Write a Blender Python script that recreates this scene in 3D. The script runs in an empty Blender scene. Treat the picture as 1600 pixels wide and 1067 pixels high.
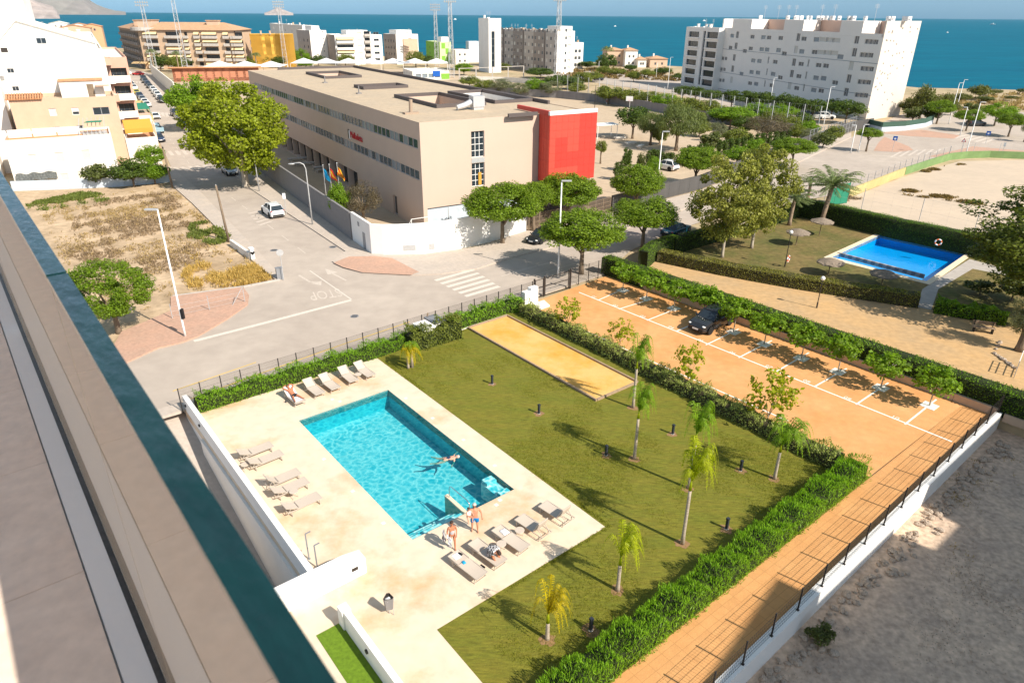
import bpy, bmesh, math, random
import numpy as np
from mathutils import Vector, Matrix
from mathutils.geometry import tessellate_polygon
R = math.radians
sc = bpy.context.scene
COL = sc.collection
random.seed(7)

# ---------------------------------------------------------------- camera
EYE = Vector((0, 0, 23.0))
FPX = 1067.0
PITCH, ROLL = R(25.6), R(0.45)
_f = Vector((0, math.cos(PITCH), -math.sin(PITCH)))
_u0 = Vector((1, 0, 0)).cross(_f)
RX = math.cos(ROLL) * Vector((1, 0, 0)) + math.sin(ROLL) * _u0
UY = -math.sin(ROLL) * Vector((1, 0, 0)) + math.cos(ROLL) * _u0
cam = bpy.data.cameras.new('camera')
camo = bpy.data.objects.new('camera', cam)
COL.objects.link(camo)
camo.matrix_world = Matrix(((RX.x, UY.x, -_f.x, EYE.x), (RX.y, UY.y, -_f.y, EYE.y), (RX.z, UY.z, -_f.z, EYE.z), (0, 0, 0, 1)))
cam.sensor_width = 36.0
cam.lens = 36.0 * FPX / 1600.0
cam.clip_start, cam.clip_end = 0.05, 90000
cam.dof.use_dof = True
cam.dof.focus_distance = 55
cam.dof.aperture_fstop = 8
sc.camera = camo

# ---------------------------------------------------------------- light
SUN_AZ, SUN_EL = R(128), R(40.5)
w = bpy.data.worlds.new('World')
sc.world = w
w.use_nodes = True
wn = w.node_tree
sky = wn.nodes.new('ShaderNodeTexSky')
sky.sky_type = 'NISHITA'
sky.sun_disc = False
sky.sun_elevation = SUN_EL
sky.sun_rotation = SUN_AZ
sky.air_density = 1.0
sky.dust_density = 0.3
sky.ozone_density = 2.5
_tc = wn.nodes.new('ShaderNodeTexCoord'); _sp = wn.nodes.new('ShaderNodeSeparateXYZ'); _rp = wn.nodes.new('ShaderNodeValToRGB'); _mu = wn.nodes.new('ShaderNodeVectorMath')
_mu.operation = 'MULTIPLY'
wn.links.new(_tc.outputs['Generated'], _sp.inputs[0]); wn.links.new(_sp.outputs['Z'], _rp.inputs[0])
_rp.color_ramp.elements[0].position = 0.0; _rp.color_ramp.elements[0].color = (.16, .325, .62, 1)
_rp.color_ramp.elements[1].position = 0.35; _rp.color_ramp.elements[1].color = (1.2, 1, .74, 1)
wn.links.new(sky.outputs[0], _mu.inputs[0]); wn.links.new(_rp.outputs[0], _mu.inputs[1])
wn.links.new(_mu.outputs[0], wn.nodes['Background'].inputs[0])
wn.nodes['Background'].inputs[1].default_value = 0.15
sl = bpy.data.lights.new('sun', 'SUN')
sl.energy = 5.0
sl.angle = R(0.5)
sl.color = (1.0, 0.92, 0.80)
so = bpy.data.objects.new('sun', sl)
COL.objects.link(so)
SUNV = Vector((math.sin(SUN_AZ) * math.cos(SUN_EL), math.cos(SUN_AZ) * math.cos(SUN_EL), math.sin(SUN_EL)))
so.rotation_euler = SUNV.to_track_quat('Z', 'Y').to_euler()
sc.view_settings.view_transform = 'Standard'
sc.view_settings.look = 'None'
sc.view_settings.exposure = 0.6
sc.view_settings.gamma = 1
sc.view_settings.use_curve_mapping = False

# ---------------------------------------------------------------- places
def G(x, y, z=0.0):                      # ground point seen at photograph pixel x, y
    d = _f * FPX + RX * (x - 800) + UY * (533.5 - y)
    return EYE + d * ((z - EYE.z) / d.z)
def gp(pts, z=0.0):
    return [(p.x, p.y) for p in (G(x, y, z) for x, y in pts)]
AZ = R(141.2)
AV = Vector((math.sin(AZ), math.cos(AZ), 0))          # along the pool, towards the viewer's right
BV = Vector((math.sin(AZ - R(90)), math.cos(AZ - R(90)), 0))
def ab(a, b, z=0.0):
    v = AV * a + BV * b
    return Vector((v.x, v.y, z))
def abp(pts):
    return [tuple(ab(a, b).xy) for a, b in pts]
def rect(a0, a1, b0, b1):
    return abp([(a0, b0), (a0, b1), (a1, b1), (a1, b0)])
ROT_A = math.atan2(AV.y, AV.x)
ROT_B = math.atan2(BV.y, BV.x)
def depth(p):
    return (Vector(p) - EYE).dot(_f)
def top_z(base, ytop, z=0.0):            # height of an upright thing from its base pixel and its top row
    b = G(base[0], base[1], z)
    lo, hi = z, 80.0
    for _ in range(40):
        m = (lo + hi) / 2
        q = Vector((b.x, b.y, m)) - EYE
        if 533.5 - FPX * q.dot(UY) / q.dot(_f) > ytop: lo = m
        else: hi = m
    return lo
def mpp(p):                              # metres per photograph pixel at a point
    return depth(p) / FPX

# ---------------------------------------------------------------- materials
def _bsdf(m):
    return m.node_tree.nodes['Principled BSDF']
def mat(name, col, rough=0.8, var=0.0, scale=4.0, bump=0.0, bscale=None, metal=0.0, spec=0.3, col2=None, island=0.0, trans=0.0, stretch=None, detail=6, w=None):
    m = bpy.data.materials.new(name)
    m.use_nodes = True
    nt = m.node_tree
    b = _bsdf(m)
    b.inputs['Base Color'].default_value = (*col, 1)
    b.inputs['Roughness'].default_value = rough
    b.inputs['Metallic'].default_value = metal
    b.inputs['Specular IOR Level'].default_value = spec
    tc = None
    def coords():
        nonlocal tc
        if tc is None:
            t = nt.nodes.new('ShaderNodeTexCoord')
            if stretch:
                mp = nt.nodes.new('ShaderNodeMapping')
                mp.inputs['Scale'].default_value = stretch[:3]
                if len(stretch) > 3: mp.inputs['Rotation'].default_value = (0, 0, stretch[3])
                nt.links.new(t.outputs['Object'], mp.inputs[0])
                tc = mp.outputs[0]
            else:
                tc = t.outputs['Object']
        return tc
    last = None
    if var > 0 or col2 is not None:
        n = nt.nodes.new('ShaderNodeTexNoise')
        n.inputs['Scale'].default_value = scale
        n.inputs['Detail'].default_value = detail
        n.inputs['Roughness'].default_value = 0.65
        nt.links.new(coords(), n.inputs['Vector'])
        r = nt.nodes.new('ShaderNodeValToRGB')
        r.color_ramp.elements[0].position = 0.3 if w is None else w[0]
        r.color_ramp.elements[1].position = 0.7 if w is None else w[1]
        if col2 is None:
            c0 = [max(0, c * (1 - var)) for c in col]; c1 = [min(1, c * (1 + var)) for c in col]
        else:
            c0, c1 = col, col2
        r.color_ramp.elements[0].color = (*c0, 1)
        r.color_ramp.elements[1].color = (*c1, 1)
        nt.links.new(n.outputs['Fac'], r.inputs[0])
        last = r.outputs[0]
        if var > 0 and col2 is not None:
            n2 = nt.nodes.new('ShaderNodeTexNoise')
            n2.inputs['Scale'].default_value = scale * 7.3
            n2.inputs['Detail'].default_value = 5
            nt.links.new(coords(), n2.inputs['Vector'])
            h = nt.nodes.new('ShaderNodeMapRange')
            h.inputs[1].default_value = 0.25; h.inputs[2].default_value = 0.75
            h.inputs[3].default_value = 1 - var; h.inputs[4].default_value = 1 + var
            nt.links.new(n2.outputs['Fac'], h.inputs[0])
            mx = nt.nodes.new('ShaderNodeVectorMath'); mx.operation = 'SCALE'
            nt.links.new(last, mx.inputs[0]); nt.links.new(h.outputs[0], mx.inputs['Scale'])
            last = mx.outputs[0]
    if island > 0:
        g = nt.nodes.new('ShaderNodeNewGeometry')
        h = nt.nodes.new('ShaderNodeMapRange')
        h.inputs[3].default_value = 1 - island; h.inputs[4].default_value = 1 + island
        nt.links.new(g.outputs['Random Per Island'], h.inputs[0])
        mx = nt.nodes.new('ShaderNodeVectorMath'); mx.operation = 'SCALE'
        if last is None: mx.inputs[0].default_value = col
        else: nt.links.new(last, mx.inputs[0])
        nt.links.new(h.outputs[0], mx.inputs['Scale'])
        last = mx.outputs[0]
    if last is not None:
        nt.links.new(last, b.inputs['Base Color'])
    if bump > 0:
        n = nt.nodes.new('ShaderNodeTexNoise')
        n.inputs['Scale'].default_value = bscale or scale * 5
        n.inputs['Detail'].default_value = 8
        nt.links.new(coords(), n.inputs['Vector'])
        bp = nt.nodes.new('ShaderNodeBump')
        bp.inputs['Strength'].default_value = bump
        bp.inputs['Distance'].default_value = 0.05
        nt.links.new(n.outputs['Fac'], bp.inputs['Height'])
        nt.links.new(bp.outputs[0], b.inputs['Normal'])
    if trans > 0:
        o = nt.nodes['Material Output']
        t = nt.nodes.new('ShaderNodeBsdfTranslucent')
        t.inputs[0].default_value = (min(1, col[0] * 1.6), min(1, col[1] * 1.8), col[2], 1)
        if last is not None:
            s2 = nt.nodes.new('ShaderNodeVectorMath'); s2.operation = 'MULTIPLY'
            s2.inputs[1].default_value = (1.6, 1.7, 0.9)
            nt.links.new(last, s2.inputs[0]); nt.links.new(s2.outputs[0], t.inputs[0])
        mx = nt.nodes.new('ShaderNodeMixShader')
        mx.inputs[0].default_value = trans
        nt.links.new(b.outputs[0], mx.inputs[1]); nt.links.new(t.outputs[0], mx.inputs[2])
        nt.links.new(mx.outputs[0], o.inputs[0])
    return m
def leafmat(name, col, rough=0.55, isl=0.45, trans=0.25, col2=None, scale=0.5):
    return mat(name, col, rough, island=isl, trans=trans, spec=0.25, col2=col2, scale=scale, detail=2)

M = {}
# ---------------------------------------------------------------- mesh helpers
class MB:
    def __init__(s): s.v = []; s.f = []; s.m = []
    def add(s, vs, fs, m=0):
        o = len(s.v)
        s.v += [tuple(v) for v in vs]
        s.f += [tuple(i + o for i in f) for f in fs]
        s.m += [m] * len(fs)
    def box(s, c, sz, rz=0.0, m=0):
        x, y, z = sz[0] / 2, sz[1] / 2, sz[2] / 2
        cs, sn = math.cos(rz), math.sin(rz)
        vs = []
        for dz in (-z, z):
            for dx, dy in ((-x, -y), (x, -y), (x, y), (-x, y)):
                vs.append((c[0] + dx * cs - dy * sn, c[1] + dx * sn + dy * cs, c[2] + dz))
        s.add(vs, [(0, 3, 2, 1), (4, 5, 6, 7), (0, 1, 5, 4), (1, 2, 6, 5), (2, 3, 7, 6), (3, 0, 4, 7)], m)
        return s
    def b2(s, x0, x1, y0, y1, z0, z1, m=0):
        return s.box(((x0 + x1) / 2, (y0 + y1) / 2, (z0 + z1) / 2), (abs(x1 - x0), abs(y1 - y0), abs(z1 - z0)), 0, m)
    def bar(s, p, q, wd, h=None, m=0):
        p, q = Vector(p), Vector(q)
        h = wd if h is None else h
        d = (q - p)
        if d.length < 1e-6: return s
        d.normalize()
        up = Vector((0, 0, 1)) if abs(d.z) < 0.95 else Vector((1, 0, 0))
        sx = d.cross(up).normalized() * wd / 2
        sy = sx.cross(d).normalized() * h / 2
        vs = [p - sx - sy, p + sx - sy, p + sx + sy, p - sx + sy, q - sx - sy, q + sx - sy, q + sx + sy, q - sx + sy]
        s.add(vs, [(0, 3, 2, 1), (4, 5, 6, 7), (0, 1, 5, 4), (1, 2, 6, 5), (2, 3, 7, 6), (3, 0, 4, 7)], m)
        return s
    def tube(s, pts, r, n=8, m=0):
        pts = [Vector(p) for p in pts]
        rs = r if isinstance(r, (list, tuple)) else [r] * len(pts)
        rings = []
        ref = None
        for i, p in enumerate(pts):
            d = (pts[min(i + 1, len(pts) - 1)] - pts[max(i - 1, 0)]).normalized()
            if ref is None:
                ref = d.orthogonal().normalized()
            ref = (ref - d * ref.dot(d))
            ref = ref.normalized() if ref.length > 1e-6 else d.orthogonal().normalized()
            o = d.cross(ref)
            rings.append([p + (ref * math.cos(2 * math.pi * k / n) + o * math.sin(2 * math.pi * k / n)) * rs[i] for k in range(n)])
        vs = [v for rg in rings for v in rg]
        fs = []
        for i in range(len(pts) - 1):
            for k in range(n):
                a, b = i * n + k, i * n + (k + 1) % n
                fs.append((a, b, b + n, a + n))
        fs.append(tuple(reversed(range(n))))
        fs.append(tuple(range(len(vs) - n, len(vs))))
        s.add(vs, fs, m)
        return s
    def lathe(s, prof, n=16, c=(0, 0, 0), m=0):
        vs = [(c[0] + r * math.cos(2 * math.pi * k / n), c[1] + r * math.sin(2 * math.pi * k / n), c[2] + z) for r, z in prof for k in range(n)]
        fs = []
        for i in range(len(prof) - 1):
            for k in range(n):
                a, b = i * n + k, i * n + (k + 1) % n
                fs.append((a, b, b + n, a + n))
        if prof[0][0] > 1e-4: fs.append(tuple(reversed(range(n))))
        if prof[-1][0] > 1e-4: fs.append(tuple(range(len(vs) - n, len(vs))))
        s.add(vs, fs, m)
        return s
    def ball(s, c, r, n=12, k=8, m=0):
        r = (r, r, r) if not isinstance(r, (tuple, list)) else r
        vs = []
        for i in range(k + 1):
            t = math.pi * i / k
            for j in range(n):
                p = 2 * math.pi * j / n
                vs.append((c[0] + r[0] * math.sin(t) * math.cos(p), c[1] + r[1] * math.sin(t) * math.sin(p), c[2] - r[2] * math.cos(t)))
        fs = [(i * n + j, i * n + (j + 1) % n, (i + 1) * n + (j + 1) % n, (i + 1) * n + j) for i in range(k) for j in range(n)]
        s.add(vs, fs, m)
        return s
    def _tess(s, loops):
        flat = [v for L in loops for v in L]
        tris = tessellate_polygon([[Vector((x, y, 0)) for x, y in L] for L in loops])
        out = []
        for t in tris:
            a, b, c = (flat[i] for i in t)
            cr = (b[0] - a[0]) * (c[1] - a[1]) - (b[1] - a[1]) * (c[0] - a[0])
            if abs(cr) < 1e-9: continue
            out.append(tuple(t) if cr > 0 else tuple(reversed(t)))
        return flat, out
    def sheet(s, poly, z=0.0, holes=(), m=0):
        flat, t = s._tess([poly] + list(holes))
        s.add([(x, y, z) for x, y in flat], t, m)
        return s
    def prism(s, poly, z0, z1, holes=(), m=0, bottom=True, mtop=None):
        flat, t = s._tess([poly] + list(holes))
        s.add([(x, y, z1) for x, y in flat], t, m if mtop is None else mtop)
        if bottom: s.add([(x, y, z0) for x, y in flat], [tuple(reversed(q)) for q in t], m)
        for hi, L in enumerate([poly] + list(holes)):
            area = sum(L[i][0] * L[(i + 1) % len(L)][1] - L[(i + 1) % len(L)][0] * L[i][1] for i in range(len(L)))
            n = len(L)
            vs = [(x, y, z0) for x, y in L] + [(x, y, z1) for x, y in L]
            ccw = (area > 0) != (hi > 0)
            fs = []
            for i in range(n):
                j = (i + 1) % n
                q = (i, j, j + n, i + n)
                fs.append(q if ccw else tuple(reversed(q)))
            s.add(vs, fs, m)
        return s
    def mesh(s, name, mats, smooth=False):
        me = bpy.data.meshes.new(name)
        me.from_pydata(s.v, [], s.f)
        for q in (mats if isinstance(mats, (list, tuple)) else [mats]):
            me.materials.append(M[q] if isinstance(q, str) else q)
        if any(s.m): me.polygons.foreach_set('material_index', s.m)
        if smooth: me.polygons.foreach_set('use_smooth', [True] * len(s.f))
        me.update()
        return me
    def build(s, name, mats, parent=None, smooth=False, loc=None, rz=None):
        return put(name, s.mesh(name, mats, smooth), parent, loc, rz)
def put(name, me, parent=None, loc=None, rz=None, scale=None):
    o = bpy.data.objects.new(name, me)
    COL.objects.link(o)
    if parent is not None: o.parent = parent
    if loc is not None: o.location = loc
    if rz is not None: o.rotation_euler = (0, 0, rz)
    if scale is not None: o.scale = scale if isinstance(scale, (tuple, list)) else (scale,) * 3
    return o
def tag(o, label=None, cat=None, group=None, kind=None):
    if label: o['label'] = label
    if cat: o['category'] = cat
    if group: o['group'] = group
    if kind: o['kind'] = kind
    return o
def thing(name, label, cat, loc=(0, 0, 0), rz=0.0, group=None):
    o = bpy.data.objects.new(name, None)
    COL.objects.link(o)
    o.location = loc
    o.rotation_euler = (0, 0, rz)
    o.empty_display_size = 0.2
    return tag(o, label, cat, group)
def struct(name, mb, mats, z=None, label=None):
    o = mb.build(name, mats)
    o['kind'] = 'structure'
    if label: o['label'] = label
    return o
def copy_tree(o, parent=None, loc=None, rz=None, label=None, group=None, slot=None):
    c = o.copy(); COL.objects.link(c)
    if parent is not None: c.parent = parent
    if loc is not None: c.location = loc
    if rz is not None: c.rotation_euler = (0, 0, rz)
    if label: c['label'] = label
    if group: c['group'] = group
    for ch in list(o.children): copy_tree(ch, c)
    return c
def text_mesh(txt, size, mats, depth_=0.0):
    cu = bpy.data.curves.new('lettering', 'FONT')
    cu.body = txt; cu.size = size; cu.extrude = depth_
    cu.align_x = 'CENTER'; cu.align_y = 'CENTER'; cu.resolution_u = 3
    o = bpy.data.objects.new('lettering', cu); COL.objects.link(o)
    dg = bpy.context.evaluated_depsgraph_get()
    me = bpy.data.meshes.new_from_object(o.evaluated_get(dg))
    bpy.data.objects.remove(o)
    me.materials.clear(); me.materials.append(M[mats])
    return me
def np_mesh(name, verts, quads, mats, mi=None, tri=False):
    me = bpy.data.meshes.new(name)
    k = 3 if tri else 4
    me.vertices.add(len(verts)); me.vertices.foreach_set('co', np.ascontiguousarray(verts, dtype=np.float32).ravel())
    nq = len(quads)
    me.loops.add(nq * k); me.loops.foreach_set('vertex_index', np.ascontiguousarray(quads, dtype=np.int32).ravel())
    me.polygons.add(nq)
    me.polygons.foreach_set('loop_start', np.arange(0, nq * k, k, dtype=np.int32))
    for q in (mats if isinstance(mats, (list, tuple)) else [mats]):
        me.materials.append(M[q] if isinstance(q, str) else q)
    if mi is not None: me.polygons.foreach_set('material_index', np.asarray(mi, dtype=np.int32))
    me.update(calc_edges=True)
    return me

# ---------------------------------------------------------------- foliage
def leaves(pos, size, rng, aspect=0.5, droop=0.0, up=0.35, out=None, jitter=0.35):
    """leaf-shaped quads at pos; long axis random, drooping by 'droop', facing outwards by 'out'"""
    n = len(pos)
    ax = rng.normal(size=(n, 3)); ax[:, 2] -= droop * 3
    if out is not None: ax += out * 0.6
    ax /= np.linalg.norm(ax, axis=1, keepdims=True) + 1e-9
    nm = rng.normal(size=(n, 3)); nm[:, 2] += up * 3
    if out is not None: nm += out * 2.4
    sd = np.cross(ax, nm); sd /= np.linalg.norm(sd, axis=1, keepdims=True) + 1e-9
    L = size * (1 + jitter * rng.uniform(-1, 1, size=(n, 1)))
    W = L * aspect
    p = pos
    v = np.stack([p - ax * L / 2, p + sd * W / 2, p + ax * L / 2, p - sd * W / 2], 1).reshape(-1, 3)
    q = np.arange(n * 4).reshape(-1, 4)
    return v, q
def crown_pts(rng, n, rx, ry, rz, K, cr, flat=0.0, hollow=0.55, ztop=1.0):
    """points gathered in K clumps inside an ellipsoid centred on 0"""
    d = rng.normal(size=(K, 3)); d /= np.linalg.norm(d, axis=1, keepdims=True)
    if flat > 0: d[:, 2] = np.where(d[:, 2] < 0, d[:, 2] * (1 - flat), d[:, 2])
    rad = hollow + (1 - hollow) * rng.uniform(0, 1, size=(K, 1)) ** 0.5
    c = d * rad * np.array([rx - cr * .6, ry - cr * .6, rz - cr * .5])
    sz = cr * rng.uniform(0.65, 1.25, size=K)
    idx = rng.integers(0, K, size=n)
    e = rng.normal(size=(n, 3)); e /= np.linalg.norm(e, axis=1, keepdims=True)
    rr = rng.uniform(0.35, 1, size=(n, 1)) ** 0.5
    p = c[idx] + e * rr * sz[idx][:, None] * np.array([1, 1, 0.8])
    o = e * 0.6 + c[idx] / (np.linalg.norm(c[idx], axis=1, keepdims=True) + 1e-6) * 0.6
    return p, o, c
_crowns = {}
def crown_mesh(kind, var):
    key = (kind, var)
    if key in _crowns: return _crowns[key]
    rng = np.random.default_rng(hash_(kind) + var * 31)
    spec = dict(
        #       n    rx   ry   rz   K   cr   leaf  asp  flat droop hollow mat
        ficus=(24000, 1, 1, .8, 130, .22, .058, .55, .55, 0.0, .62, 'leaf_ficus'),
        ficus_near=(24000, 1, 1, .85, 150, .18, .045, .6, .2, 0.0, .68, 'leaf_ficus_near'),
        plane=(26000, 1, 1, .95, 110, .2, .05, .75, .2, .05, .5, 'leaf_plane'),
        bright=(9000, 1, 1, .8, 70, .26, .075, .7, .3, .05, .5, 'leaf_bright'),
        thin=(20000, 1, 1, 1.0, 85, .18, .05, .65, .1, .1, .35, 'leaf_thin'),
        big=(24000, 1, 1, 1.0, 90, .19, .05, .5, .1, .15, .4, 'leaf_big'),
        willow=(10000, 1, 1, .8, 70, .25, .13, .16, .2, .9, .45, 'leaf_willow'),
        dark=(5000, 1, 1, .78, 44, .32, .11, .6, .45, 0, .5, 'leaf_dark'),
        light=(4600, 1, 1, .78, 40, .32, .10, .6, .3, 0, .45, 'leaf_light'),
        tamarisk=(5200, 1, 1, .75, 60, .26, .12, .14, .2, .2, .45, 'leaf_tamarisk'),
        olive=(9000, 1, 1, .85, 55, .27, .11, .2, .1, .1, .45, 'leaf_olive'),
        pine=(3000, 1, 1, .6, 36, .3, .15, .3, .6, 0, .5, 'leaf_pine'),
        young=(1100, 1, 1, .8, 60, .22, .17, .72, .1, .3, .25, 'leaf_young'),
        lime=(620, 1, 1, 1.15, 44, .2, .155, .72, .0, .25, .2, 'leaf_lime'),
        cypress=(1500, .62, .62, 2.2, 50, .34, .34, .24, 0, -.8, .2, 'leaf_cypress'),
        bush=(1500, 1, 1, .75, 26, .34, .2, .45, .4, 0, .4, 'leaf_bush'),
        dry=(900, 1, 1, .5, 22, .35, .22, .12, .5, -.3, .3, 'leaf_dry'),
    )[kind]
    n, rx, ry, rz, K, cr, lf, asp, flat, droop, hollow, mt = spec
    p, o, c = crown_pts(rng, n, rx, ry, rz, K, cr, flat, hollow)
    if kind in ('willow',):
        p[:, 2] -= rng.uniform(0, .25, size=len(p)) * (np.hypot(p[:, 0], p[:, 1]) > .45)
    v, q = leaves(p, lf, rng, asp, droop, .35, o)
    me = np_mesh('crown', v, q, mt)
    _crowns[key] = (me, c, rz)
    return _crowns[key]
def hash_(s):
    return sum(ord(c) * (i + 1) for i, c in enumerate(s))
def tree(kind, label, base, ztop, rad, trunk_h=None, group=None, name='tree', bark='bark', rz=None, sq=None, lean=(0, 0), cat='tree', limbs=6, ry=None, tr=None):
    """base = world point, ztop = height of the crown's top, rad = crown radius (m)"""
    var = random.randint(0, 2)
    me, cl, nrz = crown_mesh(kind, var)
    H = ztop - base.z
    th = trunk_h if trunk_h is not None else max(0.12 * H, H - 2 * rad * nrz)
    cz = (H + th) / 2
    sz = (H - th) / 2 / nrz
    root = thing(name, label, cat, base, random.uniform(0, 6.28) if rz is None else rz, group)
    ryy = rad if ry is None else ry
    cro = put('crown', me, root, (lean[0], lean[1], cz), None, (rad, ryy, sz))
    r0 = tr if tr else max(0.05, 0.035 * H)
    mb = MB()
    j = Vector((lean[0] * .5, lean[1] * .5, th + (cz - th) * .25))
    mb.tube([(0, 0, -.1), (lean[0] * .15, lean[1] * .15, th * .4), tuple(j * .9), tuple(j)], [r0 * 1.35, r0, r0 * .85, r0 * .8], 8)
    for k in range(limbs):
        c = cl[(k * 7) % len(cl)]
        q = Vector((c[0] * rad * .8 + lean[0], c[1] * ryy * .8 + lean[1], cz + c[2] * sz * .8))
        mid = j.lerp(q, .5) + Vector((0, 0, .1 * (q.z - j.z)))
        mb.tube([tuple(j - Vector((0, 0, .25 * (j.z)))) if k % 2 else tuple(j), tuple(mid), tuple(q)], [r0 * .5, r0 * .35, r0 * .15], 6)
    mb.build('trunk', bark, root, smooth=True)
    return root
def hedge_mesh(rng, path, width, height, n, leaf, asp, core='hedge_core', mt='leaf_oleander', rough=.18, droop=-.25, z0=0.0, clip=False):
    """leafy hedge along a ground polyline (world xy)"""
    P = [np.array(p, float) for p in path]
    seg = [np.linalg.norm(P[i + 1] - P[i]) for i in range(len(P) - 1)]
    tot = sum(seg)
    def at(t):
        out = np.zeros((len(t), 2)); nr = np.zeros((len(t), 2))
        acc = 0
        for i, s_ in enumerate(seg):
            k = (t >= acc) & (t <= acc + s_ + 1e-6)
            d = (P[i + 1] - P[i]) / s_
            out[k] = P[i] + d * (t[k] - acc)[:, None]
            nr[k] = (-d[1], d[0])
            acc += s_
        return out, nr
    t = rng.uniform(0, tot, n)
    c, nr = at(t)
    # section: points near the skin of a rounded box
    face = rng.uniform(0, 1, n)
    sx = rng.uniform(-1, 1, n); sz = rng.uniform(0, 1, n)
    top = face < width / (width + 2 * height) * 1.15
    side = ~top
    sgn = np.where(rng.uniform(size=n) < .5, -1, 1)
    sx = np.where(side, sgn * (1 - np.abs(rng.normal(size=n)) * (.05 if clip else .22)), sx)
    sz = np.where(top, 1 - np.abs(rng.normal(size=n)) * (.03 if clip else .16), sz)
    if not clip:
        lump = 1 + rough * (np.sin(t * 2.1 + sx) + .7 * np.sin(t * 4.7 + 1.3) + .5 * np.sin(t * 9.1 + sx * 2))
        sz *= lump; sx *= (1 - .25 * np.clip(sz, 0, 1) ** 3) * (1 + .5 * (lump - 1))
    else:
        lump = 1 + rough * .25 * (np.sin(t * 1.3) + .6 * np.sin(t * 3.7 + 1))
        sz *= lump
    pos = np.zeros((n, 3))
    pos[:, :2] = c + nr * (sx * width / 2)[:, None]
    pos[:, 2] = z0 + sz * height
    o = np.zeros((n, 3)); o[:, :2] = nr * sx[:, None]; o[:, 2] = np.where(top, 1, .2)
    v, q = leaves(pos, leaf, rng, asp, droop, .3, o)
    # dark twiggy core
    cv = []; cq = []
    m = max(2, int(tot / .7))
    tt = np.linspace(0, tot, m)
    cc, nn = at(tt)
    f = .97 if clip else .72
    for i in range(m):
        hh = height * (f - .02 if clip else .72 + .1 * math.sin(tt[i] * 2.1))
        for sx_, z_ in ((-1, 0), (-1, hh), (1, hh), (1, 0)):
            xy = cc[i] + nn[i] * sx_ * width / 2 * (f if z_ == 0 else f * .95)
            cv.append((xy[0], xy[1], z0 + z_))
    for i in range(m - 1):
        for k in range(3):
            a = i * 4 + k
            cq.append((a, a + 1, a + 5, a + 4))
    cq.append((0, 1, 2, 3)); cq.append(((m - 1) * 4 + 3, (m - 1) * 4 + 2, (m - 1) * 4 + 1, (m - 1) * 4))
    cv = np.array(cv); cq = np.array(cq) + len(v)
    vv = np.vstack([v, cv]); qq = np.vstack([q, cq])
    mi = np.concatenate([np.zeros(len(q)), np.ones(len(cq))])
    return np_mesh('hedge', vv, qq, [mt, core], mi)
def hedge(label, path, width, height, n, leaf=.16, asp=.3, mt='leaf_oleander', rough=.18, z0=0.0, clip=False, name='hedge', group=None, droop=-.25, core='hedge_core'):
    rng = np.random.default_rng(len(label) * 7 + n)
    c = Vector((*path[0], 0))
    o = put(name, hedge_mesh(rng, [(p[0] - c.x, p[1] - c.y) for p in path], width, height, n, leaf, asp, core, mt, rough, droop, z0, clip), None, c)
    return tag(o, label, 'hedge', group)
# ---------------------------------------------------------------- material list
def reg(k, *a, **kw): M[k] = mat(k, *a, **kw)
reg('soil', (.50, .37, .24), .95, var=.25, scale=.05, col2=(.30, .25, .14), bump=.4, bscale=1.2)
reg('asphalt', (.37, .31, .262), .9, var=.08, scale=.1, col2=(.47, .40, .337), bump=.15, bscale=30)
reg('paint', (.80, .76, .70), .7, var=.12, scale=9, spec=.2)
reg('paint_worn', (.53, .46, .395), .8, var=.2, scale=7)
reg('road_paint', (.60, .54, .47), .8, var=.16, scale=6)
reg('yellow_paint', (.62, .42, .10), .8, var=.2, scale=8)
reg('pavement', (.50, .42, .35), .9, var=.10, scale=.5, col2=(.43, .37, .32), bump=.2, bscale=14)
reg('pink_pavement', (.50, .30, .215), .9, var=.14, scale=.7, col2=(.42, .275, .205), bump=.2, bscale=14)
reg('kerb', (.45, .41, .36), .9, var=.15, scale=2)
reg('vacant', (.58, .43, .285), 1, var=.22, scale=.22, col2=(.32, .23, .14), bump=.8, bscale=3)
reg('deck', (.56, .335, .165), .75, var=.09, scale=.2, col2=(.66, .545, .415), bump=.05, bscale=20, w=(.3, .5))
reg('lawn', (.128, .148, .014), .95, var=.34, scale=1.1, col2=(.205, .168, .022), bump=.8, bscale=38, stretch=(.25, 1.4, 1, -ROT_A), w=(.25, .8))
reg('turf', (.13, .22, .012), .9, var=.25, scale=6, bump=.6, bscale=60)
reg('lawn_dry', (.085, .10, .022), .95, var=.3, scale=.25, col2=(.22, .15, .06), bump=.8, bscale=25)
reg('sand_court', (.64, .40, .14), .95, var=.06, scale=.25, col2=(.60, .31, .055), bump=.25, bscale=8, w=(.42, .62))
reg('timber', (.34, .24, .16), .8, var=.25, scale=6, bump=.3, stretch=(1, 1, 6))
reg('parking', (.55, .26, .09), .92, var=.09, scale=.25, col2=(.64, .345, .15), bump=.25, bscale=10)
reg('path', (.53, .33, .15), .95, var=.15, scale=.3, col2=(.42, .29, .16), bump=.3, bscale=10)
reg('lot', (.64, .47, .335), .97, var=.3, scale=.5, col2=(.38, .29, .225), bump=.9, bscale=5)
_e = [n for n in M['lot'].node_tree.nodes if n.type == 'VALTORGB'][0].color_ramp.elements.new(.86); _e.color = (.66, .61, .56, 1)
reg('schoolyard', (.49, .385, .275), .95, var=.1, scale=.1, col2=(.44, .335, .23), bump=.2, bscale=6)
reg('court', (.54, .43, .32), .95, var=.05, scale=.12, col2=(.47, .38, .29), bump=.05, bscale=3)
reg('white_wall', (.80, .78, .75), .85, var=.04, scale=.6, bump=.08, bscale=25)
reg('white_render', (.80, .77, .72), .9, var=.05, scale=.3, bump=.1, bscale=20)
reg('white_dirty', (.74, .69, .62), .9, var=.12, scale=.5, bump=.1, bscale=20)
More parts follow.
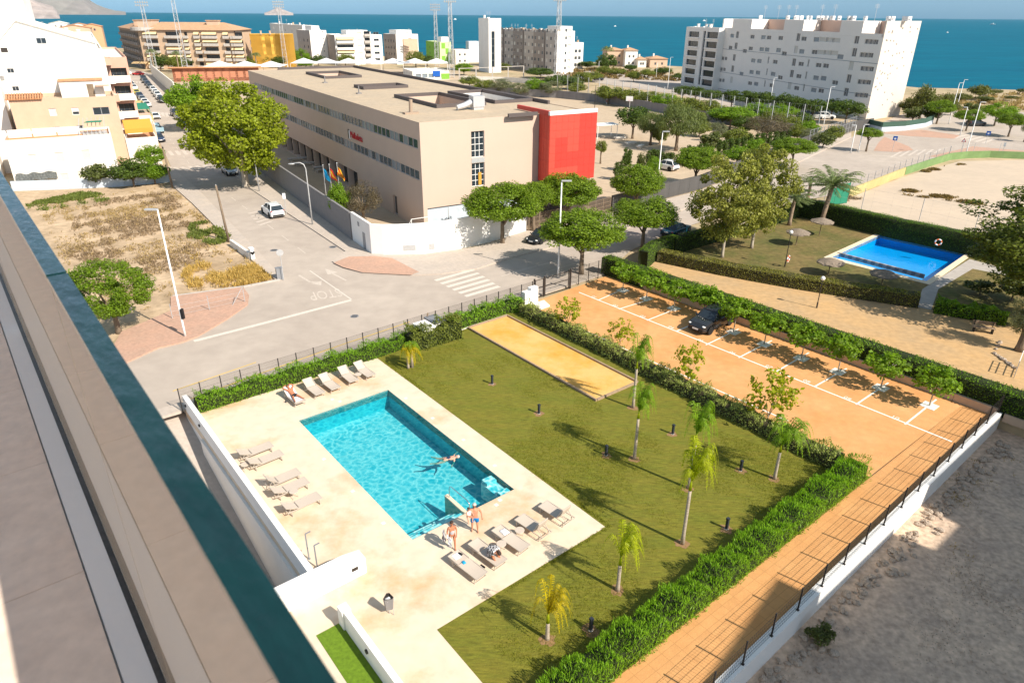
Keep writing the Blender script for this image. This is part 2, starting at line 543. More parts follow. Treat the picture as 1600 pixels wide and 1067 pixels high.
reg('beige_render', (.56, .40, .285), .9, var=.08, scale=.4, bump=.1, bscale=15)
reg('school_render', (.55, .42, .335), .88, var=.03, scale=.25, bump=.06, bscale=18)
reg('school_roof', (.50, .39, .27), .95, var=.10, scale=.25, col2=(.42, .34, .25), bump=.6, bscale=12)
reg('dark_trim', (.11, .09, .085), .7)
reg('red_panel', (.62, .075, .05), .5, var=.06, scale=2, spec=.3)
reg('red_panel_two', (.58, .05, .035), .5, var=.06, scale=2, spec=.3)
reg('red_letter', (.5, .02, .03), .5)
reg('grey_metal', (.30, .31, .33), .5, var=.08, scale=3, metal=.4)
reg('light_metal', (.58, .58, .58), .45, metal=.5, var=.06, scale=4)
reg('galvanised', (.50, .50, .50), .55, metal=.3, var=.12, scale=5)
reg('white_metal', (.78, .77, .75), .5, var=.04, scale=5)
reg('dark_metal', (.035, .030, .028), .5)
reg('channel_metal', (.075, .068, .062), .4, metal=.4, var=.3, scale=30)
reg('bollard', (.03, .035, .045), .5)
reg('bark', (.20, .15, .105), .95, var=.3, scale=6, bump=.7, bscale=18, stretch=(1, 1, .25))
reg('bark_pale', (.42, .36, .29), .9, var=.2, scale=5, bump=.5, bscale=16, stretch=(1, 1, .3))
reg('palm_bark', (.30, .22, .155), .95, var=.3, scale=3, bump=.9, bscale=9, stretch=(1, 1, 3))
reg('ringed_bark', (.40, .33, .26), .9, var=.3, scale=3, bump=.5, bscale=8, stretch=(.5, .5, 5))
reg('terracotta', (.52, .26, .13), .9, var=.22, scale=2, bump=.4, bscale=12)
reg('brown_roof', (.48, .29, .17), .9, var=.18, scale=1, bump=.4, bscale=10)
reg('glass_dark', (.025, .035, .045), .12, spec=.6)
reg('glass_teal', (.02, .06, .08), .15, spec=.6)
reg('glass_pale', (.22, .26, .29), .25, spec=.5)
reg('shutter', (.62, .58, .52), .6, var=.06, scale=8)
reg('frame_white', (.72, .70, .67), .5)
reg('frame_grey', (.36, .37, .38), .5)
reg('recess', (.10, .085, .075), .9)
reg('orange_render', (.60, .35, .20), .9, var=.06, scale=.4)
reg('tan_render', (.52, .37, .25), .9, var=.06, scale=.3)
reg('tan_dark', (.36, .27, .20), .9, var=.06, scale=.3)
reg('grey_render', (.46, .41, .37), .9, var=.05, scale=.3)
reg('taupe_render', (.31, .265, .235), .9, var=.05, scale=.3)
reg('yellow_render', (.68, .40, .07), .9, var=.05, scale=.2)
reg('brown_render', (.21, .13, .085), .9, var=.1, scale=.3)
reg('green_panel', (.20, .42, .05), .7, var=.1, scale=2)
reg('pale_green', (.55, .62, .35), .7)
reg('pinkish', (.60, .36, .27), .9, var=.05, scale=.5)
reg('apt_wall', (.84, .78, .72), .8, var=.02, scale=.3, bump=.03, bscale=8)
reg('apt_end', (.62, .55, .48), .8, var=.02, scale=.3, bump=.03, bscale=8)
reg('apt_pink', (.58, .42, .35), .85, var=.03, scale=.4)
reg('awning', (.70, .53, .30), .85, var=.05, scale=4)
reg('awning_orange', (.58, .30, .05), .8)
reg('brick_red', (.46, .20, .12), .9, var=.15, scale=2)
reg('tent', (.82, .80, .77), .7, var=.03, scale=1)
reg('green_wall', (.17, .26, .10), .9, var=.15, scale=.6)
reg('yellow_wall', (.47, .38, .17), .9, var=.12, scale=.6)
reg('green_mesh', (.02, .20, .12), .7)
reg('green_net', (.05, .10, .075), .9, var=.3, scale=6, bump=.6, bscale=6)
reg('dark_net', (.12, .125, .12), .95, var=.35, scale=4, bump=.8, bscale=5)
reg('concrete', (.46, .42, .38), .9, var=.15, scale=1.5, bump=.3, bscale=12)
reg('concrete_dark', (.22, .21, .21), .9, var=.12, scale=1, bump=.2, bscale=10, stretch=(1, 1, .2))
reg('blue_wall', (.50, .56, .62), .9, var=.12, scale=.8)
reg('stone', (.46, .37, .29), .95, var=.35, scale=4, bump=.7, bscale=12)
reg('thatch', (.24, .19, .145), .95, var=.35, scale=8, bump=.9, bscale=30, stretch=(1, 1, .4))
reg('lamp_white', (.85, .84, .80), .3)
reg('lounger_mesh', (.52, .44, .365), .8, var=.03, scale=20, bump=.1, bscale=120)
reg('lounger_frame', (.46, .40, .34), .45, spec=.4)
reg('towel_white', (.80, .80, .82), .9, var=.04, scale=10, bump=.3, bscale=60)
reg('skin', (.52, .25, .155), .6, var=.06, scale=6)
reg('skin_tan', (.46, .18, .095), .6, var=.06, scale=6)
reg('skin_pale', (.60, .33, .23), .6, var=.05, scale=6)
reg('hair_dark', (.045, .025, .018), .6)
reg('hair_grey', (.52, .44, .38), .7)
reg('shorts_blue', (.0, .16, .42), .8, var=.1, scale=8)
reg('shorts_dark', (.015, .015, .018), .8)
reg('cloth_grey', (.42, .40, .42), .9, var=.1, scale=14)
reg('black_plastic', (.012, .012, .014), .5)
reg('rubber', (.018, .018, .018), .85)
reg('car_white', (.76, .76, .75), .22, spec=.6)
reg('car_dark', (.022, .024, .028), .18, spec=.6)
reg('car_grey', (.14, .145, .15), .22, metal=.5, spec=.6)
reg('car_silver', (.45, .45, .45), .25, metal=.6, spec=.6)
reg('car_navy', (.02, .035, .085), .2, spec=.6)
reg('car_teal', (.004, .045, .075), .2, spec=.6)
reg('car_red', (.45, .015, .02), .22, spec=.6)
reg('car_blue', (.25, .38, .46), .25, spec=.6)
reg('car_yellow', (.62, .55, .08), .25, spec=.6)
reg('chrome', (.6, .6, .6), .2, metal=1)
reg('light_red', (.4, .01, .01), .3)
reg('sign_blue', (.01, .10, .42), .5)
reg('sign_white', (.8, .8, .8), .5)
reg('flag_blue', (.01, .30, .55), .8)
reg('flag_red', (.6, .03, .02), .8)
reg('flag_yellow', (.75, .42, .02), .8)
reg('lifebuoy', (.70, .16, .05), .6)
reg('rock', (.44, .36, .32), .95, var=.3, scale=.004, col2=(.28, .25, .24), bump=.5, bscale=.02)
reg('hill', (.25, .22, .21), .95, var=.15, scale=.002, col2=(.21, .20, .18), bump=.3, bscale=.01)
reg('dark_panel', (.085, .08, .077), .8, var=.1, scale=1, stretch=(1, 1, .2))
reg('chalk', (.52, .53, .52), 1, var=.2, scale=2, bump=.6, bscale=8)
reg('glass_mid', (.16, .155, .15), .4)
reg('tile_floor', (.78, .62, .50), .55, var=.10, scale=2.5, col2=(.84, .70, .58), bump=.05, bscale=40)
reg('blue_tile', (.0, .33, .80), .35, var=.05, scale=1)
reg('coping', (.70, .58, .42), .85, var=.06, scale=1)
reg('slab', (.40, .36, .32), .9, var=.15, scale=1.5)
for k, c, i_, t_ in (('leaf_ficus', (.15, .225, .014), .45, .25), ('leaf_ficus_near', (.13, .205, .010), .42, .25),
                     ('leaf_plane', (.24, .28, .016), .38, .32), ('leaf_bright', (.16, .26, .014), .38, .3),
                     ('leaf_thin', (.24, .245, .045), .5, .25), ('leaf_big', (.11, .135, .018), .5, .25),
                     ('leaf_willow', (.13, .16, .045), .4, .25), ('leaf_dark', (.075, .115, .016), .45, .2),
                     ('leaf_light', (.16, .185, .03), .42, .25), ('leaf_tamarisk', (.12, .095, .055), .35, .15),
                     ('leaf_olive', (.17, .18, .095), .4, .2), ('leaf_pine', (.11, .12, .022), .42, .15),
                     ('leaf_young', (.16, .26, .016), .4, .35), ('leaf_lime', (.27, .30, .012), .35, .4),
                     ('leaf_cypress', (.075, .115, .018), .4, .15), ('leaf_bush', (.10, .12, .03), .45, .2),
                     ('leaf_dry', (.30, .22, .115), .4, .1), ('leaf_oleander', (.175, .32, .016), .42, .28),
                     ('leaf_dull', (.30, .34, .09), .5, .22), ('leaf_clip', (.14, .25, .012), .4, .2),
                     ('leaf_mixed', (.21, .20, .04), .5, .2), ('leaf_palm', (.17, .28, .014), .35, .3),
                     ('leaf_palm_yellow', (.42, .33, .008), .25, .35), ('leaf_palm_lime', (.33, .37, .012), .3, .35),
                     ('leaf_date', (.15, .19, .075), .35, .2), ('grass_dry', (.36, .26, .12), .35, .15),
                     ('grass_gold', (.48, .33, .10), .3, .2), ('grass_grey', (.26, .185, .115), .4, .1),
                     ('weed_green', (.14, .17, .035), .4, .2), ('leaf_ochre', (.20, .135, .05), .5, .2), ('grass_lawn', (.22, .225, .024), .4, .2)):
    M[k] = leafmat(k, c, .5, i_, min(.45, t_ + .1))
reg('soil_patch', (.26, .155, .075), .95, var=.2, scale=6, bump=.4)
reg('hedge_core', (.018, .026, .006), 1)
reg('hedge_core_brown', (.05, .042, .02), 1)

def add_tiles(m, sx, sy, rot, dark=.72):
    """joint lines on a paved surface (fine print below the size of a pixel row)"""
    nt = m.node_tree; b = _bsdf(m)
    t = nt.nodes.new('ShaderNodeTexCoord'); mp = nt.nodes.new('ShaderNodeMapping')
    mp.inputs['Rotation'].default_value = (0, 0, rot)
    br = nt.nodes.new('ShaderNodeTexBrick')
    br.offset = 0
    br.inputs['Scale'].default_value = 1; br.inputs['Brick Width'].default_value = sx; br.inputs['Row Height'].default_value = sy
    br.inputs['Mortar Size'].default_value = .012
    br.inputs['Color1'].default_value = (1, 1, 1, 1); br.inputs['Color2'].default_value = (.93, .93, .93, 1)
    br.inputs['Mortar'].default_value = (dark, dark, dark, 1)
    nt.links.new(t.outputs['Object'], mp.inputs[0]); nt.links.new(mp.outputs[0], br.inputs[0])
    mx = nt.nodes.new('ShaderNodeVectorMath'); mx.operation = 'MULTIPLY'
    src = b.inputs['Base Color'].links[0].from_socket
    nt.links.new(src, mx.inputs[0]); nt.links.new(br.outputs[0], mx.inputs[1]); nt.links.new(mx.outputs[0], b.inputs['Base Color'])
reg('walkway', (.55, .27, .10), .9, var=.07, scale=.4, col2=(.60, .32, .13), bump=.15, bscale=12)
add_tiles(M['walkway'], .8, .4, -ROT_B, .74)

def water_mat(name, shallow, deep, scale, gl=.03):  # tints: painted caustic light lines, then the water between them
    m = bpy.data.materials.new(name); m.use_nodes = True
    nt = m.node_tree; nt.nodes.remove(nt.nodes['Principled BSDF'])
    o = nt.nodes['Material Output']
    tc = nt.nodes.new('ShaderNodeTexCoord')
    n0 = nt.nodes.new('ShaderNodeTexNoise'); n0.inputs['Scale'].default_value = scale * .8; n0.inputs['Detail'].default_value = 3
    ad = nt.nodes.new('ShaderNodeMixRGB'); ad.blend_type = 'ADD'; ad.inputs[0].default_value = .55
    nt.links.new(tc.outputs['Object'], n0.inputs['Vector'])
    nt.links.new(tc.outputs['Object'], ad.inputs[1]); nt.links.new(n0.outputs['Color'], ad.inputs[2])
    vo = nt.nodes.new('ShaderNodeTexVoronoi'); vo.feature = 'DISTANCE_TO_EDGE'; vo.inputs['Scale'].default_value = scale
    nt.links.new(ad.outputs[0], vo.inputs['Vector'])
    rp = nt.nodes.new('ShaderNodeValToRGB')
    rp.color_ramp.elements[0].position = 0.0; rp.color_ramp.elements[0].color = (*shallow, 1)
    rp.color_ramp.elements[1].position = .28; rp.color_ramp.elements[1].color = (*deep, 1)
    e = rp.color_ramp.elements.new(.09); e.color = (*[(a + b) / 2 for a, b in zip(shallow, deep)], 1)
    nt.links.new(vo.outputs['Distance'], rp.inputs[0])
    n1 = nt.nodes.new('ShaderNodeTexNoise'); n1.inputs['Scale'].default_value = scale * .35; n1.inputs['Detail'].default_value = 4
    nt.links.new(tc.outputs['Object'], n1.inputs['Vector'])
    mr = nt.nodes.new('ShaderNodeMapRange'); mr.inputs[1].default_value = .35; mr.inputs[2].default_value = .65
    nt.links.new(n1.outputs['Fac'], mr.inputs[0])
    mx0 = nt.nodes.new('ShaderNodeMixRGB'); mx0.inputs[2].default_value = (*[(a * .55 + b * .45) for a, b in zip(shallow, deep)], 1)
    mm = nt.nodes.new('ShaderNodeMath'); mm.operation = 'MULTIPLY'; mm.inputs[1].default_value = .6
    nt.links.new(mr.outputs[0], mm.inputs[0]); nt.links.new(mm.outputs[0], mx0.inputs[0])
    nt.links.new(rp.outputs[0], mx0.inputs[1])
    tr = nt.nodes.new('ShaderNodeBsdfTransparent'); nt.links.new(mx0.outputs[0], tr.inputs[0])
    gs = nt.nodes.new('ShaderNodeBsdfGlossy'); gs.inputs['Roughness'].default_value = .06
    n2 = nt.nodes.new('ShaderNodeTexNoise'); n2.inputs['Scale'].default_value = scale * 2.2; n2.inputs['Detail'].default_value = 4
    nt.links.new(ad.outputs[0], n2.inputs['Vector'])
    bp = nt.nodes.new('ShaderNodeBump'); bp.inputs['Strength'].default_value = .22; bp.inputs['Distance'].default_value = .08
    nt.links.new(n2.outputs['Fac'], bp.inputs['Height']); nt.links.new(bp.outputs[0], gs.inputs['Normal'])
    lw = nt.nodes.new('ShaderNodeLayerWeight'); lw.inputs['Blend'].default_value = .5; nt.links.new(bp.outputs[0], lw.inputs['Normal'])
    pw_ = nt.nodes.new('ShaderNodeMath'); pw_.operation = 'POWER'; pw_.inputs[1].default_value = 5; nt.links.new(lw.outputs['Facing'], pw_.inputs[0])
    fr = nt.nodes.new('ShaderNodeMath'); fr.operation = 'ADD'; fr.inputs[1].default_value = .02; fr.use_clamp = True; nt.links.new(pw_.outputs[0], fr.inputs[0])
    mx = nt.nodes.new('ShaderNodeMixShader')
    nt.links.new(fr.outputs[0], mx.inputs[0]); nt.links.new(tr.outputs[0], mx.inputs[1]); nt.links.new(gs.outputs[0], mx.inputs[2])
    nt.links.new(mx.outputs[0], o.inputs[0])
    return m
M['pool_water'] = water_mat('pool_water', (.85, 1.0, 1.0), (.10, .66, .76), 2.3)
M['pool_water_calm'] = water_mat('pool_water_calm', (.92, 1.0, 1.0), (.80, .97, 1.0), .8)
reg('pool_tile', (.30, .62, .64), .4, var=.05, scale=1.2)
reg('pool_tile_shaded', (.03, .42, .47), .4, var=.08, scale=1.5)  # darker tile for the walls, their shade put into the colour

def sea_mat():
    m = mat('sea', (.0, .088, .150), .6, spec=.04, col2=(.0, .122, .182), scale=.03, var=.16, stretch=(.3, 1, 1), bump=.5, bscale=.25, w=(.35, .65))
    return m
M['sea'] = sea_mat()

# ---------------------------------------------------------------- setting
coast = [(-1500, 1500), (-700, 900), (-300, 520), (-100, 440), (0, 420), (50, 392), (85, 366), (120, 312), (147, 264), (182, 258), (235, 238), (330, 170), (430, 0), (430, -130), (-1500, -130)]
POOL = rect(-36.65, -23.0, 12.4, 18.72)
POOL_O = rect(-36.95, -22.7, 12.1, 19.02)
RAMP_O = rect(-45.0, -22.6, 1.0, 7.3)
LOT = abp([(-8.45, 8), (-9.65, 47.9), (70, 47.9), (70, 8)])
P2 = gp([(1375, 368), (1300, 402.5), (1447, 440), (1510, 396.5)])
def grow(poly, d):
    cx = sum(p[0] for p in poly) / len(poly); cy = sum(p[1] for p in poly) / len(poly)
    return [(cx + (x - cx) * (1 + d / math.hypot(x - cx, y - cy)), cy + (y - cy) * (1 + d / math.hypot(x - cx, y - cy))) for x, y in poly]
P2_O = grow(P2, .5)
struct('terrain', MB().prism(coast, -12, -.06, holes=[POOL_O, RAMP_O, LOT, P2_O], bottom=False), 'soil')
struct('sea', MB().sheet([(-15000, -300), (15000, -300), (15000, 15000), (-15000, 15000)], -5), 'sea')

def tfrac(q, k): return q[0] + (q[1] - q[0]) * k
road_far = [(1700, 190), (1560, 170), (1465, 163), (1400, 182), (1330, 215), (1240, 258), (1160, 290), (1085, 322), (1000, 352), (860, 388), (800, 403), (745, 421), (690, 429), (644, 431), (600, 429), (566, 427), (535, 418), (519, 410), (540, 394), (381, 289), (340, 245), (262, 165), (222, 112)]
road = abp([(-42.6, -25), (-42.3, 6.9), (-43.75, 46.8)]) + gp([(985, 392), (1035, 368), (1100, 345), (1200, 325), (1262, 312), (1330, 300), (1420, 268), (1480, 248), (1540, 242), (1700, 243)] + road_far + [(150, 97), (185, 113), (200, 125), (230, 180), (268, 262), (310, 298), (355, 345), (395, 385), (440, 434), (430, 440), (381, 450), (389, 463), (387, 477), (356, 499), (309, 527), (247, 545)]) + abp([(-58, -25)])
struct('road', MB().sheet(road, 0.0), 'asphalt')
pv = [(1330, 208), (1240, 240), (1090, 300), (950, 335), (823, 362), (740, 388), (660, 399), (600, 400), (580, 398), (551, 377), (413, 274), (350, 222), (275, 150), (236, 116)]
struct('pavement', MB().prism(gp(road_far[4:] + list(reversed(pv))), -.1, .12), 'pavement')
struct('pavement', MB().sheet(gp([(521, 410.5), (536, 417.5), (566, 425.5), (600, 427.5), (642, 429.5), (655, 425), (612, 403), (585, 400), (545, 401)], .124), .124), 'pink_pavement')
struct('pavement', MB().prism(gp([(440, 433), (395, 384), (355, 344), (310, 297), (268, 261), (255, 262), (266, 288), (300, 318), (368, 386), (430, 438)]), -.1, .1), 'pavement')
struct('pavement', MB().prism(gp([(267, 465), (380, 450), (389, 462), (387, 477), (356, 499), (309, 527), (285, 536), (247, 545), (150, 590), (190, 520), (267, 487)]), -.1, .11), 'pink_pavement')
struct('pavement', MB().prism(abp([(-42.9, -25), (-42.2, 6.9), (-43.7, 46.8), (-44.5, 46.8), (-43.3, 6.9), (-43.8, -25)]), -.1, .1), 'pavement')
struct('pavement', MB().sheet(gp([(1372, 224), (1382, 214), (1420, 229), (1427, 235), (1400, 238), (1365, 236)]), .012), 'pink_pavement')
struct('pavement', MB().sheet(gp([(1375, 208), (1440, 203), (1500, 212), (1490, 217), (1420, 213)]), .012), 'pink_pavement')
struct('pavement', MB().sheet(gp([(1450, 245), (1520, 229), (1600, 236), (1690, 240), (1690, 243), (1540, 241), (1480, 247)]), .012), 'pink_pavement')

def strip(pts, wd, z, mb=None):
    mb = mb or MB()
    for p, q in zip(pts[:-1], pts[1:]):
        p, q = Vector((*p[:2], 0)), Vector((*q[:2], 0))
        n = (q - p).cross(Vector((0, 0, 1))).normalized() * wd / 2
        mb.add([(p - n).xy[:] + (z,), (p + n).xy[:] + (z,), (q + n).xy[:] + (z,), (q - n).xy[:] + (z,)], [(0, 1, 2, 3)])
    return mb
def marking(name, mb, m='road_paint'):
    return struct(name, mb, m)
def zebra(s0, s1, e0, e1, n, wd, z=.006):
    mb = MB()
    for i in range(n):
        k = i / (n - 1)
        p = gp([(s0[0] + (s1[0] - s0[0]) * k, s0[1] + (s1[1] - s0[1]) * k), (e0[0] + (e1[0] - e0[0]) * k, e0[1] + (e1[1] - e0[1]) * k)])
        strip(p, wd, z, mb)
    return mb
marking('zebra_crossing', zebra((680, 438.5), (727, 463), (740, 421.5), (780, 447.5), 6, .48))
marking('zebra_crossing', zebra((388, 334), (405, 352), (404, 330), (424, 346), 5, .45), 'paint_worn')
marking('zebra_crossing', zebra((264, 236), (308, 235), (270, 243), (314, 241), 5, .6), 'paint_worn')
marking('zebra_crossing', zebra((272, 262), (318, 258), (282, 267), (326, 263), 5, .6), 'paint_worn')
marking('zebra_crossing', zebra((240, 175), (272, 178), (243, 181), (276, 184), 6, .9), 'paint_worn')
marking('zebra_crossing', zebra((208, 127), (222, 128), (210, 130), (224, 131), 4, 1.0), 'paint_worn')
marking('zebra_crossing', zebra((1392, 246), (1460, 240), (1410, 236), (1470, 233), 6, .4), 'paint_worn')
marking('zebra_crossing', zebra((1480, 214), (1535, 224), (1505, 208), (1555, 217), 6, .8), 'paint_worn')
marking('lane_marking', strip(gp([(548.5, 469), (420, 503), (303, 533)]), .42, .006))
marking('lane_marking', strip(gp([(484, 423), (549, 468)]), .14, .009))
dash = MB()
for p, q in ((((480, 398)), (300, 262)), ((296, 256), (240, 186))):
    g0, g1 = G(*p), G(*q)
    n = int((g1 - g0).length / 5)
    for i in range(n):
        strip([g0.lerp(g1, (i + .1) / n), g0.lerp(g1, (i + .55) / n)], .11, .006, dash)
for p, q in (((783, 432), (880, 404)), ((812, 437), (905, 410)), ((905, 400), (985, 372))):
    strip(gp([p, q]), .12, .006, dash)
strip(gp([(800, 425), (838, 415)]), .12, .006, dash)
marking('lane_marking', dash, 'paint_worn')
marking('lane_marking', strip(gp([(258, 638), (400, 586), (530, 540), (640, 503)]), .12, .006), 'yellow_paint')
marking('lane_marking', strip(gp([(270, 611), (400, 566)]), .10, .006), 'yellow_paint')
def arrow(pts, head, wd, z=.007):
    mb = strip(gp(pts), wd, z)
    a, b = G(*pts[-1]), G(*head)
    d = b - a; n = d.cross(Vector((0, 0, 1))).normalized() * .55
    mb.add([(a - n)[:2] + (z,), (a + n)[:2] + (z,), (b.x, b.y, z)], [(0, 1, 2)])
    return mb
marking('lane_marking', arrow([(467, 430), (484, 440.5), (494, 441)], (502, 446), .22), 'paint_worn')
marking('lane_marking', arrow([(541, 438.5), (520, 427.5)], (508, 420), .2), 'paint_worn')
st = text_mesh('STOP', 1.0, 'paint_worn')
so_ = put('lane_marking', st, None, G(508.5, 459.3, .008))
vs = [v.co for v in st.vertices]
wx = max(v.x for v in vs) - min(v.x for v in vs); wy = max(v.y for v in vs) - min(v.y for v in vs)
e0, e1 = G(533, 464), G(482, 472)
pl, pr = G(533, 463), G(484, 470)
hx = (pl - pr).length; hy = (G(519, 458) - G(532.5, 465)).length
dxv = (pr - pl).normalized()
so_.rotation_euler = (0, 0, math.atan2(dxv.y, dxv.x)); so_.scale = (hx / wx, 2.1 / wy, 1)
so_['kind'] = 'structure'
for px, r_ in (((554, 494), .35), ((428, 391), .4), ((520, 386), .4)):
    mb = MB().lathe([(r_, 0), (r_, .004)], 20)
    for k in range(-2, 3): mb.b2(-r_ * .7, r_ * .7, k * .11 - .02, k * .11 + .02, .004, .012, 1)
    o = mb.build('manhole_cover', ['grey_metal', 'dark_metal'], None, loc=G(*px, .006)); o['kind'] = 'structure'

struct('vacant_lot', MB().sheet(gp([(-60, 340), (30, 300), (264, 286), (300, 319), (367, 387), (429, 439), (380, 449), (268, 464), (266, 486), (190, 520), (120, 590), (-100, 560)]), -.02), 'vacant')

# pool terrace
terr = [(-42.3, 7.2), (-41.5, 20.42), (-17.85, 20.42), (-17.75, 10.4), (-4, 10.4), (-4, .3), (-22.6, .3), (-22.6, 7.2)]
struct('pool_deck', MB().prism(abp(terr), -.5, 0.0, holes=[POOL], bottom=False), 'deck')
mb = MB()
zb = -1.4
q = POOL
mb.add([(x, y, zb) for x, y in q], [(0, 3, 2, 1)] if False else [(0, 1, 2, 3)], 0)
# basin: floor faces up, walls face in
mb = MB()
area = sum(q[i][0] * q[(i + 1) % 4][1] - q[(i + 1) % 4][0] * q[i][1] for i in range(4))
fl = [(x, y, zb) for x, y in q]
mb.add(fl, [(0, 1, 2, 3) if area > 0 else (3, 2, 1, 0)], 0)
for i in range(4):
    j = (i + 1) % 4
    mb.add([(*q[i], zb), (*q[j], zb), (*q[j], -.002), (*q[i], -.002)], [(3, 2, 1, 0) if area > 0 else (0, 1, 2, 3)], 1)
struct('pool_basin', mb, ['pool_tile', 'pool_tile_shaded'])
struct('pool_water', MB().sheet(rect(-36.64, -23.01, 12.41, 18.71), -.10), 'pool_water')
mb = MB()
for k, (b1, z1) in enumerate(((15.15, -.02), )):
    pass
mb.prism(rect(-23.36, -23.01, 12.42, 15.5), -1.35, -.16)
mb.prism(rect(-23.75, -23.37, 12.42, 15.5), -1.35, -.42)
mb.prism(rect(-24.15, -23.76, 12.42, 15.5), -1.35, -.68)
struct('pool_steps', mb, 'white_wall')
struct('pool_steps', MB().prism(rect(-24.9, -23.01, 15.51, 15.72), -1.35, -.02), 'coping')
struct('pool_steps', MB().prism(rect(-24.9, -23.01, 17.9, 18.70), -1.35, -.35).prism(rect(-24.9, -24.4, 17.95, 18.6), -.35, -.14).prism(rect(-23.5, -23.02, 17.95, 18.6), -.35, -.14), 'white_wall')

struct('lawn', MB().sheet(abp([(-41.5, 20.42), (-42.6, 34.3), (-11.5, 34.9), (-11.5, 10.4), (-17.75, 10.4), (-17.85, 20.42)]), .004), 'lawn')
struct('artificial_turf', MB().prism(rect(-20.55, -6, 6.35, 7.42), 0, .02), 'turf')
struct('sand_court', MB().prism(rect(-41.4, -26.95, 28.85, 32.75), 0, .035, bottom=False), 'sand_court')
struct('parking', MB().sheet(abp([(-42.4, 34.3), (-43.3, 46.7), (-11.7, 47.5), (-11.7, 34.9)]), .002), 'parking')
struct('walkway', MB().sheet(abp([(-11.5, 5), (-11.7, 47.5), (-9.75, 47.7), (-8.55, 5)]), .006), 'walkway')
mb = MB()
strip(abp([(-41.8, 41.45), (-10.3, 42.3)]), .13, .012, mb)
strip(gp([(905, 512), (1010, 561)]), .11, .012, mb); strip(gp([(1010, 561), (1232, 658)]), .11, .012, mb)
DIV = [((934, 469.5), (971.5, 453)), ((967, 483), (1016, 468)), ((1011, 500.6), (1058, 482)), ((1056, 518), (1103, 498)), ((1103, 539), (1154, 514)), ((1154, 559), (1206, 532)), ((1212, 581), (1264, 551)), ((1272, 604.5), (1323, 575.6)), ((1337.5, 632), (1388, 598)), ((1414, 663), (1463, 624))]
for p, q in DIV: strip(gp([p, q]), .12, .010, mb)
struct('bay_marking', mb, 'paint')
for k, (p, q) in enumerate(DIV):
    d = (G(*q) - G(*p)); d.normalize()
    tm = text_mesh('%02d' % (k + 1), .5, 'paint')
    o = put('bay_marking', tm, None, G(*p) + d * .32 - AV * .75 + Vector((0, 0, .013)), math.atan2(AV.y, AV.x))
    o['kind'] = 'structure'
struct('gravel_path', MB().sheet(abp([(-44.2, 48.0)]) + gp([(1030, 404), (1435, 480), (1520, 497), (1750, 545)]) + abp([(12, 48.0)]), -.004), 'path')
struct('garden_lawn', MB().sheet(gp([(1030, 404), (1060, 380), (1130, 352), (1236, 332), (1490, 386), (1560, 405), (1760, 450), (1750, 545), (1520, 497), (1435, 480)]), .001, holes=[P2_O]), 'lawn_dry')
struct('pool_coping', MB().prism(grow(P2, .95), -.3, .05, holes=[P2], bottom=False), 'coping')
mb = MB()
q = P2
area = sum(q[i][0] * q[(i + 1) % 4][1] - q[(i + 1) % 4][0] * q[i][1] for i in range(4))
mb.add([(x, y, -1.0) for x, y in q], [(0, 1, 2, 3) if area > 0 else (3, 2, 1, 0)])
for i in range(4):
    j = (i + 1) % 4
    mb.add([(*q[i], -1.0), (*q[j], -1.0), (*q[j], .04), (*q[i], .04)], [(3, 2, 1, 0) if area > 0 else (0, 1, 2, 3)])
struct('pool_basin', mb, 'blue_tile')
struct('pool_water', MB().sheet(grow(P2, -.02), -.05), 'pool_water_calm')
struct('path', MB().sheet(gp([(1433, 480), (1455, 484), (1466, 452), (1520, 420), (1600, 436), (1600, 428), (1515, 405), (1452, 445), (1441, 452)]), .006), 'slab')

struct('schoolyard', MB().sheet(gp([(413, 273), (551, 376), (580, 397), (660, 397), (823, 360), (950, 333), (1090, 298), (1240, 238), (1330, 206), (1300, 188), (1100, 170), (935, 156), (700, 112), (500, 104), (300, 112), (270, 140), (350, 222)]), .006), 'schoolyard')
struct('sports_court', MB().sheet(gp([(1335, 306), (1420, 274), (1500, 252), (1600, 250), (1700, 254), (1760, 420), (1500, 372), (1290, 330)]), .004), 'court')
struct('car_park', MB().sheet(gp([(840, 108), (1060, 118), (1330, 196), (1300, 206), (1060, 148), (920, 128), (840, 118)]), -.02), 'asphalt')
struct('dirt_lot', MB().sheet([(p[0], p[1]) for p in LOT], -.85), 'lot')
struct('ramp', (lambda m: m.add([ab(-45, .9, -.08), ab(-45, 7.3, -.08), ab(-22.7, 7.3, -4.9), ab(-22.7, .9, -4.9)], [(0, 3, 2, 1)]) or m)(MB()), 'pavement')
struct('ramp_wall', MB().prism(rect(-45, -22.6, .6, .95), -6, .05), 'white_dirty')

# far hills and island across the bay
def hill(name, pts, dist, m, seed=1, thick=900):
    """ridge line given as (x px, y px) seen at distance 'dist'; built as a rough 3-D mound"""
    rng = random.Random(seed)
    cols = []
    for px, py in pts:
        d = _f * FPX + RX * (px - 800) + UY * (533.5 - py)
        k = dist / math.hypot(d.x, d.y)
        p = EYE + d * k
        cols.append((p.x, p.y, max(p.z, -4.5)))
    n = len(cols); R_ = 9
    mb = MB(); vs = []
    for i, (x, y, z) in enumerate(cols):
        l = math.hypot(x, y)
        ux, uy = x / l, y / l
        for k in range(R_):
            t = k / (R_ - 1)
            off = (t - .5) * thick
            hz = math.sin(math.pi * t) ** .8 * (1 if k == R_ // 2 else rng.uniform(.8, 1.05))
            vs.append((x + ux * off, y + uy * off, -5.5 + (z + 5) * hz))
    fs = [(i * R_ + k, (i + 1) * R_ + k, (i + 1) * R_ + k + 1, i * R_ + k + 1) for i in range(n - 1) for k in range(R_ - 1)]
    mb.add(vs, fs)
    return struct(name, mb, m)
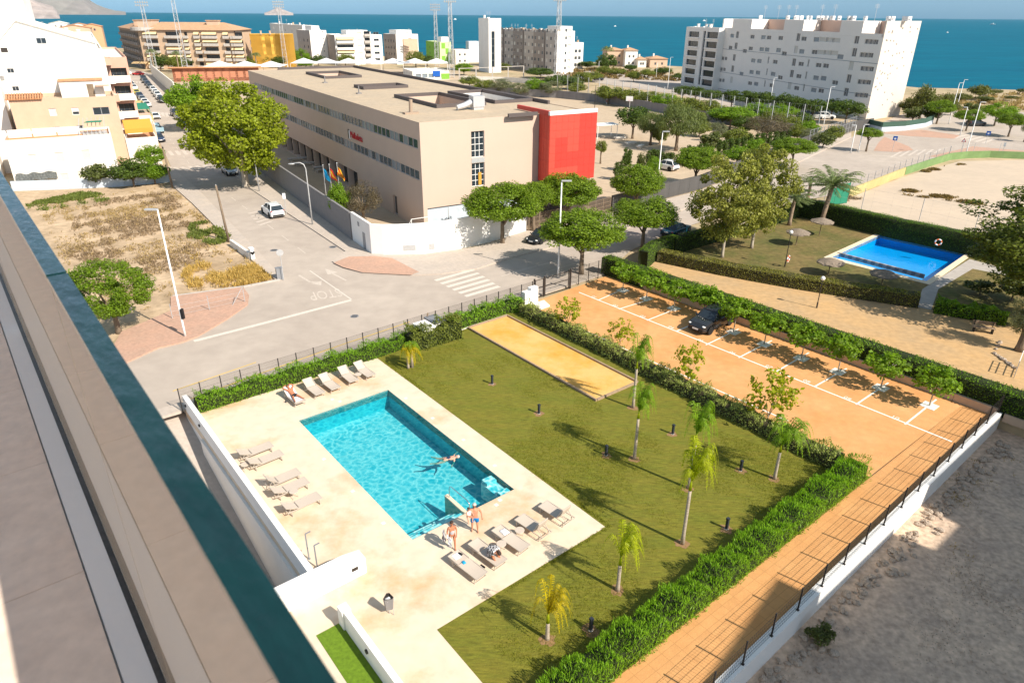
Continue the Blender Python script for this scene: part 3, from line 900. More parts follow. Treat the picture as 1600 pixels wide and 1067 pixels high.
hill('mountain', [(-260, 16), (-160, -20), (-60, -45), (20, -55), (70, -40), (110, -22), (128, -14), (142, 2), (152, 8), (165, 13), (180, 17), (196, 18.6)], 7500, 'hill', 3, 2200)
hill('headland', [(-120, 18), (-40, 0), (20, -6), (48, -2), (60, 4), (72, 7), (82, 10), (88, 16), (92, 22)], 3600, 'rock', 5, 700)
hill('island', [(413, 20.5), (418, 19), (425, 16), (431, 13), (436, 12.5), (441, 14.5), (447, 17), (453, 19.5), (458, 20.6)], 8000, 'rock', 8, 300)
# ---------------------------------------------------------------- buildings
def proj(p):
    q = Vector(p) - EYE
    k = q.dot(_f)
    return 800 + FPX * q.dot(RX) / k, 533.5 - FPX * q.dot(UY) / k
def z_at(p, y):
    lo, hi = -8, 80
    for _ in range(40):
        m = (lo + hi) / 2
        if proj((p[0], p[1], m))[1] > y: lo = m
        else: hi = m
    return lo
def fpx(p0, d, x, y):
    """photograph pixel -> (distance along, height) on the upright plane through p0 along d"""
    r = _f * FPX + RX * (x - 800) + UY * (533.5 - y)
    n = Vector((d.y, -d.x, 0))
    t = (Vector((p0.x, p0.y, 0)) - Vector((EYE.x, EYE.y, 0))).dot(n) / r.dot(n)
    q = EYE + r * t
    return (q - Vector(p0)).dot(d), q.z
def facade(mb, p0, p1, z0, z1, ops, dep=.18, m=0, mr=None):
    p0, p1 = Vector((*p0, 0)), Vector((*p1, 0))
    L = (p1 - p0).length
    d = (p1 - p0) / L
    n = Vector((d.y, -d.x, 0))
    us = sorted({0.0, L} | {min(max(q, 0), L) for o in ops for q in o[:2]})
    ws = sorted({z0, z1} | {min(max(q, z0), z1) for o in ops for q in o[2:4]})
    def P(u, z, k=0.0):
        v = p0 + d * u - n * k
        return (v.x, v.y, z)
    for i in range(len(us) - 1):
        if us[i + 1] - us[i] < 1e-6: continue
        run = None
        for j in range(len(ws) - 1):
            uc, wc = (us[i] + us[i + 1]) / 2, (ws[j] + ws[j + 1]) / 2
            hole = any(o[0] < uc < o[1] and o[2] < wc < o[3] for o in ops)
            if hole or ws[j + 1] - ws[j] < 1e-6:
                if run is not None:
                    mb.add([P(us[i], run), P(us[i + 1], run), P(us[i + 1], ws[j]), P(us[i], ws[j])], [(0, 1, 2, 3)], m); run = None
            elif run is None: run = ws[j]
        if run is not None:
            mb.add([P(us[i], run), P(us[i + 1], run), P(us[i + 1], z1), P(us[i], z1)], [(0, 1, 2, 3)], m)
    mm = m if mr is None else mr
    for o in ops:
        u0, u1, w0, w1 = o[:4]
        k = o[5] if len(o) > 5 and o[5] else dep
        mb.add([P(u0, w0), P(u1, w0), P(u1, w0, k), P(u0, w0, k)], [(0, 1, 2, 3)], mm)
        mb.add([P(u0, w1), P(u0, w1, k), P(u1, w1, k), P(u1, w1)], [(0, 1, 2, 3)], mm)
        mb.add([P(u0, w0), P(u0, w0, k), P(u0, w1, k), P(u0, w1)], [(0, 1, 2, 3)], mm)
        mb.add([P(u1, w0), P(u1, w1), P(u1, w1, k), P(u1, w0, k)], [(0, 1, 2, 3)], mm)
_win = {}
STY = dict(apt=('apt_wall', 'glass_mid', 2, 1), dark=('frame_white', 'glass_dark', 2, 1), teal=('frame_grey', 'glass_teal', 1, 1), pale=('frame_grey', 'glass_pale', 1, 1),
           shutter=('frame_white', 'shutter', 1, 1), grey=('frame_grey', 'glass_dark', 2, 1), stair=('frame_white', 'glass_dark', 3, 4),
           recess=('recess', 'glass_dark', 3, 1), door=('frame_grey', 'recess', 1, 1), garage=('light_metal', 'blue_wall', 5, 1), ground=('dark_metal', 'glass_dark', 6, 1),
           brown=('bark', 'bark', 1, 1), slit=('frame_grey', 'glass_dark', 1, 5), half=('frame_white', 'glass_dark', 1, 2), bars=('dark_metal', 'recess', 5, 2))
def window_mesh(w, h, sty):
    key = (round(w, 2), round(h, 2), sty)
    if key not in _win:
        fm, gm, nx, ny = STY[sty]
        mb = MB()
        t = min(.07, w * .09, h * .12)
        mb.b2(-w / 2, w / 2, .0, .02, 0, h, 1)
        for k in range(nx + 1):
            x = -w / 2 + t / 2 + (w - t) * k / nx
            mb.b2(x - t / 2, x + t / 2, -.03, .0, 0, h, 0)
        for k in range(ny + 1):
            z = t / 2 + (h - t) * k / ny
            mb.b2(-w / 2 + t, w / 2 - t, -.026, .0, z - t / 2, z + t / 2, 0)
        if sty == 'shutter':
            for k in range(1, 6): mb.b2(-w / 2 + t, w / 2 - t, -.012, .0, h * k / 6 - .012, h * k / 6 + .012, 1)
        if sty == 'half':
            mb.b2(-w / 2 + t, w / 2 - t, -.02, .0, h * .45, h - t, 0)
        _win[key] = mb.mesh('window', [fm, gm])
    return _win[key]
def place_window(root, p0, d, u0, u1, w0, w1, sty, k=.18, name='window'):
    n = Vector((d.y, -d.x, 0))
    p = Vector((*p0, 0)) + d * (u0 + u1) / 2 - n * (k - .031)
    return put(name, window_mesh(u1 - u0, w1 - w0, sty), root, (p.x, p.y, w0), math.atan2(d.y, d.x))
def shell(root, fp, h, wins, wall='white_render', roof='school_roof', par=.5, pt=.22, z0=-.2, tops=None, roofmesh=True, sidemats=None, dep=.18, skip=()):
    """walls with openings, windows set back in them, a flat roof inside a parapet"""
    n = len(fp)
    mats = [wall] + ([sidemats[k] for k in sorted(sidemats)] if sidemats else [])
    idx = {k: i + 1 for i, k in enumerate(sorted(sidemats))} if sidemats else {}
    mb = MB()
    for e in range(n):
        if e in skip: continue
        p0, p1 = Vector(fp[e]), Vector(fp[(e + 1) % n])
        ops = wins.get(e, [])
        facade(mb, p0, p1, z0, h + par, ops, dep, idx.get(e, 0))
        d = (p1 - p0).normalized()
        for o in ops:
            nm = 'door' if o[4] in ('door', 'brown', 'garage') else 'window'
            place_window(root, p0, Vector((d.x, d.y, 0)), *o[:4], o[4], (o[5] if len(o) > 5 and o[5] else dep), nm)
    if roofmesh:
        inner = inset(fp, pt)
        if par > 0:
            mb.sheet(fp, h + par, holes=[inner])
            for i in range(n):
                a, b = inner[i], inner[(i + 1) % n]
                mb.add([(*a, h), (*b, h), (*b, h + par), (*a, h + par)], [(3, 2, 1, 0)])
        r = MB().sheet(inner if par > 0 else fp, h)
        r.build('roof', roof, root)
    mb.build('wall', mats, root)
    return root
def inset(fp, t):
    n = len(fp); out = []
    for i in range(n):
        a, b, c = Vector(fp[i - 1]), Vector(fp[i]), Vector(fp[(i + 1) % n])
        d0, d1 = (b - a).normalized(), (c - b).normalized()
        n0, n1 = Vector((-d0.y, d0.x)), Vector((-d1.y, d1.x))
        bi = (n0 + n1); k = bi.dot(n0)
        out.append(tuple(b + bi * (t / k)))
    return out
def grid(L, h, cols, rows, w, hh, sty, u0=1.0, z0=1.1, dz=3.0, u1=None):
    u1 = L - u0 if u1 is None else u1
    ops = []
    for r in range(rows):
        for c in range(cols):
            u = u0 + (u1 - u0) * (c + .5) / cols
            s_ = sty if isinstance(sty, str) else sty[(r * 3 + c * 5 + r * c) % len(sty)]
            ops.append((u - w / 2, u + w / 2, z0 + r * dz, z0 + r * dz + hh, s_))
    return ops
def balcony(root, p, rz, w, dpt=1.3, ph=1.0, wallm='white_render', slabm=None, awn=None, name='balcony'):
    """slab with a solid front; local -y is outward"""
    mb = MB()
    mb.b2(-w / 2, w / 2, -dpt, 0, -.18, 0)
    mb.b2(-w / 2, w / 2, -dpt, -dpt + .12, 0, ph)
    mb.b2(-w / 2, -w / 2 + .1, -dpt + .12, 0, 0, ph); mb.b2(w / 2 - .1, w / 2, -dpt + .12, 0, 0, ph)
    key = ('balcony', w, dpt, ph, wallm)
    if key not in _win: _win[key] = mb.mesh('balcony', wallm)
    o = put(name, _win[key], root, p, rz)
    if awn:
        k2 = ('awning', w, awn)
        if k2 not in _win:
            a = MB()
            a.add([(-w / 2 + .1, -.02, 2.6), (w / 2 - .1, -.02, 2.6), (w / 2 - .1, -dpt - .25, 1.45), (-w / 2 + .1, -dpt - .25, 1.45),
                   (-w / 2 + .1, -.02, 2.56), (w / 2 - .1, -.02, 2.56), (w / 2 - .1, -dpt - .25, 1.41), (-w / 2 + .1, -dpt - .25, 1.41)],
                  [(0, 3, 2, 1), (4, 5, 6, 7), (2, 3, 7, 6), (0, 1, 5, 4), (1, 2, 6, 5), (3, 0, 4, 7)])
            _win[k2] = a.mesh('awning', awn)
        put('awning', _win[k2], root, p, rz)
    return o
def roof_clutter(root, fp, h, n, seed, mats=('white_render', 'light_metal', 'tan_render')):
    """chimneys, vents and air-conditioning boxes standing on a flat roof"""
    rng = random.Random(seed)
    xs = [p[0] for p in fp]; ys = [p[1] for p in fp]
    for k in range(n):
        x = rng.uniform(min(xs) + 1, max(xs) - 1); y = rng.uniform(min(ys) + 1, max(ys) - 1)
        t = rng.random()
        if t < .45:
            mb = MB().b2(-.35, .35, -.35, .35, 0, 1.5); mb.b2(-.45, .45, -.45, .45, 1.5, 1.62)
            mb.build('chimney', rng.choice(mats), root, loc=(x, y, h), rz=rng.uniform(0, .2))
        elif t < .8:
            mb = MB().b2(-.45, .45, -.2, .2, .1, .85); mb.lathe([(.28, 0), (.28, .03)], 12, (0, -.2, .45)); mb.b2(-.4, -.3, -.15, .15, 0, .1); mb.b2(.3, .4, -.15, .15, 0, .1)
            mb.build('air_conditioner', 'white_metal', root, loc=(x, y, h), rz=rng.choice((0, 1.57)))
        else:
            mb = MB().tube([(0, 0, 0), (0, 0, 3.2)], .03, 6)
            for i in range(4): mb.bar((-.5 + .06 * i, 0, 2.3 + .25 * i), (.5 - .06 * i, 0, 2.3 + .25 * i), .03)
            mb.build('antenna', 'galvanised', root, loc=(x, y, h))

# --- school -----------------------------------------------------------------
SH = 12.2
SO = G(655, 193, SH); SO.z = 0
SRZ = R(31.5)
SX = Vector((math.cos(SRZ), math.sin(SRZ), 0)); SY = Vector((-SX.y, SX.x, 0))
def sloc(px, py, z=SH):
    v = G(px, py, z) - SO
    return v.dot(SX), v.dot(SY)
def sw(x, y, z=0): return SO + SX * x + SY * y + Vector((0, 0, z))
school = thing('school_building', 'long beige three-storey school with two ribbon window rows and flat gravel roof', 'school', SO, SRZ)
SL, XF = 84.0, 15.4
def _sol(f, t, lo, hi):
    for _ in range(40):
        m = (lo + hi) / 2
        if f(m) < t: lo = m
        else: hi = m
    return m
rx0 = _sol(lambda k: proj(sw(k, 0, 11.0))[0], 842.5, 5, 40)
ry0 = -_sol(lambda k: proj(sw(rx0, -k, 12.0))[0], 859.5, 0, 9)
rx1 = _sol(lambda k: proj(sw(k, ry0, 12.0))[0], 933, rx0, 40)
SW_ = rx1; XF = rx0 - .3
zt = lambda y: z_at(SO, y)
r1 = (zt(235), zt(220)); r2 = (zt(284.4), zt(269.4))
sty_cycle = ['teal', 'teal', 'pale', 'teal', 'teal', 'pale', 'pale', 'teal', 'teal', 'teal', 'pale']
ops3 = []
N_ = 58
for r_, (a, b) in enumerate((r1, r2)):
    for k in range(N_):
        u1 = SL - .7 - k * 1.36; u0 = u1 - 1.345
        ops3.append((u0, u1, a, b, sty_cycle[(k * (3 + r_) + k // 4) % len(sty_cycle)], .12))
for k in range(14):                                   # ground floor, glazed and set back
    u1 = SL - 22 - k * 4.2; ops3.append((u1 - 4.0, u1, .1, 2.9, 'ground', .9))
ops3.append((SL - 9.2, SL - 7.9, .1, 2.5, 'door', .3))
# front: stair window and garage panels
d0 = SX
(ua, za), (ub, zb_) = fpx(SO, d0, 736, 206), fpx(SO, d0, 757, 245)
(uc_, zc_), (ud_, zd_) = fpx(SO, d0, 736, 256), fpx(SO, d0, 758, 290)
(ug, zg), (uh_, zh_) = fpx(SO, d0, 668, 326), fpx(SO, d0, 735, 318)
ops0 = [(ua, ub, zb_, za, 'stair', .25), (ua, ub, zd_, zc_, 'stair', .25), (ug, XF - 1.2, .1, zg, 'garage', .25)]
fp = [(0, 0), (SW_, 0), (SW_, SL), (0, SL)]
shell(school, fp, SH - .05, {0: ops0, 3: ops3}, 'school_render', 'school_roof', .12, .3, roofmesh=False)
o = MB().b2(ua, ub, -.03, .0, zd_ + (zc_ - zd_) + .05, zb_ - .05).build('panel', 'light_metal', school)
o = MB().b2(ua + (ub - ua) * .55, ua + (ub - ua) * .78, .1, .16, zd_ + .15, zd_ + 1.6).build('panel', 'awning_orange', school)
wells = []
for q in ([(537, 240), (775, 300), (1040, 285), (790, 225)], [(870, 220), (1110, 275), (1340, 262), (1060, 205)], [(295, 180), (345, 192), (590, 180), (525, 168)], [(0, 95), (100, 128), (310, 120), (215, 98)]):
    c = [sloc(480 + x / 3.81, 90 + y / 3.81) for x, y in q]
    xs = sorted(p[0] for p in c); ys = sorted(p[1] for p in c)
    x0, x1 = (xs[0] + xs[1]) / 2, (xs[2] + xs[3]) / 2; y0, y1 = (ys[0] + ys[1]) / 2, (ys[2] + ys[3]) / 2
    x0 = max(1.2, x0); x1 = min(SW_ - .8, x1)
    wells.append((x0, x1, y0, y1))
hol = [[(a, c), (b, c), (b, d), (a, d)] for a, b, c, d in wells]
rf = MB().sheet(fp, SH, holes=hol)
roof = rf.build('roof', 'school_roof', school)
for i, (a, b, c, d) in enumerate(wells):
    deep = SH - (1.6 if i == 2 else 3.6 if i != 2 else 2)
    mb = MB()
    mb.add([(a, c, deep), (b, c, deep), (b, d, deep), (a, d, deep)], [(0, 1, 2, 3)], 1)
    for p, q in (((a, c), (b, c)), ((b, c), (b, d)), ((b, d), (a, d)), ((a, d), (a, c))):
        mb.add([(*p, deep), (*q, deep), (*q, SH), (*p, SH)], [(3, 2, 1, 0)], 2 if i == 1 else 0)
    mb.build('light_well', ['school_render', 'school_roof', 'white_wall'], roof)
    rim = MB(); t = .32; hh = .45
    rim.b2(a - t, b + t, c - t, c, SH, SH + hh); rim.b2(a - t, b + t, d, d + t, SH, SH + hh)
    rim.b2(a - t, a, c, d, SH, SH + hh); rim.b2(b, b + t, c, d, SH, SH + hh)
    rim.build('rim', 'dark_trim', roof)
pr = MB(); pr.b2(SW_ - .35, SW_, 8, SL, SH, SH + .45); pr.b2(6, SW_ - .36, SL - .35, SL, SH, SH + .45)
pr.build('parapet', 'dark_trim', roof)
x, y = sloc(800 + 9, 183); MB().b2(x - 1.2, x + 2.8, y, y + .3, SH, SH + .4).build('parapet', 'dark_trim', roof)
for px, py in ((508, 130), (561, 147)):
    x, y = sloc(px, py); MB().b2(x - .35, x + .35, y - .35, y + .35, SH, SH + .15).tube([(x, y, SH), (x, y, SH + 1.1)], .09, 8).build('vent', 'concrete_dark', roof)
x, y = sloc(642, 178); MB().b2(x - .9, x + .9, y - .4, y + .4, SH, SH + .2).tube([(x, y, SH), (x + .05, y, SH + 1.6)], .22, 10).build('vent', 'tan_dark', roof)
x, y = sloc(732, 172)
MB().b2(x + .4, x + 2.0, y - .6, y + .6, SH + .35, SH + 1.6).tube([(x - 1.6, y, SH + .35), (x - .6, y, SH + .55), (x + .4, y, SH + .9)], [.3, .34, .4], 10).b2(x + .5, x + 1.9, y - .5, y + .5, SH, SH + .34).build('air_conditioner', 'light_metal', roof)
# lettering on the side wall
d3 = -SY
p3 = sw(0, SL)
u_, z_ = fpx(p3, d3, 557, 213)
tm = text_mesh('Malladeta', 1.25, 'red_letter', .04)
o = put('lettering', tm, school, (-.06, SL - u_, z_ - .1), None); o.rotation_euler = (R(90), 0, R(-90))
u2, z2 = fpx(p3, d3, 544.5, 209)
MB().b2(-.10, -.01, SL - u2 - .35, SL - u2 + .0, z2 - .6, z2 + .6).build('emblem', 'dark_metal', school)
MB().b2(-.10, -.01, SL - u2 - .8, SL - u2 - .42, z2 - .6, z2 + .5).build('emblem', 'sign_white', school)
# red stair tower
zb0 = 4.4
tower = MB()
tower.prism([(rx0, ry0), (rx1, ry0), (rx1, 9), (SW_ + .02, 9), (SW_ + .02, -.02), (rx0 + .0, -.02)] if rx1 > SW_ else [(rx0, ry0), (rx1, ry0), (rx1, -.02), (rx0, -.02)], zb0, SH + .1)
tw = tower.build('stair_tower', 'red_panel', school)
MB().b2(rx0 + .6, rx1 - .6, ry0 + .8, -.03, -.1, zb0 - .01).build('base', 'dark_trim', tw)
rng = random.Random(4)
npx, npz = 8, 9
pw, ph_ = (rx1 - rx0) / npx, (SH + .1 - zb0) / npz
pmesh = [MB().b2(-pw / 2 + .007, pw / 2 - .007, -.05, -.003, .007, ph_ - .007).mesh('panel', k) for k in ('red_panel', 'red_panel_two')]
for i in range(npx):
    for j in range(npz):
        dk = (i >= 5) or (1 <= i < 3 and 2 <= j < 6) or (3 <= i < 5 and j < 4 and j != 1)
        put('panel', pmesh[1 if dk else 0], tw, (rx0 + (i + .5) * pw, ry0, zb0 + j * ph_))
npy = 4; pd = (-ry0 - .04) / npy
pm2 = MB().b2(-.05, -.003, -pd / 2 + .015, pd / 2 - .015, .015, (SH + .1 - zb0) / 3 - .015).mesh('panel', 'red_panel')
for i in range(npy):
    for j in range(3): put('panel', pm2, tw, (rx0, ry0 + (i + .5) * pd, zb0 + j * (SH + .1 - zb0) / 3))
MB().b2(rx0 - .06, rx1 + .02, ry0 - .06, ry0 + .25, SH + .11, SH + .55).build('parapet', 'white_wall', tw)
MB().b2(rx0 - .06, rx0 + .25, ry0 + .26, 5.0, SH + .11, SH + .6).build('parapet', 'red_panel', tw)
MB().b2(XF - .4, rx0 + .0, -2.2, -.02, 3.6, zb0 - .2).build('canopy', 'school_render', school)

# perimeter wall of the school: grey panel wall along the street, white curved corner
def wall_run(name, label, cat, pts, h, t, m, cap=None, joints=0, zs=None, capm='white_wall'):
    """wall along world points; its panels are parts"""
    o = Vector((*pts[0][:2], 0))
    root = thing(name, label, cat, o)
    for i in range(len(pts) - 1):
        p, q = Vector((*pts[i][:2], 0)), Vector((*pts[i + 1][:2], 0))
        L = (q - p).length; d = (q - p) / L; rz = math.atan2(d.y, d.x)
        if joints:
            n = max(1, round(L / joints)); w_ = L / n
            me = MB().b2(.01, w_ - .01, -t / 2, t / 2, -.2, h).mesh('panel', m)
            for k in range(n): put('panel', me, root, p + d * (k * w_) - o, rz)
        else:
            MB().b2(0, L, -t / 2, t / 2, -.3, h).build('panel', m, root, loc=p - o, rz=rz)
        if cap: MB().b2(-.02, L + .02, -t / 2 - .04, t / 2 + .04, h + .002, h + cap).build('coping', capm, root, loc=p - o, rz=rz)
    return root
wp = [G(413, 273), G(551, 376)]
wall_run('boundary_wall', 'tall grey ribbed wall along the school side of the street', 'wall', [G(345, 222)] + wp, 3.25, .25, 'concrete_dark', None, 1.05)
cw = [G(551.5, 376.5), G(580, 397)]
whitewall = thing('boundary_wall', 'white curved school corner wall facing the junction', 'wall', cw[0])
mb = MB()
pts = [G(*p) for p in ((551.5, 376.5), (581, 398))]
arc = [G(581, 398), G(600, 399.3), (G(625, 399)), G(660, 397), G(700, 392), G(740, 384), G(785, 373), G(823, 361)]
pl = [p - cw[0] for p in pts + arc[1:]]
fp_w = [(p.x, p.y) for p in pl]
ins = []
for i, p in enumerate(pl):
    a, b = pl[max(i - 1, 0)], pl[min(i + 1, len(pl) - 1)]
    d = (b - a).normalized(); ins.append((p.x - d.y * .28, p.y + d.x * .28))
mb.prism(fp_w + list(reversed(ins)), -.2, 3.3)
mb.build('panel', 'white_wall', whitewall)
def on_wall(px, py, w_, h_, matn, root, p0, p1, name):
    d = (p1 - p0).normalized(); u, z = fpx(p0, d, px, py)
    n = Vector((d.y, -d.x, 0)); q = p0 + d * u + n * .02 - root.location
    mb = MB().b2(-w_ / 2, w_ / 2, -.02, .02, -h_ / 2, h_ / 2)
    for k in range(1, 4): mb.b2(-w_ / 2 + .05, w_ / 2 - .05, -.03, -.021, -h_ / 2 + h_ * k / 4 - .012, -h_ / 2 + h_ * k / 4 + .012)
    mb.build(name, matn, root, loc=(q.x, q.y, z), rz=math.atan2(d.y, d.x))
on_wall(640, 387, 1.3, .6, 'light_metal', whitewall, arc[2], arc[3], 'cabinet')
on_wall(675, 385, .6, .65, 'light_metal', whitewall, arc[3], arc[4], 'cabinet')
on_wall(569.5, 377, .7, 1.9, 'grey_metal', whitewall, pts[0], pts[1], 'cabinet')
on_wall(560, 350, .45, .45, 'grey_metal', whitewall, pts[0], pts[1], 'vent')

def rows_of(h, dz=2.95): return max(1, int((h - .6) / dz))
# --- street on the left ------------------------------------------------------
S0 = G(190, 280); SRT = R(30)
sdv = Vector((-.5, .8660254, 0)); tdv = Vector((.8660254, .5, 0))
def ST(s_, t_, z=0): return S0 + sdv * s_ + tdv * t_ + Vector((0, 0, z))
def pxwin(loc, rects, sty, d=tdv):
    out = []
    for i, (x0, y0, x1, y1) in enumerate(rects):
        u0, z1 = fpx(loc, d, x0, y0); u1, z0 = fpx(loc, d, x1, y1)
        out.append((min(u0, u1), max(u0, u1), min(z0, z1), max(z0, z1), sty if isinstance(sty, str) else sty[i]))
    return out
def z1(x, y, v=4): return (x / v, y / v)
loc = ST(0, -13.3)
wh = thing('house', 'low white flat-roofed house with closed shutters beside the vacant lot', 'house', loc, SRT)
fp = [(0, 0), (13.3, 0), (13.3, 8), (0, 8)]
ops = pxwin(loc, [(42, 242, 61, 258), (84, 239, 103, 254.5), (126, 235, 143, 250), (93, 272, 112, 292)], ['shutter', 'shutter', 'shutter', 'shutter'])
shell(wh, fp, 6.3, {0: ops}, 'white_dirty', 'terracotta', .35, .2, dep=.12)
mb = MB()
for k in range(3): mb.b2(.6 + k * 3.0, 3.4 + k * 3.0, 2.2, 2.35, 6.3, 7.7)
mb.build('parapet', 'white_dirty', wh); MB().b2(.3, 9.8, 2.0, 2.18, 6.3, 6.62).build('coping', 'terracotta', wh)
terr = MB().b2(8.9, 12.9, 1.2, 6, 6.31, 6.4)
for k in range(7): terr.bar((9.2 + k * .55, .5, 6.5), (9.6 + k * .55, 5.5, 8.4), .07)
terr.build('pergola', 'galvanised', wh); MB().prism([(10.2, 2.6), (12.4, 2.4), (12.6, 4.0), (10.6, 4.2)], 8.05, 8.12).build('awning', 'green_mesh', wh)
u0, zt0 = fpx(loc, tdv, 24, 271); u1_, zt1 = fpx(loc, tdv, 88, 268)
net = MB(); nn = 16
vs = []
for i in range(nn + 1):
    for j in range(5):
        vs.append((u0 + (u1_ - u0) * i / nn, -.35 - .12 * math.sin(i * 1.7 + j) - .1 * j, zt0 - .1 - j * (zt0 - 1.2) / 4 + .12 * math.sin(i * 1.1)))
net.add(vs, [(i * 5 + j, i * 5 + j + 1, (i + 1) * 5 + j + 1, (i + 1) * 5 + j) for i in range(nn) for j in range(4)])
net.add([(v[0], v[1] + .03, v[2]) for v in vs], [(i * 5 + j, (i + 1) * 5 + j, (i + 1) * 5 + j + 1, i * 5 + j + 1) for i in range(nn) for j in range(4)])
o = net.build('shade_net', 'dark_net', None, loc=loc, rz=SRT); tag(o, 'dark crumpled shade net hung along the white house wall', 'shade net')
loc = ST(8.2, -12.0)
bh = thing('house', 'beige rendered house with roller shutters and orange roof tiles on its left end', 'house', loc, SRT)
fp = [(0, 0), (13.8, 0), (13.8, 9), (0, 9)]
ops = pxwin(loc, [(75.5, 170, 90, 181), (111, 169, 125, 179.5), (144, 168.5, 172.5, 179), (84, 198, 96, 204), (119, 196.5, 131, 204)], ['shutter', 'half', 'grey', 'shutter', 'grey'])
shell(bh, fp, 10.6, {0: ops}, 'beige_render', 'school_roof', .5, .2, dep=.14)
mb = MB(); mb.prism([(-.3, -.35), (4.2, -.35), (4.2, 4), (-.3, 4)], 11.12, 11.18)
for k in range(14): mb.tube([(-.2 + k * .33, -.4, 11.2), (-.2 + k * .33, 2, 11.75), (-.2 + k * .33, 4.2, 11.3)], .13, 6)
mb.build('roof_tiles', 'terracotta', bh)
pent = MB().b2(6.6, 12.6, 5.5, 9.2, 10.6, 13.0); pent.build('penthouse', 'white_dirty', bh)
MB().b2(6.5, 12.7, 5.3, 9.3, 13.01, 13.15).build('coping', 'terracotta', bh)
MB().b2(10.3, 11.2, 5.42, 5.49, 10.65, 12.5).build('door', 'bark', bh)
MB().b2(11.5, 13.4, 4.1, 5.4, 12.2, 12.35).build('awning', 'pinkish', bh)
# tall white block behind
loc = ST(17.6, -13.5)
wb = thing('apartment_block', 'tall plain white party-walled block with pink balconies on its street side', 'apartment block', loc, SRT)
L_ = 15.2
fp = [(0, 0), (L_, 0), (L_, 112), (0, 112)]
ops1 = []
for r_ in range(6):
    for (a, b) in ((1.2, 4.6), (8, 10), (13, 15), (18, 21), (25, 28), (31, 33), (38, 41), (48, 51), (58, 60), (66, 69), (76, 78), (84, 87), (95, 98), (104, 107)):
        ops1.append((a, b, .8 + r_ * 2.85, 2.9 + r_ * 2.85, 'recess', .9))
shell(wb, fp, 17.0, {1: ops1}, 'white_render', 'white_dirty', .45, .2)
for r_ in range(6):
    balcony(wb, (L_, 2.9, .8 + r_ * 2.85), R(90), 3.6, .9, .95, 'pinkish' if r_ % 2 else 'white_render')
MB().b2(L_ + .003, L_ + .05, 1.0, 4.8, 16.0, 17.3).build('panel', 'pinkish', wb)
roof_clutter(wb, fp, 17.0, 16, 5)
pb_ = thing('apartment_block', 'pink and white balcony stack at the street end of the tall white block', 'apartment block', ST(21, 1.75), SRT)
fp = [(0, 0), (3.3, 0), (3.3, 40), (0, 40)]
shell(pb_, fp, 15.6, {0: [(.5, 2.9, .9 + k * 2.85, 2.9 + k * 2.85, 'recess', .8) for k in range(5)], 1: [(a, a + 1.6, 1 + k * 2.85, 2.7 + k * 2.85, 'shutter') for k in range(5) for a in (3, 9, 15, 22, 29, 35)]}, 'pinkish', 'white_dirty', .4, .15, sidemats={1: 'white_render'})
for k in range(5): balcony(pb_, (1.7, 0, .8 + k * 2.85), 0, 3.0, .8, .95, 'white_dirty')
for s_, t_, w_, d_, h_, m_, lab in ((84, 3.4, 4.4, 100, 3.3, 'white_dirty', 'long low pale row behind the furthest parked cars'), (131, -12, 14, 95, 13.5, 'white_render', 'white terrace of flats at the far left end of the street')):
    b = thing('house' if h_ < 5 else 'apartment_block', lab, 'house' if h_ < 5 else 'apartment block', ST(s_, t_), SRT)
    fp = [(0, 0), (w_, 0), (w_, d_), (0, d_)]
    shell(b, fp, h_, {1: grid(d_, h_, int(d_ / 5), rows_of(h_), 1.6, 1.4, ['shutter', 'grey'])}, m_, 'white_dirty', .4, .2)
def gable(root, x0, x1, y0, y1, h0, h1, wm, rm, xr=None):
    """block whose ridge runs away from the viewer"""
    xr = (x0 + x1) / 2 if xr is None else xr
    mb = MB()
    mb.add([(x0, y0, 0), (x1, y0, 0), (x1, y0, h0), (xr, y0, h1), (x0, y0, h0)], [(0, 1, 2, 3, 4)])
    mb.add([(x0, y1, 0), (x1, y1, 0), (x1, y1, h0), (xr, y1, h1), (x0, y1, h0)], [(4, 3, 2, 1, 0)])
    mb.add([(x1, y0, 0), (x1, y1, 0), (x1, y1, h0), (x1, y0, h0)], [(0, 1, 2, 3)])
    mb.add([(x0, y0, 0), (x0, y1, 0), (x0, y1, h0), (x0, y0, h0)], [(3, 2, 1, 0)])
    mb.build('wall', wm, root)
    rb = MB(); e = .35
    for s_, xa in ((1, x1), (-1, x0)):
        k = (h1 - h0) / abs(xa - xr)
        xo = xa + s_ * e; zo = h0 - k * e
        v = [(xr, y0 - e, h1 + .02), (xo, y0 - e, zo + .02), (xo, y1 + e, zo + .02), (xr, y1 + e, h1 + .02)]
        v += [(p[0], p[1], p[2] + .22) for p in v]
        f = [(0, 1, 2, 3), (7, 6, 5, 4), (0, 4, 5, 1), (1, 5, 6, 2), (2, 6, 7, 3), (3, 7, 4, 0)]
        rb.add(v, f if s_ < 0 else [tuple(reversed(q)) for q in f])
    rb.build('roof', rm, root)
loc = ST(26, -13)
g2 = thing('house', 'white gabled house rising behind the plain white party wall', 'house', loc, SRT)
gable(g2, 0, 14, 0, 26, 18.0, 21.4, 'white_render', 'white_dirty', 3.5)
ops = [(6.1, 7.4, 18.6, 19.5, 'grey')]
place_window(g2, (0, 0), Vector((1, 0, 0)), 5.6, 7.0, 18.0, 18.9, 'grey', -.02)
loc = ST(58, -9)
g3 = thing('house', 'cream gabled house further along the white terrace', 'house', loc, SRT)
gable(g3, -2, 11, 0, 30, 15.5, 18.8, 'white_render', 'white_dirty', 3)
loc = ST(30, -31)
w3 = thing('apartment_block', 'tallest white gabled block at the left edge with narrow windows', 'apartment block', loc, SRT)
gable(w3, 0, 23, 0, 24, 27.5, 30.5, 'white_render', 'white_dirty', 8)
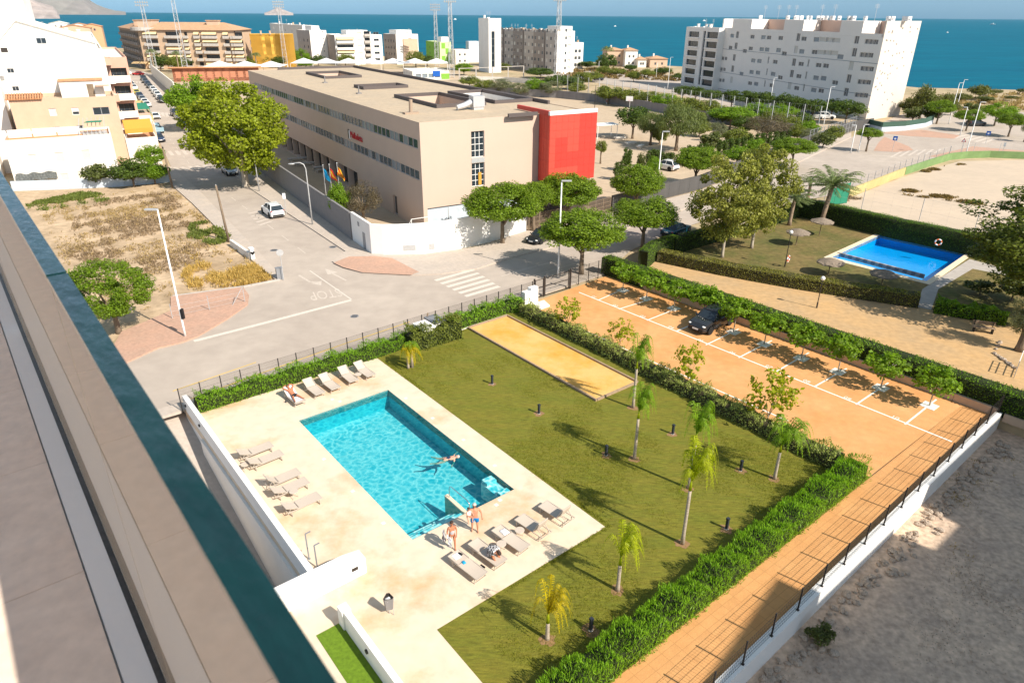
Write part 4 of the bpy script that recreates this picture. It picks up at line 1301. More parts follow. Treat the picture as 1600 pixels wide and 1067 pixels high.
for u, z in ((15.2, 20.2), (17.6, 20.0), (16.8, 17.2), (17.9, 20.6)):
    place_window(w3, (0, 0), Vector((1, 0, 0)), u, u + .7, z, z + 1.3, 'grey', -.02)
MB().b2(9, 12.5, -1.2, -.02, 24.5, 24.9).build('awning', 'awning_orange', w3)
loc = ST(13, -34)
w0 = thing('apartment_block', 'white flat-topped block at the left edge with small barred windows', 'apartment block', loc, SRT)
fp = [(0, 0), (21, 0), (21, 14), (0, 14)]
ops = pxwin(loc, [(0, 75, 13, 82.5), (10, 107.5, 23, 114.5), (18, 135.5, 31, 142.5)], ['bars', 'grey', 'grey'])
shell(w0, fp, 17.2, {0: ops}, 'white_render', 'white_dirty', .3, .2, dep=.12)
MB().b2(12.5, 18.5, -3, -.02, 0, 5.5).build('annex', 'white_dirty', w0)
MB().b2(12.3, 18.7, -3.2, .0, 5.51, 5.75).build('coping', 'pinkish', w0)
mb = MB().b2(-.4, .4, -.35, -.02, 0, .7).lathe([(.24, 0), (.24, .03)], 12, (0, 0, 0))
mb.build('air_conditioner', 'white_metal', w0, loc=(17.6, 0, 7.5))
# little white house with a roof terrace and orange awning
loc = ST(9.4, 1.9)
lh = thing('house', 'small white corner house with orange awning over its roof terrace', 'house', loc, SRT)
fp = [(0, 0), (4.6, 0), (4.6, 12), (0, 12)]
shell(lh, fp, 3.6, {0: [(1.2, 2.2, 1.2, 2.3, 'shutter')], 1: [(2, 3.2, .2, 2.4, 'door'), (6, 7.2, 1, 2.3, 'shutter')]}, 'white_dirty', 'terracotta', .9, .15)
MB().add([(.4, 5, 5.6), (4.4, 5, 5.6), (4.4, 8.6, 6.7), (.4, 8.6, 6.7)], [(0, 1, 2, 3)])
aw = MB(); aw.add([(.3, 4.6, 5.3), (4.5, 4.6, 5.3), (4.5, 7.6, 6.4), (.3, 7.6, 6.4), (.3, 4.6, 5.24), (4.5, 4.6, 5.24), (4.5, 7.6, 6.34), (.3, 7.6, 6.34)], [(0, 1, 2, 3), (7, 6, 5, 4), (0, 4, 5, 1), (1, 5, 6, 2), (2, 6, 7, 3), (3, 7, 4, 0)])
aw.b2(.3, 4.5, 4.55, 4.6, 4.6, 5.3); aw.build('awning', 'awning_orange', lh)
fr = MB()
for x in (.35, 4.4):
    for y in (4.7, 7.5): fr.bar((x, y, 3.6), (x, y, 6.3 if y > 5 else 5.2), .07)
fr.build('awning_frame', 'galvanised', lh)
for i, (s_, t_, w_, d_, h_, m_, lab) in enumerate(((22, 2.6, 4.6, 9, 4.2, 'tan_render', 'tan single-storey house with a pale canopy beside the street'), (32, 3.0, 4.8, 12, 3.4, 'white_dirty', 'low dirty-white garage row beside the parked cars'), (47, 3.6, 5.0, 30, 3.0, 'yellow_wall', 'low ochre garden wall house along the far street'))):
    loc = ST(s_, t_)
    b = thing('house', lab, 'house', loc, SRT)
    fp = [(0, 0), (w_, 0), (w_, d_), (0, d_)]
    shell(b, fp, h_, {1: grid(d_, h_, max(2, int(d_ / 4)), 1, 1.1, 1.2, 'shutter')}, m_, 'school_roof', .4, .15)
    MB().b2(.4, w_ - .2, .5, d_ * .4, h_ + 1.6, h_ + 1.7).bar((.5, .6, h_), (.5, .6, h_ + 1.6), .08).bar((w_ - .3, .6, h_), (w_ - .3, .6, h_ + 1.6), .08).bar((w_ - .3, d_ * .38, h_), (w_ - .3, d_ * .38, h_ + 1.6), .08).build('canopy', 'white_metal' if i == 0 else 'green_mesh' if i == 2 else 'pinkish', b)
for k, (px, py, yt, w_, d_, m_, rm, lab) in enumerate(((84, 48, 30, 12, 14, 'white_dirty', 'white_dirty', 'small cream rooftop house nearest the headland'), (112, 52, 33, 14, 12, 'white_render', 'terracotta', 'white far house with stepped chimney top'), (134, 55, 34, 12, 14, 'orange_render', 'terracotta', 'orange far house left of the big tan block'), (97, 60, 36, 18, 12, 'beige_render', 'terracotta', 'pale far house tucked behind the white gables'))):
    loc = G(px, py + 22)
    h_ = z_at(loc, yt + 4)
    b = thing('house', lab, 'house', loc, R(25))
    gable(b, 0, w_, 0, d_, h_ - 1.5, h_, m_, rm)
    place_window(b, (0, 0), Vector((1, 0, 0)), w_ * .3, w_ * .3 + 1.2, h_ - 4, h_ - 2.6, 'grey', -.02)
    place_window(b, (0, 0), Vector((1, 0, 0)), w_ * .6, w_ * .6 + 1.2, h_ - 4, h_ - 2.6, 'grey', -.02)

# --- far blocks --------------------------------------------------------------
def solve(f, target, lo, hi):
    s_ = f(hi) > f(lo)
    for _ in range(40):
        m_ = (lo + hi) / 2
        if (f(m_) < target) == s_: lo = m_
        else: hi = m_
    return (lo + hi) / 2
def ublock(name, label, cat, corner, xL, xR, ytop, az, front, left, wall, lwall=None, roof='school_roof', par=.8, clutter=0, seed=1, group=None, zr=None):
    """block from its near corner; front wall runs to photo column xR, left wall back to column xL"""
    loc = G(*corner)
    h = z_at(loc, ytop)
    rz = R(90 - az)
    dx = Vector((math.cos(rz), math.sin(rz), 0)); dy = Vector((-dx.y, dx.x, 0))
    zz = h * .5
    L = solve(lambda k: proj(loc + dx * k + Vector((0, 0, zz)))[0], xR, 0, 120)
    D = solve(lambda k: proj(loc + dy * k + Vector((0, 0, zz)))[0], xL, 0, 160)
    D = min(D, 90)
    root = thing(name, label, cat, loc, rz, group)
    fp = [(0, 0), (L, 0), (L, D), (0, D)]
    hb = h - par
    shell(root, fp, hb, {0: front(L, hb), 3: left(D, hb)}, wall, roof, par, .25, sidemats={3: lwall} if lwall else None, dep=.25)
    if clutter: roof_clutter(root, fp, hb, clutter, seed)
    return root, L, D, hb
def rows_of(h, dz=2.95): return max(1, int((h - .6) / dz))
mix = ['grey', 'shutter', 'grey', 'grey', 'shutter']
tb = thing('apartment_block', 'wide tan apartment block with terracotta roof and cream awnings on its balconies', 'apartment block', G(228, 108), R(2))
loc = tb.location.copy()
Lt = solve(lambda k: proj(loc + Vector((math.cos(R(2)), math.sin(R(2)), 0)) * k + Vector((0, 0, 8)))[0], 369, 0, 150)
ht = z_at(loc, 47)
wins_f = []
bays = [(2, 8), (11, 17.5), (19, 21), (23.5, 26), (27, 33.5), (36, 38.5), (40.5, 43), (44, Lt - 1.5)]
nr = 5; dzt = (ht - .6) / nr
for r_ in range(nr):
    for a, b in bays:
        wins_f.append((a + .3, min(b, Lt - .8) - .3, .5 + r_ * dzt + .2, .5 + r_ * dzt + 2.4, 'recess', .8))
Dt = 60
fp = [(0, 0), (Lt, 0), (Lt, 24), (-18, Dt), (-34, Dt - 6)]
wl = grid(math.hypot(34, Dt - 6), ht, 14, nr, 2.2, 1.9, 'recess', z0=.8, dz=dzt)
shell(tb, fp, ht, {0: wins_f, 4: wl}, 'tan_render', 'brown_roof', 0, .2, dep=.5, sidemats={4: 'tan_dark'}, roofmesh=False)  # side away from the sun gets a darker tan as painted shade
cols = ['awning', None, 'awning', 'awning', None]
for r_ in range(nr):
    for i, (a, b) in enumerate(bays):
        b = min(b, Lt - .8)
        balcony(tb, ((a + b) / 2, 0, .5 + r_ * dzt), 0, round(b - a, 1), 1.2, .95, 'concrete', awn='awning' if (r_ * 3 + i * 2) % 5 in (0, 2, 3) else None)
d4 = Vector((34, -(Dt - 6), 0)).normalized()
for r_ in range(nr):
    for i in range(9):
        p = Vector((-34, Dt - 6, 0)) + d4 * (5 + i * 6.6)
        balcony(tb, (p.x, p.y, .5 + r_ * dzt), math.atan2(d4.y, d4.x), 4.4, 1.0, .95, 'taupe_render')
rf = MB()
e = .9
rf.add([(3, -e, ht + .02), (Lt + e, -e, ht + .02), (Lt + e, 24, ht + .02), (3, 24, ht + .02), (6, 10, ht + 3.0), (Lt - 7, 10, ht + 3.0)], [(0, 1, 5, 4), (1, 2, 5), (2, 3, 4, 5), (3, 0, 4), (0, 3, 2, 1)])
rf.add([(3, 24, ht + .02), (2.9, -e, ht + .02), (-.9, -.6, ht + .02), (-34.8, Dt - 6, ht + .02), (-18, Dt, ht + .02), (-14, Dt * .5, ht + 2.6)], [(0, 5, 1), (1, 5, 2), (2, 5, 3), (3, 5, 4), (4, 5, 0)])
rf.build('roof', 'brown_roof', tb)
for x0, x1, y0, y1, zz in ((27.5, 32.5, 6, 9, 3.6), (-2, 4.0, 5, 13, 3.6), (-9, -3, 17, 26, 3.4), (-15, -9, 30, 38, 3.2)):
    ph = MB().b2(x0, x1, y0, y1, ht, ht + zz).build('penthouse', 'beige_render', tb)
    MB().b2(x0 - .3, x1 + .3, y0 - .3, y1 + .3, ht + zz + .01, ht + zz + .3).build('roof', 'brown_roof', ph)
MB().lathe([(5.2, ht - .3), (5.2, ht + .9)], 24, (1.0, 3.2, 0)).build('balcony', 'concrete', tb)
shop = MB()
for k in range(2): shop.add([(-6.5 + k * 3.4, -.5, 3.0), (-3.3 + k * 3.4, -.7, 3.0), (-3.3 + k * 3.4, -3.4, 2.3), (-6.5 + k * 3.4, -3.2, 2.3)], [(0, 3, 2, 1), (0, 1, 2, 3)])
shop.build('awning', 'awning', tb, loc=(2, 0, 0))

def fgrid(cols, w_, hh, sty, dz=2.95, z0=1.0): return lambda L, h: grid(L, h, cols, rows_of(h, dz), w_, hh, sty, z0=z0, dz=dz)
none = lambda L, h: []
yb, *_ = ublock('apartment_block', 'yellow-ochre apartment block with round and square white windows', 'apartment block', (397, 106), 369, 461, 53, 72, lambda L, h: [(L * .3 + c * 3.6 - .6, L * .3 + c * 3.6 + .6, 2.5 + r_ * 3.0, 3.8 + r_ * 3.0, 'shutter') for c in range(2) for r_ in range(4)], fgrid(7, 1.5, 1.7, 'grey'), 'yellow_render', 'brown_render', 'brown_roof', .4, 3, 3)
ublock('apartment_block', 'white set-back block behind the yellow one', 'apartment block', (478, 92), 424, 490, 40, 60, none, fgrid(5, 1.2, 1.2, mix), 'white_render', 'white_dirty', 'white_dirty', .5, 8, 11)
wblk, L, D, h = ublock('apartment_block', 'white apartment tower with a blank sunlit end wall', 'apartment block', (489, 100), 466, 512, 48, 52, lambda L, h: [(L * .75, L * .75 + .6, 2.4 + r_ * 2.9, 3.0 + r_ * 2.9, 'grey') for r_ in range(5)], fgrid(3, 1.2, 1.3, mix), 'white_render', 'grey_render', 'white_dirty', .6, 6, 12)  # grey left wall: shade put into the colour of a white block
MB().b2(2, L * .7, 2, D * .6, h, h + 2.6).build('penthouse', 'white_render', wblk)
w2, L, D, h = ublock('apartment_block', 'white block with long striped terraces left of its balconies column', 'apartment block', (527, 102), 509, 598, 55, 62, lambda L, h: [(.8, L * .38, 1.0 + r_ * 2.95, 3.1 + r_ * 2.95, 'recess', 1.0) for r_ in range(4)] + [(L * .62, L * .74, 1.0 + r_ * 2.95, 3.1 + r_ * 2.95, 'recess', .9) for r_ in range(5)] + [(L * .46, L * .56, 1.6 + r_ * 2.95, 2.7 + r_ * 2.95, 'shutter') for r_ in range(5)] + [(L * .82, L * .93, 1.6 + r_ * 2.95, 2.7 + r_ * 2.95, 'grey') for r_ in range(5)], fgrid(1, .8, .9, 'grey'), 'white_render', 'taupe_render', 'white_dirty', .7, 9, 13)  # left wall away from the sun is shaded by its taupe colour
for r_ in range(4): balcony(w2, (L * .21, 0, 1.0 + r_ * 2.95), 0, round(L * .38, 1), 1.3, .9, 'white_render', awn='awning' if r_ in (1, 3) else None)
for r_ in range(5): balcony(w2, (L * .68, 0, 1.0 + r_ * 2.95), 0, round(L * .13, 1), .9, .9, 'grey_render')
MB().b2(L * .3, L * .75, 4, D * .7, h, h + 2.6).build('penthouse', 'white_render', w2)
w4, L, D, h = ublock('apartment_block', 'white block with a shaded side right of the terraced one, pipes on its roof', 'apartment block', (621, 101), 600, 654, 54, 55, lambda L, h: [(L * .55, L * .7, 1.6 + r_ * 2.95, 2.9 + r_ * 2.95, 'grey') for r_ in range(4)], fgrid(4, 1.0, 1.3, 'grey'), 'white_render', 'taupe_render', 'white_dirty', .6, 10, 14)  # taupe on the left wall paints its shade
MB().b2(L * .3, L * .95, -.6, -.02, 0, h - 1.5).build('panel', 'beige_render', w4)
MB().b2(2, L - 2, 3, D - 3, h, h + 2.4).build('penthouse', 'white_render', w4)
gb, L, D, h = ublock('apartment_block', 'green patchwork block with a lift tower on top', 'apartment block', (688, 100), 666, 705, 66, 60, none, fgrid(2, .8, 1.0, 'grey'), 'pale_green', 'green_panel', 'white_dirty', .4)
for k, (u, z) in enumerate(((.15, 1), (.5, 4.5), (.15, 7), (.6, .5))): MB().b2(L * u, L * u + L * .33, -.05, -.003, z, z + 2.6).build('panel', 'green_panel', gb)
MB().b2(2, 6, 2, 6, h, h + 2.6).build('penthouse', 'white_render', gb)
ublock('house', 'small orange-roofed house right of the green block', 'house', (712, 101), 704, 733, 78, 60, fgrid(2, 1, 1, 'grey'), none, 'white_dirty', None, 'terracotta', .2)
ublock('house', 'pale blue-grey wall house left of the white tower', 'house', (733, 98), 728, 750, 65, 60, none, none, 'blue_wall', None, 'white_dirty', .3)
# grey block with white tower
gbk, L, D, h = ublock('apartment_block', 'long grey and taupe apartment block behind the white tower, crowded roof', 'apartment block', (869, 116), 774, 897, 49, 60, lambda L, h: [(L * .45, L * .45 + .9, 1.6 + r_ * 2.95, 2.8 + r_ * 2.95, 'grey') for r_ in range(6)] + [(L * .6, L * .6 + 1.6, 1.6 + r_ * 2.95, 2.8 + r_ * 2.95, 'shutter') for r_ in range(6)], lambda D, h: [], 'white_render', 'grey_render', 'school_roof', 1.0, 26, 17)
# its long side as alternating grey and taupe bays
nb = 6
for i in range(nb):
    y0, y1 = D * i / nb, D * (i + 1) / nb
    ops = []
    for r_ in range(6):
        for c in range(3):
            u = (y1 - y0) * (c + .5) / 3
            ops.append((u - .65, u + .65, 1.5 + r_ * 2.9, 2.8 + r_ * 2.9, mix[(r_ + c + i) % 5]))
    mb = MB(); p0, p1 = (-.6 if i % 2 else -.25, y1), (-.6 if i % 2 else -.25, y0)
    facade(mb, p0, p1, 0, h + .6 + (.6 if i % 2 else 0), ops, .12)
    x_ = p0[0]
    mb.add([(x_, y0, 0), (0, y0, 0), (0, y0, h + .6), (x_, y0, h + .6)], [(0, 1, 2, 3), (3, 2, 1, 0)])
    mb.build('bay', 'taupe_render' if i % 2 else 'grey_render', gbk)
    for o in ops: place_window(gbk, p0, Vector((0, -1, 0)), *o[:4], o[4], .12)
for r_ in range(5):
    balcony(gbk, (L, D * .15, 3.5 + r_ * 2.95), R(90), 6, 2.2, 1.0, 'white_render' if r_ % 2 else 'pinkish')
MB().b2(L * .3, L, 2, 12, h, h + 2.8).build('penthouse', 'white_render', gbk)
wt, L, D, h = ublock('tower_block', 'slim white tower with one dark vertical window slot', 'tower block', (764, 114), 748, 783, 29, 68, lambda L, h: [(L * .22, L * .48, 2, h - 4.5, 'slit')], none, 'white_render', 'white_render', 'white_dirty', .5, 4, 19)
ublock('apartment_block', 'white low block with arched windows behind the grey one', 'apartment block', (893, 108), 885, 911, 67, 62, fgrid(2, 1.4, 1.4, 'grey'), none, 'white_render', None, 'white_dirty', .6, 3, 23)
# villas on the shore
def villa(label, corner, xR, ytop, dpt, az, wall, roof='brown_roof', dz=None):
    loc = G(*corner); h = z_at(loc, ytop); rz = R(90 - az)
    dx = Vector((math.cos(rz), math.sin(rz), 0))
    L = solve(lambda k: proj(loc + dx * k + Vector((0, 0, h / 2)))[0], xR, 0, 60)
    r = thing('villa', label, 'villa', loc, rz)
    mb = MB(); facade(mb, (0, 0), (L, 0), 0, h - 1.2, ops := grid(L, h, max(2, int(L / 3.2)), max(1, int(h / 3.2)), .9, 1.1, 'grey', z0=1.2, dz=3.0), .15)
    for a, b in (((L, 0), (L, dpt)), ((L, dpt), (0, dpt)), ((0, dpt), (0, 0))): facade(mb, a, b, 0, h - 1.2, [], .1)
    mb.build('wall', wall, r)
    for o in ops: place_window(r, (0, 0), Vector((1, 0, 0)), *o[:4], o[4], .15)
    rb = MB(); e = .5; m_ = min(L, dpt) / 2
    v = [(-e, -e, h - 1.2), (L + e, -e, h - 1.2), (L + e, dpt + e, h - 1.2), (-e, dpt + e, h - 1.2), (m_, dpt / 2, h), (L - m_ if L > 2 * m_ else m_ + .1, dpt / 2, h)]
    rb.add(v, [(0, 1, 5, 4), (1, 2, 5), (2, 3, 4, 5), (3, 0, 4), (3, 2, 1, 0)])
    rb.build('roof', roof, r)
    MB().b2(L * .3, L * .3 + .7, dpt * .5, dpt * .5 + .7, h - .8, h + .9).build('chimney', 'white_dirty', r)
    return r
villa('cream hip-roofed villa beside the lone palm on the shore', (948, 104), 976, 75, 12, 85, 'beige_render')
villa('white narrow villa with a balcony between the tiled ones', (976, 105), 996, 75, 10, 85, 'white_render')
villa('low tiled annex right of the white villa', (996, 106), 1010, 89, 8, 85, 'white_dirty')
villa('cream long villa nearest the black and white block', (1015, 106), 1043, 88, 10, 85, 'beige_render')

# black and white balcony block beside the long slab
bw, L, D, h = ublock('apartment_block', 'narrow white block with black balcony bands left of the big slab', 'apartment block', (1112, 141), 1068, 1135, 44, 70, none, lambda D, h: [(D * .1, D * .42, .9 + r_ * 3.0, 2.9 + r_ * 3.0, 'ground', .5) for r_ in range(6)] + [(D * .55, D * .62, 1, h - .5, 'slit', .5)] + [(D * .66, D * .98, .9 + r_ * 3.0, 3.0 + r_ * 3.0, 'ground', .5) for r_ in range(6)], 'white_render', 'apt_wall', 'white_dirty', .6, 8, 29)
for r_ in range(6):
    balcony(bw, (0, D * .74, .9 + r_ * 3.0), R(-90), round(D * .34, 1), .5, .3, 'apt_wall')
    balcony(bw, (0, D * .16, .9 + r_ * 3.0), R(-90), round(D * .40, 1), .45, .2, 'apt_wall')

# the big slab
A0, A1, A2 = G(1352, 189), G(1405, 180), G(1118, 140)
AH = z_at(A0, 34)
apt = thing('apartment_block', 'long off-white slab block with scattered small windows, sunlit blank end and roof terraces', 'apartment block', A0)
e1 = A1 - A0; e2 = A2 - A0
fpA = [(0, 0), (e1.x, e1.y), (e1.x + e2.x, e1.y + e2.y), (e2.x, e2.y)]
LA = e2.length; dA = -e2.normalized(); PA = A2
ops = []
def zx(X, Y): return 1060 + X / 4.103, 10 + Y / 4.103
def aw(X, Y, w_, h_, sty):
    u, z = fpx(PA, dA, *zx(X, Y))
    ops.append((max(.3, u - w_ / 2), min(LA - .3, u + w_ / 2), max(.3, z - h_ / 2), z + h_ / 2, sty))
W1, H1 = 2.4, 1.1
for X, Y in ((278, 190), (345, 190), (474, 197), (545, 200), (580, 202), (655, 205), (804, 210), (885, 214), (268, 262), (333, 266), (463, 272), (534, 277), (568, 279), (642, 283), (790, 291), (872, 295), (425, 288), (678, 305), (1038, 325),
             (480, 349), (519, 352), (620, 358), (786, 371), (898, 379), (945, 383), (469, 423), (510, 427), (607, 435), (771, 450), (882, 460), (930, 463), (404, 434), (652, 458), (1003, 491), (458, 495), (498, 499), (597, 509), (757, 526), (867, 538), (914, 543)):
    aw(X, Y, W1, H1, ['apt', 'pale', 'apt'][int(X + Y) % 3])
for X, Y in ((285, 335), (275, 405), (268, 475)):
    for k in (-19, 0, 19): aw(X + k, Y + k * .06, 1.7, H1, 'apt')
for X, Y in ((970, 217), (955, 299)):
    for k in (-42, 0, 42): aw(X + k, Y + k * .06, 3.2, H1, 'shutter')
for X, Y in ((1237, 229), (1205, 314), (1208, 402), (1190, 487), (1172, 571)):
    for k in (-26, 0, 26): aw(X + k, Y + k * .06, 1.9, H1, 'apt')
for X, Y in ((378, 184), (369, 255), (357, 330), (347, 402), (340, 473), (768, 200), (754, 279), (740, 360), (726, 433), (712, 511), (1143, 214), (1127, 297), (1108, 383), (1092, 465), (1074, 551)):
    aw(X, Y, 1.7, 2.0, ['apt', 'shutter', 'apt'][int(X) % 3])
for X, Y in ((577, 347), (567, 422), (554, 497), (833, 366), (819, 444), (804, 523)): aw(X, Y, .7, 1.9, 'apt')
zpar = z_at(PA, 47)
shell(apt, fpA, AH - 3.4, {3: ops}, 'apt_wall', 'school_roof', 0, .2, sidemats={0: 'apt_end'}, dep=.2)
# horizontal joints
n3 = Vector((-dA.y, dA.x, 0)) * -1
for X, Y in ((245, 270), (235, 415), (222, 520)):
    u, z = fpx(PA, dA, *zx(X, Y))
    m_ = MB().b2(0, LA, -.04, .01, -.07, .07)
    m_.build('joint', 'grey_metal', apt, loc=(e2.x, e2.y, z), rz=math.atan2(dA.y, dA.x))
# roof storey: solid blocks with terraces between, blank end wall carried up to full height
rzA = math.atan2(dA.y, dA.x)
zt0 = AH - 3.4
upper = MB()
us_ = [fpx(PA, dA, *zx(X, 100))[0] for X in (272, 350, 472, 682, 806, 1046, 1190, 1330)]
def ublk(a, b, y0, y1, m):
    q = [e2 + dA * u + e1.normalized() * v for u, v in ((a, y0), (b, y0), (b, y1), (a, y1))]
    MB().prism([(p.x, p.y) for p in q], zt0 + .01, AH).build('penthouse', m, apt)
ublk(0.0, us_[0] + 1.5, .0, 8, 'apt_wall')
for a, b in ((us_[1], us_[2]), (us_[3], us_[4]), (us_[5], us_[6])): ublk(a, b, .0, 9, 'apt_wall')
ublk(us_[0] + 1.51, LA - .6, 9.01, 13, 'apt_pink')
for a, b in ((us_[0] + 1.5, us_[1]), (us_[2], us_[3]), (us_[4], us_[5]), (us_[6], LA - .7)):
    MB().b2(a + .02, b - .02, .0, .2, zt0 + .01, zt0 + .75).build('parapet', 'apt_wall', apt, loc=(e2.x, e2.y, 0), rz=rzA)
dE = e1.normalized()
endw = MB(); LE = e1.length
endw.b2(0, LE, .02, .35, zt0 + .01, AH + .1)
endw.build('parapet', 'apt_end', apt, rz=math.atan2(dE.y, dE.x))
rng = random.Random(12)
hole = MB().b2(-.16, .16, -.03, .01, -.16, .16).mesh('vent', 'recess')
nE = Vector((dE.y, -dE.x, 0))
for k in range(46):
    u = rng.uniform(.06, .94) * LE; z = rng.uniform(.12, .97) * AH
    put('vent', hole, apt, dE * u + nE * .0 + Vector((0, 0, z)), math.atan2(dE.y, dE.x))
for k in range(34):
    a = rng.uniform(.12, .97) * LA
    p = PA + dA * a - A0 + (-Vector((dA.y, -dA.x, 0))) * rng.uniform(6.5, 9)
    if rng.random() < .8:
        mb = MB().b2(-.5, .5, -.25, .25, .05, 1.1).lathe([(.33, 0), (.33, .04)], 12, (0, -.25, .6)); mb.build('air_conditioner', 'white_metal', apt, loc=(p.x, p.y, AH), rz=rng.choice((rzA, rzA + 1.57)))
    else:
        mb = MB().tube([(0, 0, 0), (0, 0, 4)], .04, 6)
        for i in range(4): mb.bar((-.6, 0, 3 + .25 * i), (.6, 0, 3 + .25 * i), .04)
        mb.build('antenna', 'galvanised', apt, loc=(p.x, p.y, AH))
# low walls round the slab
wall_run('boundary_wall', 'low white wall with a green screen round the end of the big slab', 'wall', [G(1352, 200), G(1376, 206), G(1412, 204), G(1444, 199), G(1456, 194), G(1456, 186)], 1.0, .25, 'blue_wall', 1.0, 0, None, 'green_net')
wall_run('boundary_wall', 'long dark wall of the school grounds beside the far road', 'wall', [G(955, 331), G(1090, 297), G(1240, 237), G(1330, 205), G(1362, 200)], 2.1, .25, 'dark_panel', None, 2.4)
wall_run('boundary_wall', 'short yellow-painted end of the sports court wall', 'wall', [G(1325, 308), G(1375, 288), G(1412, 273)], 1.15, .25, 'yellow_wall')
wall_run('boundary_wall', 'green-painted wall curving round the empty sports court', 'wall', [G(1412.5, 273), G(1460, 257), G(1485, 249.5), G(1510, 247), G(1545, 246), G(1600, 248), G(1720, 254)], 1.15, .25, 'green_wall')
wall_run('garden_wall', 'pale blue-grey wall between the vacant lot and the bushes', 'wall', [G(20, 298), G(80, 296), G(140, 294), G(195, 291), G(266, 284)], 1.3, .15, 'blue_wall', None, 3.0)
# pavilion with red roof, tents, stadium
pv_, L, D, h = ublock('pavilion', 'long low brick pavilion with a terracotta roof beside the floodlights', 'pavilion', (272, 128), 258, 405, 107, 75, lambda L, h: [(L * (.03 + .09 * k), L * (.09 + .09 * k), 1.2, 3.4, 'shutter') for k in range(10)], none, 'brick_red', 'brick_red', 'terracotta', .1)
MB().b2(-1, L + 1, -1.2, D + 1, h + .12, h + .45).build('roof', 'terracotta', pv_)
def tent(label, px0, px1, y, n, dep, zz=5.2):
    p, q = G(px0, y), G(px1, y)
    L = (q - p).length; d = (q - p) / L
    r = thing('tent', label, 'tent', p, math.atan2(d.y, d.x))
    w_ = L / n
    m = MB(); K = 8
    for (f0, f1) in ((0, 1),):
        vs = []
        for i in range(K + 1):
            for j in range(K + 1):
                x, y_ = i / K * w_, j / K * dep
                c = (1 - abs(2 * i / K - 1)) * (1 - abs(2 * j / K - 1))
                vs.append((x, y_, zz - .9 + 1.7 * c ** .8))
        m.add(vs, [(i * (K + 1) + j, (i + 1) * (K + 1) + j, (i + 1) * (K + 1) + j + 1, i * (K + 1) + j + 1) for i in range(K) for j in range(K)])
        m.add([(a, b, c - .06) for a, b, c in vs], [(i * (K + 1) + j, i * (K + 1) + j + 1, (i + 1) * (K + 1) + j + 1, (i + 1) * (K + 1) + j) for i in range(K) for j in range(K)])
    me = m.mesh('canopy', 'tent')
    for k in range(n): put('canopy', me, r, (k * w_, 0, 0))
    pole = MB().tube([(0, 0, 0), (0, 0, zz - .9)], .08, 6).mesh('pole', 'white_metal')
    for k in range(n + 1):
        for y_ in (.1, dep - .1): put('pole', pole, r, (min(max(k * w_, .1), L - .1), y_, 0))
    return r
tent('row of peaked white marquees behind the pavilion', 318, 440, 124, 3, 14)
tent('long row of white marquees behind the school roof', 455, 700, 117, 7, 12)
st_, L, D, h = ublock('stand', 'low white stand with banners at the end of the football ground', 'stand', (645, 126), 630, 702, 112, 70, fgrid(5, 2.0, 1.4, 'pale', z0=.8), none, 'white_dirty', None, 'white_dirty', .3)
MB().b2(L * .55, L * .75, -.06, -.003, 1.2, 3.2).build('banner', 'sign_blue', st_); MB().b2(L * .78, L, -.06, -.003, .2, 2.2).build('banner', 'green_panel', st_)
bwl = wall_run('boundary_wall', 'pale block wall behind the school between street and pavilion', 'wall', [G(275, 152), G(238, 118)], 4.2, .3, 'white_dirty', None, 3)
sw_ = wall_run('boundary_wall', 'low white wall and posts at the football ground edge', 'wall', [G(720, 126), G(790, 128), G(856, 133)], 1.6, .25, 'white_dirty', None, 6)
gframe = MB()
p0, p1 = G(718, 127), G(818, 122)
for k in range(5):
    p = p0.lerp(p1, k / 4) - p0
    gframe.bar((p.x, p.y, 0), (p.x, p.y, 4.5), .45)
q = p1 - p0
gframe.bar((0, 0, 4.4), (q.x, q.y, 4.4), .2)
tag(gframe.build('pergola', 'concrete', None, loc=p0), 'bare concrete post frame beside the football ground', 'pergola')
# neighbouring block behind the viewer's right whose shadow lies on the empty lot
nbk = thing('apartment_block', 'neighbouring white block beyond the empty lot whose stepped roof shades it', 'apartment block', ab(15.6, 18), ROT_B)
segs = [(2.5, 12.2, 23.0), (12.2, 20.2, 21.15), (20.2, 24.0, 19.2), (24.0, 50, 22.2)]
for i, (x0, x1, h_) in enumerate(segs):
    mb = MB(); h2 = h_ if i else 21.5
    mb.add([(x0, -14, -1), (x1, -14, -1), (x1, 0, -1), (x0, 0, -1), (x0, -14, h2), (x1, -14, h_), (x1, 0, h_), (x0, 0, h2)], [(0, 3, 2, 1), (4, 5, 6, 7), (0, 1, 5, 4), (1, 2, 6, 5), (2, 3, 7, 6), (3, 0, 4, 7)])
    mb.build('wall', 'white_render', nbk)
    for r_ in range(6):
        for c in range(max(1, int((x1 - x0) / 4))):
            u = (x1 - x0) * (c + .5) / max(1, int((x1 - x0) / 4))
            put('window', window_mesh(1.5, 1.4, 'grey'), nbk, (x0 + u, .035, 1.2 + r_ * 3), R(180))
# ---------------------------------------------------------------- vegetation
def T(kind, label, base, ytop, halfw, th=None, z=0.0, group=None, **kw):
    """tree from its base pixel, the row of its top and its crown's half width in photograph pixels"""
    b = G(base[0], base[1], z)
    zt_ = top_z(base, ytop, z)
    r = halfw * mpp(b + Vector((0, 0, zt_ * .6))) * (1.38 if b.y > 150 and base[0] > 840 and kind not in ('cypress', 'ficus', 'pine') else 1.15 if b.y > 150 and kind != 'cypress' else 1.04)
    return tree(kind, label, b, zt_, r, th, group, **kw)
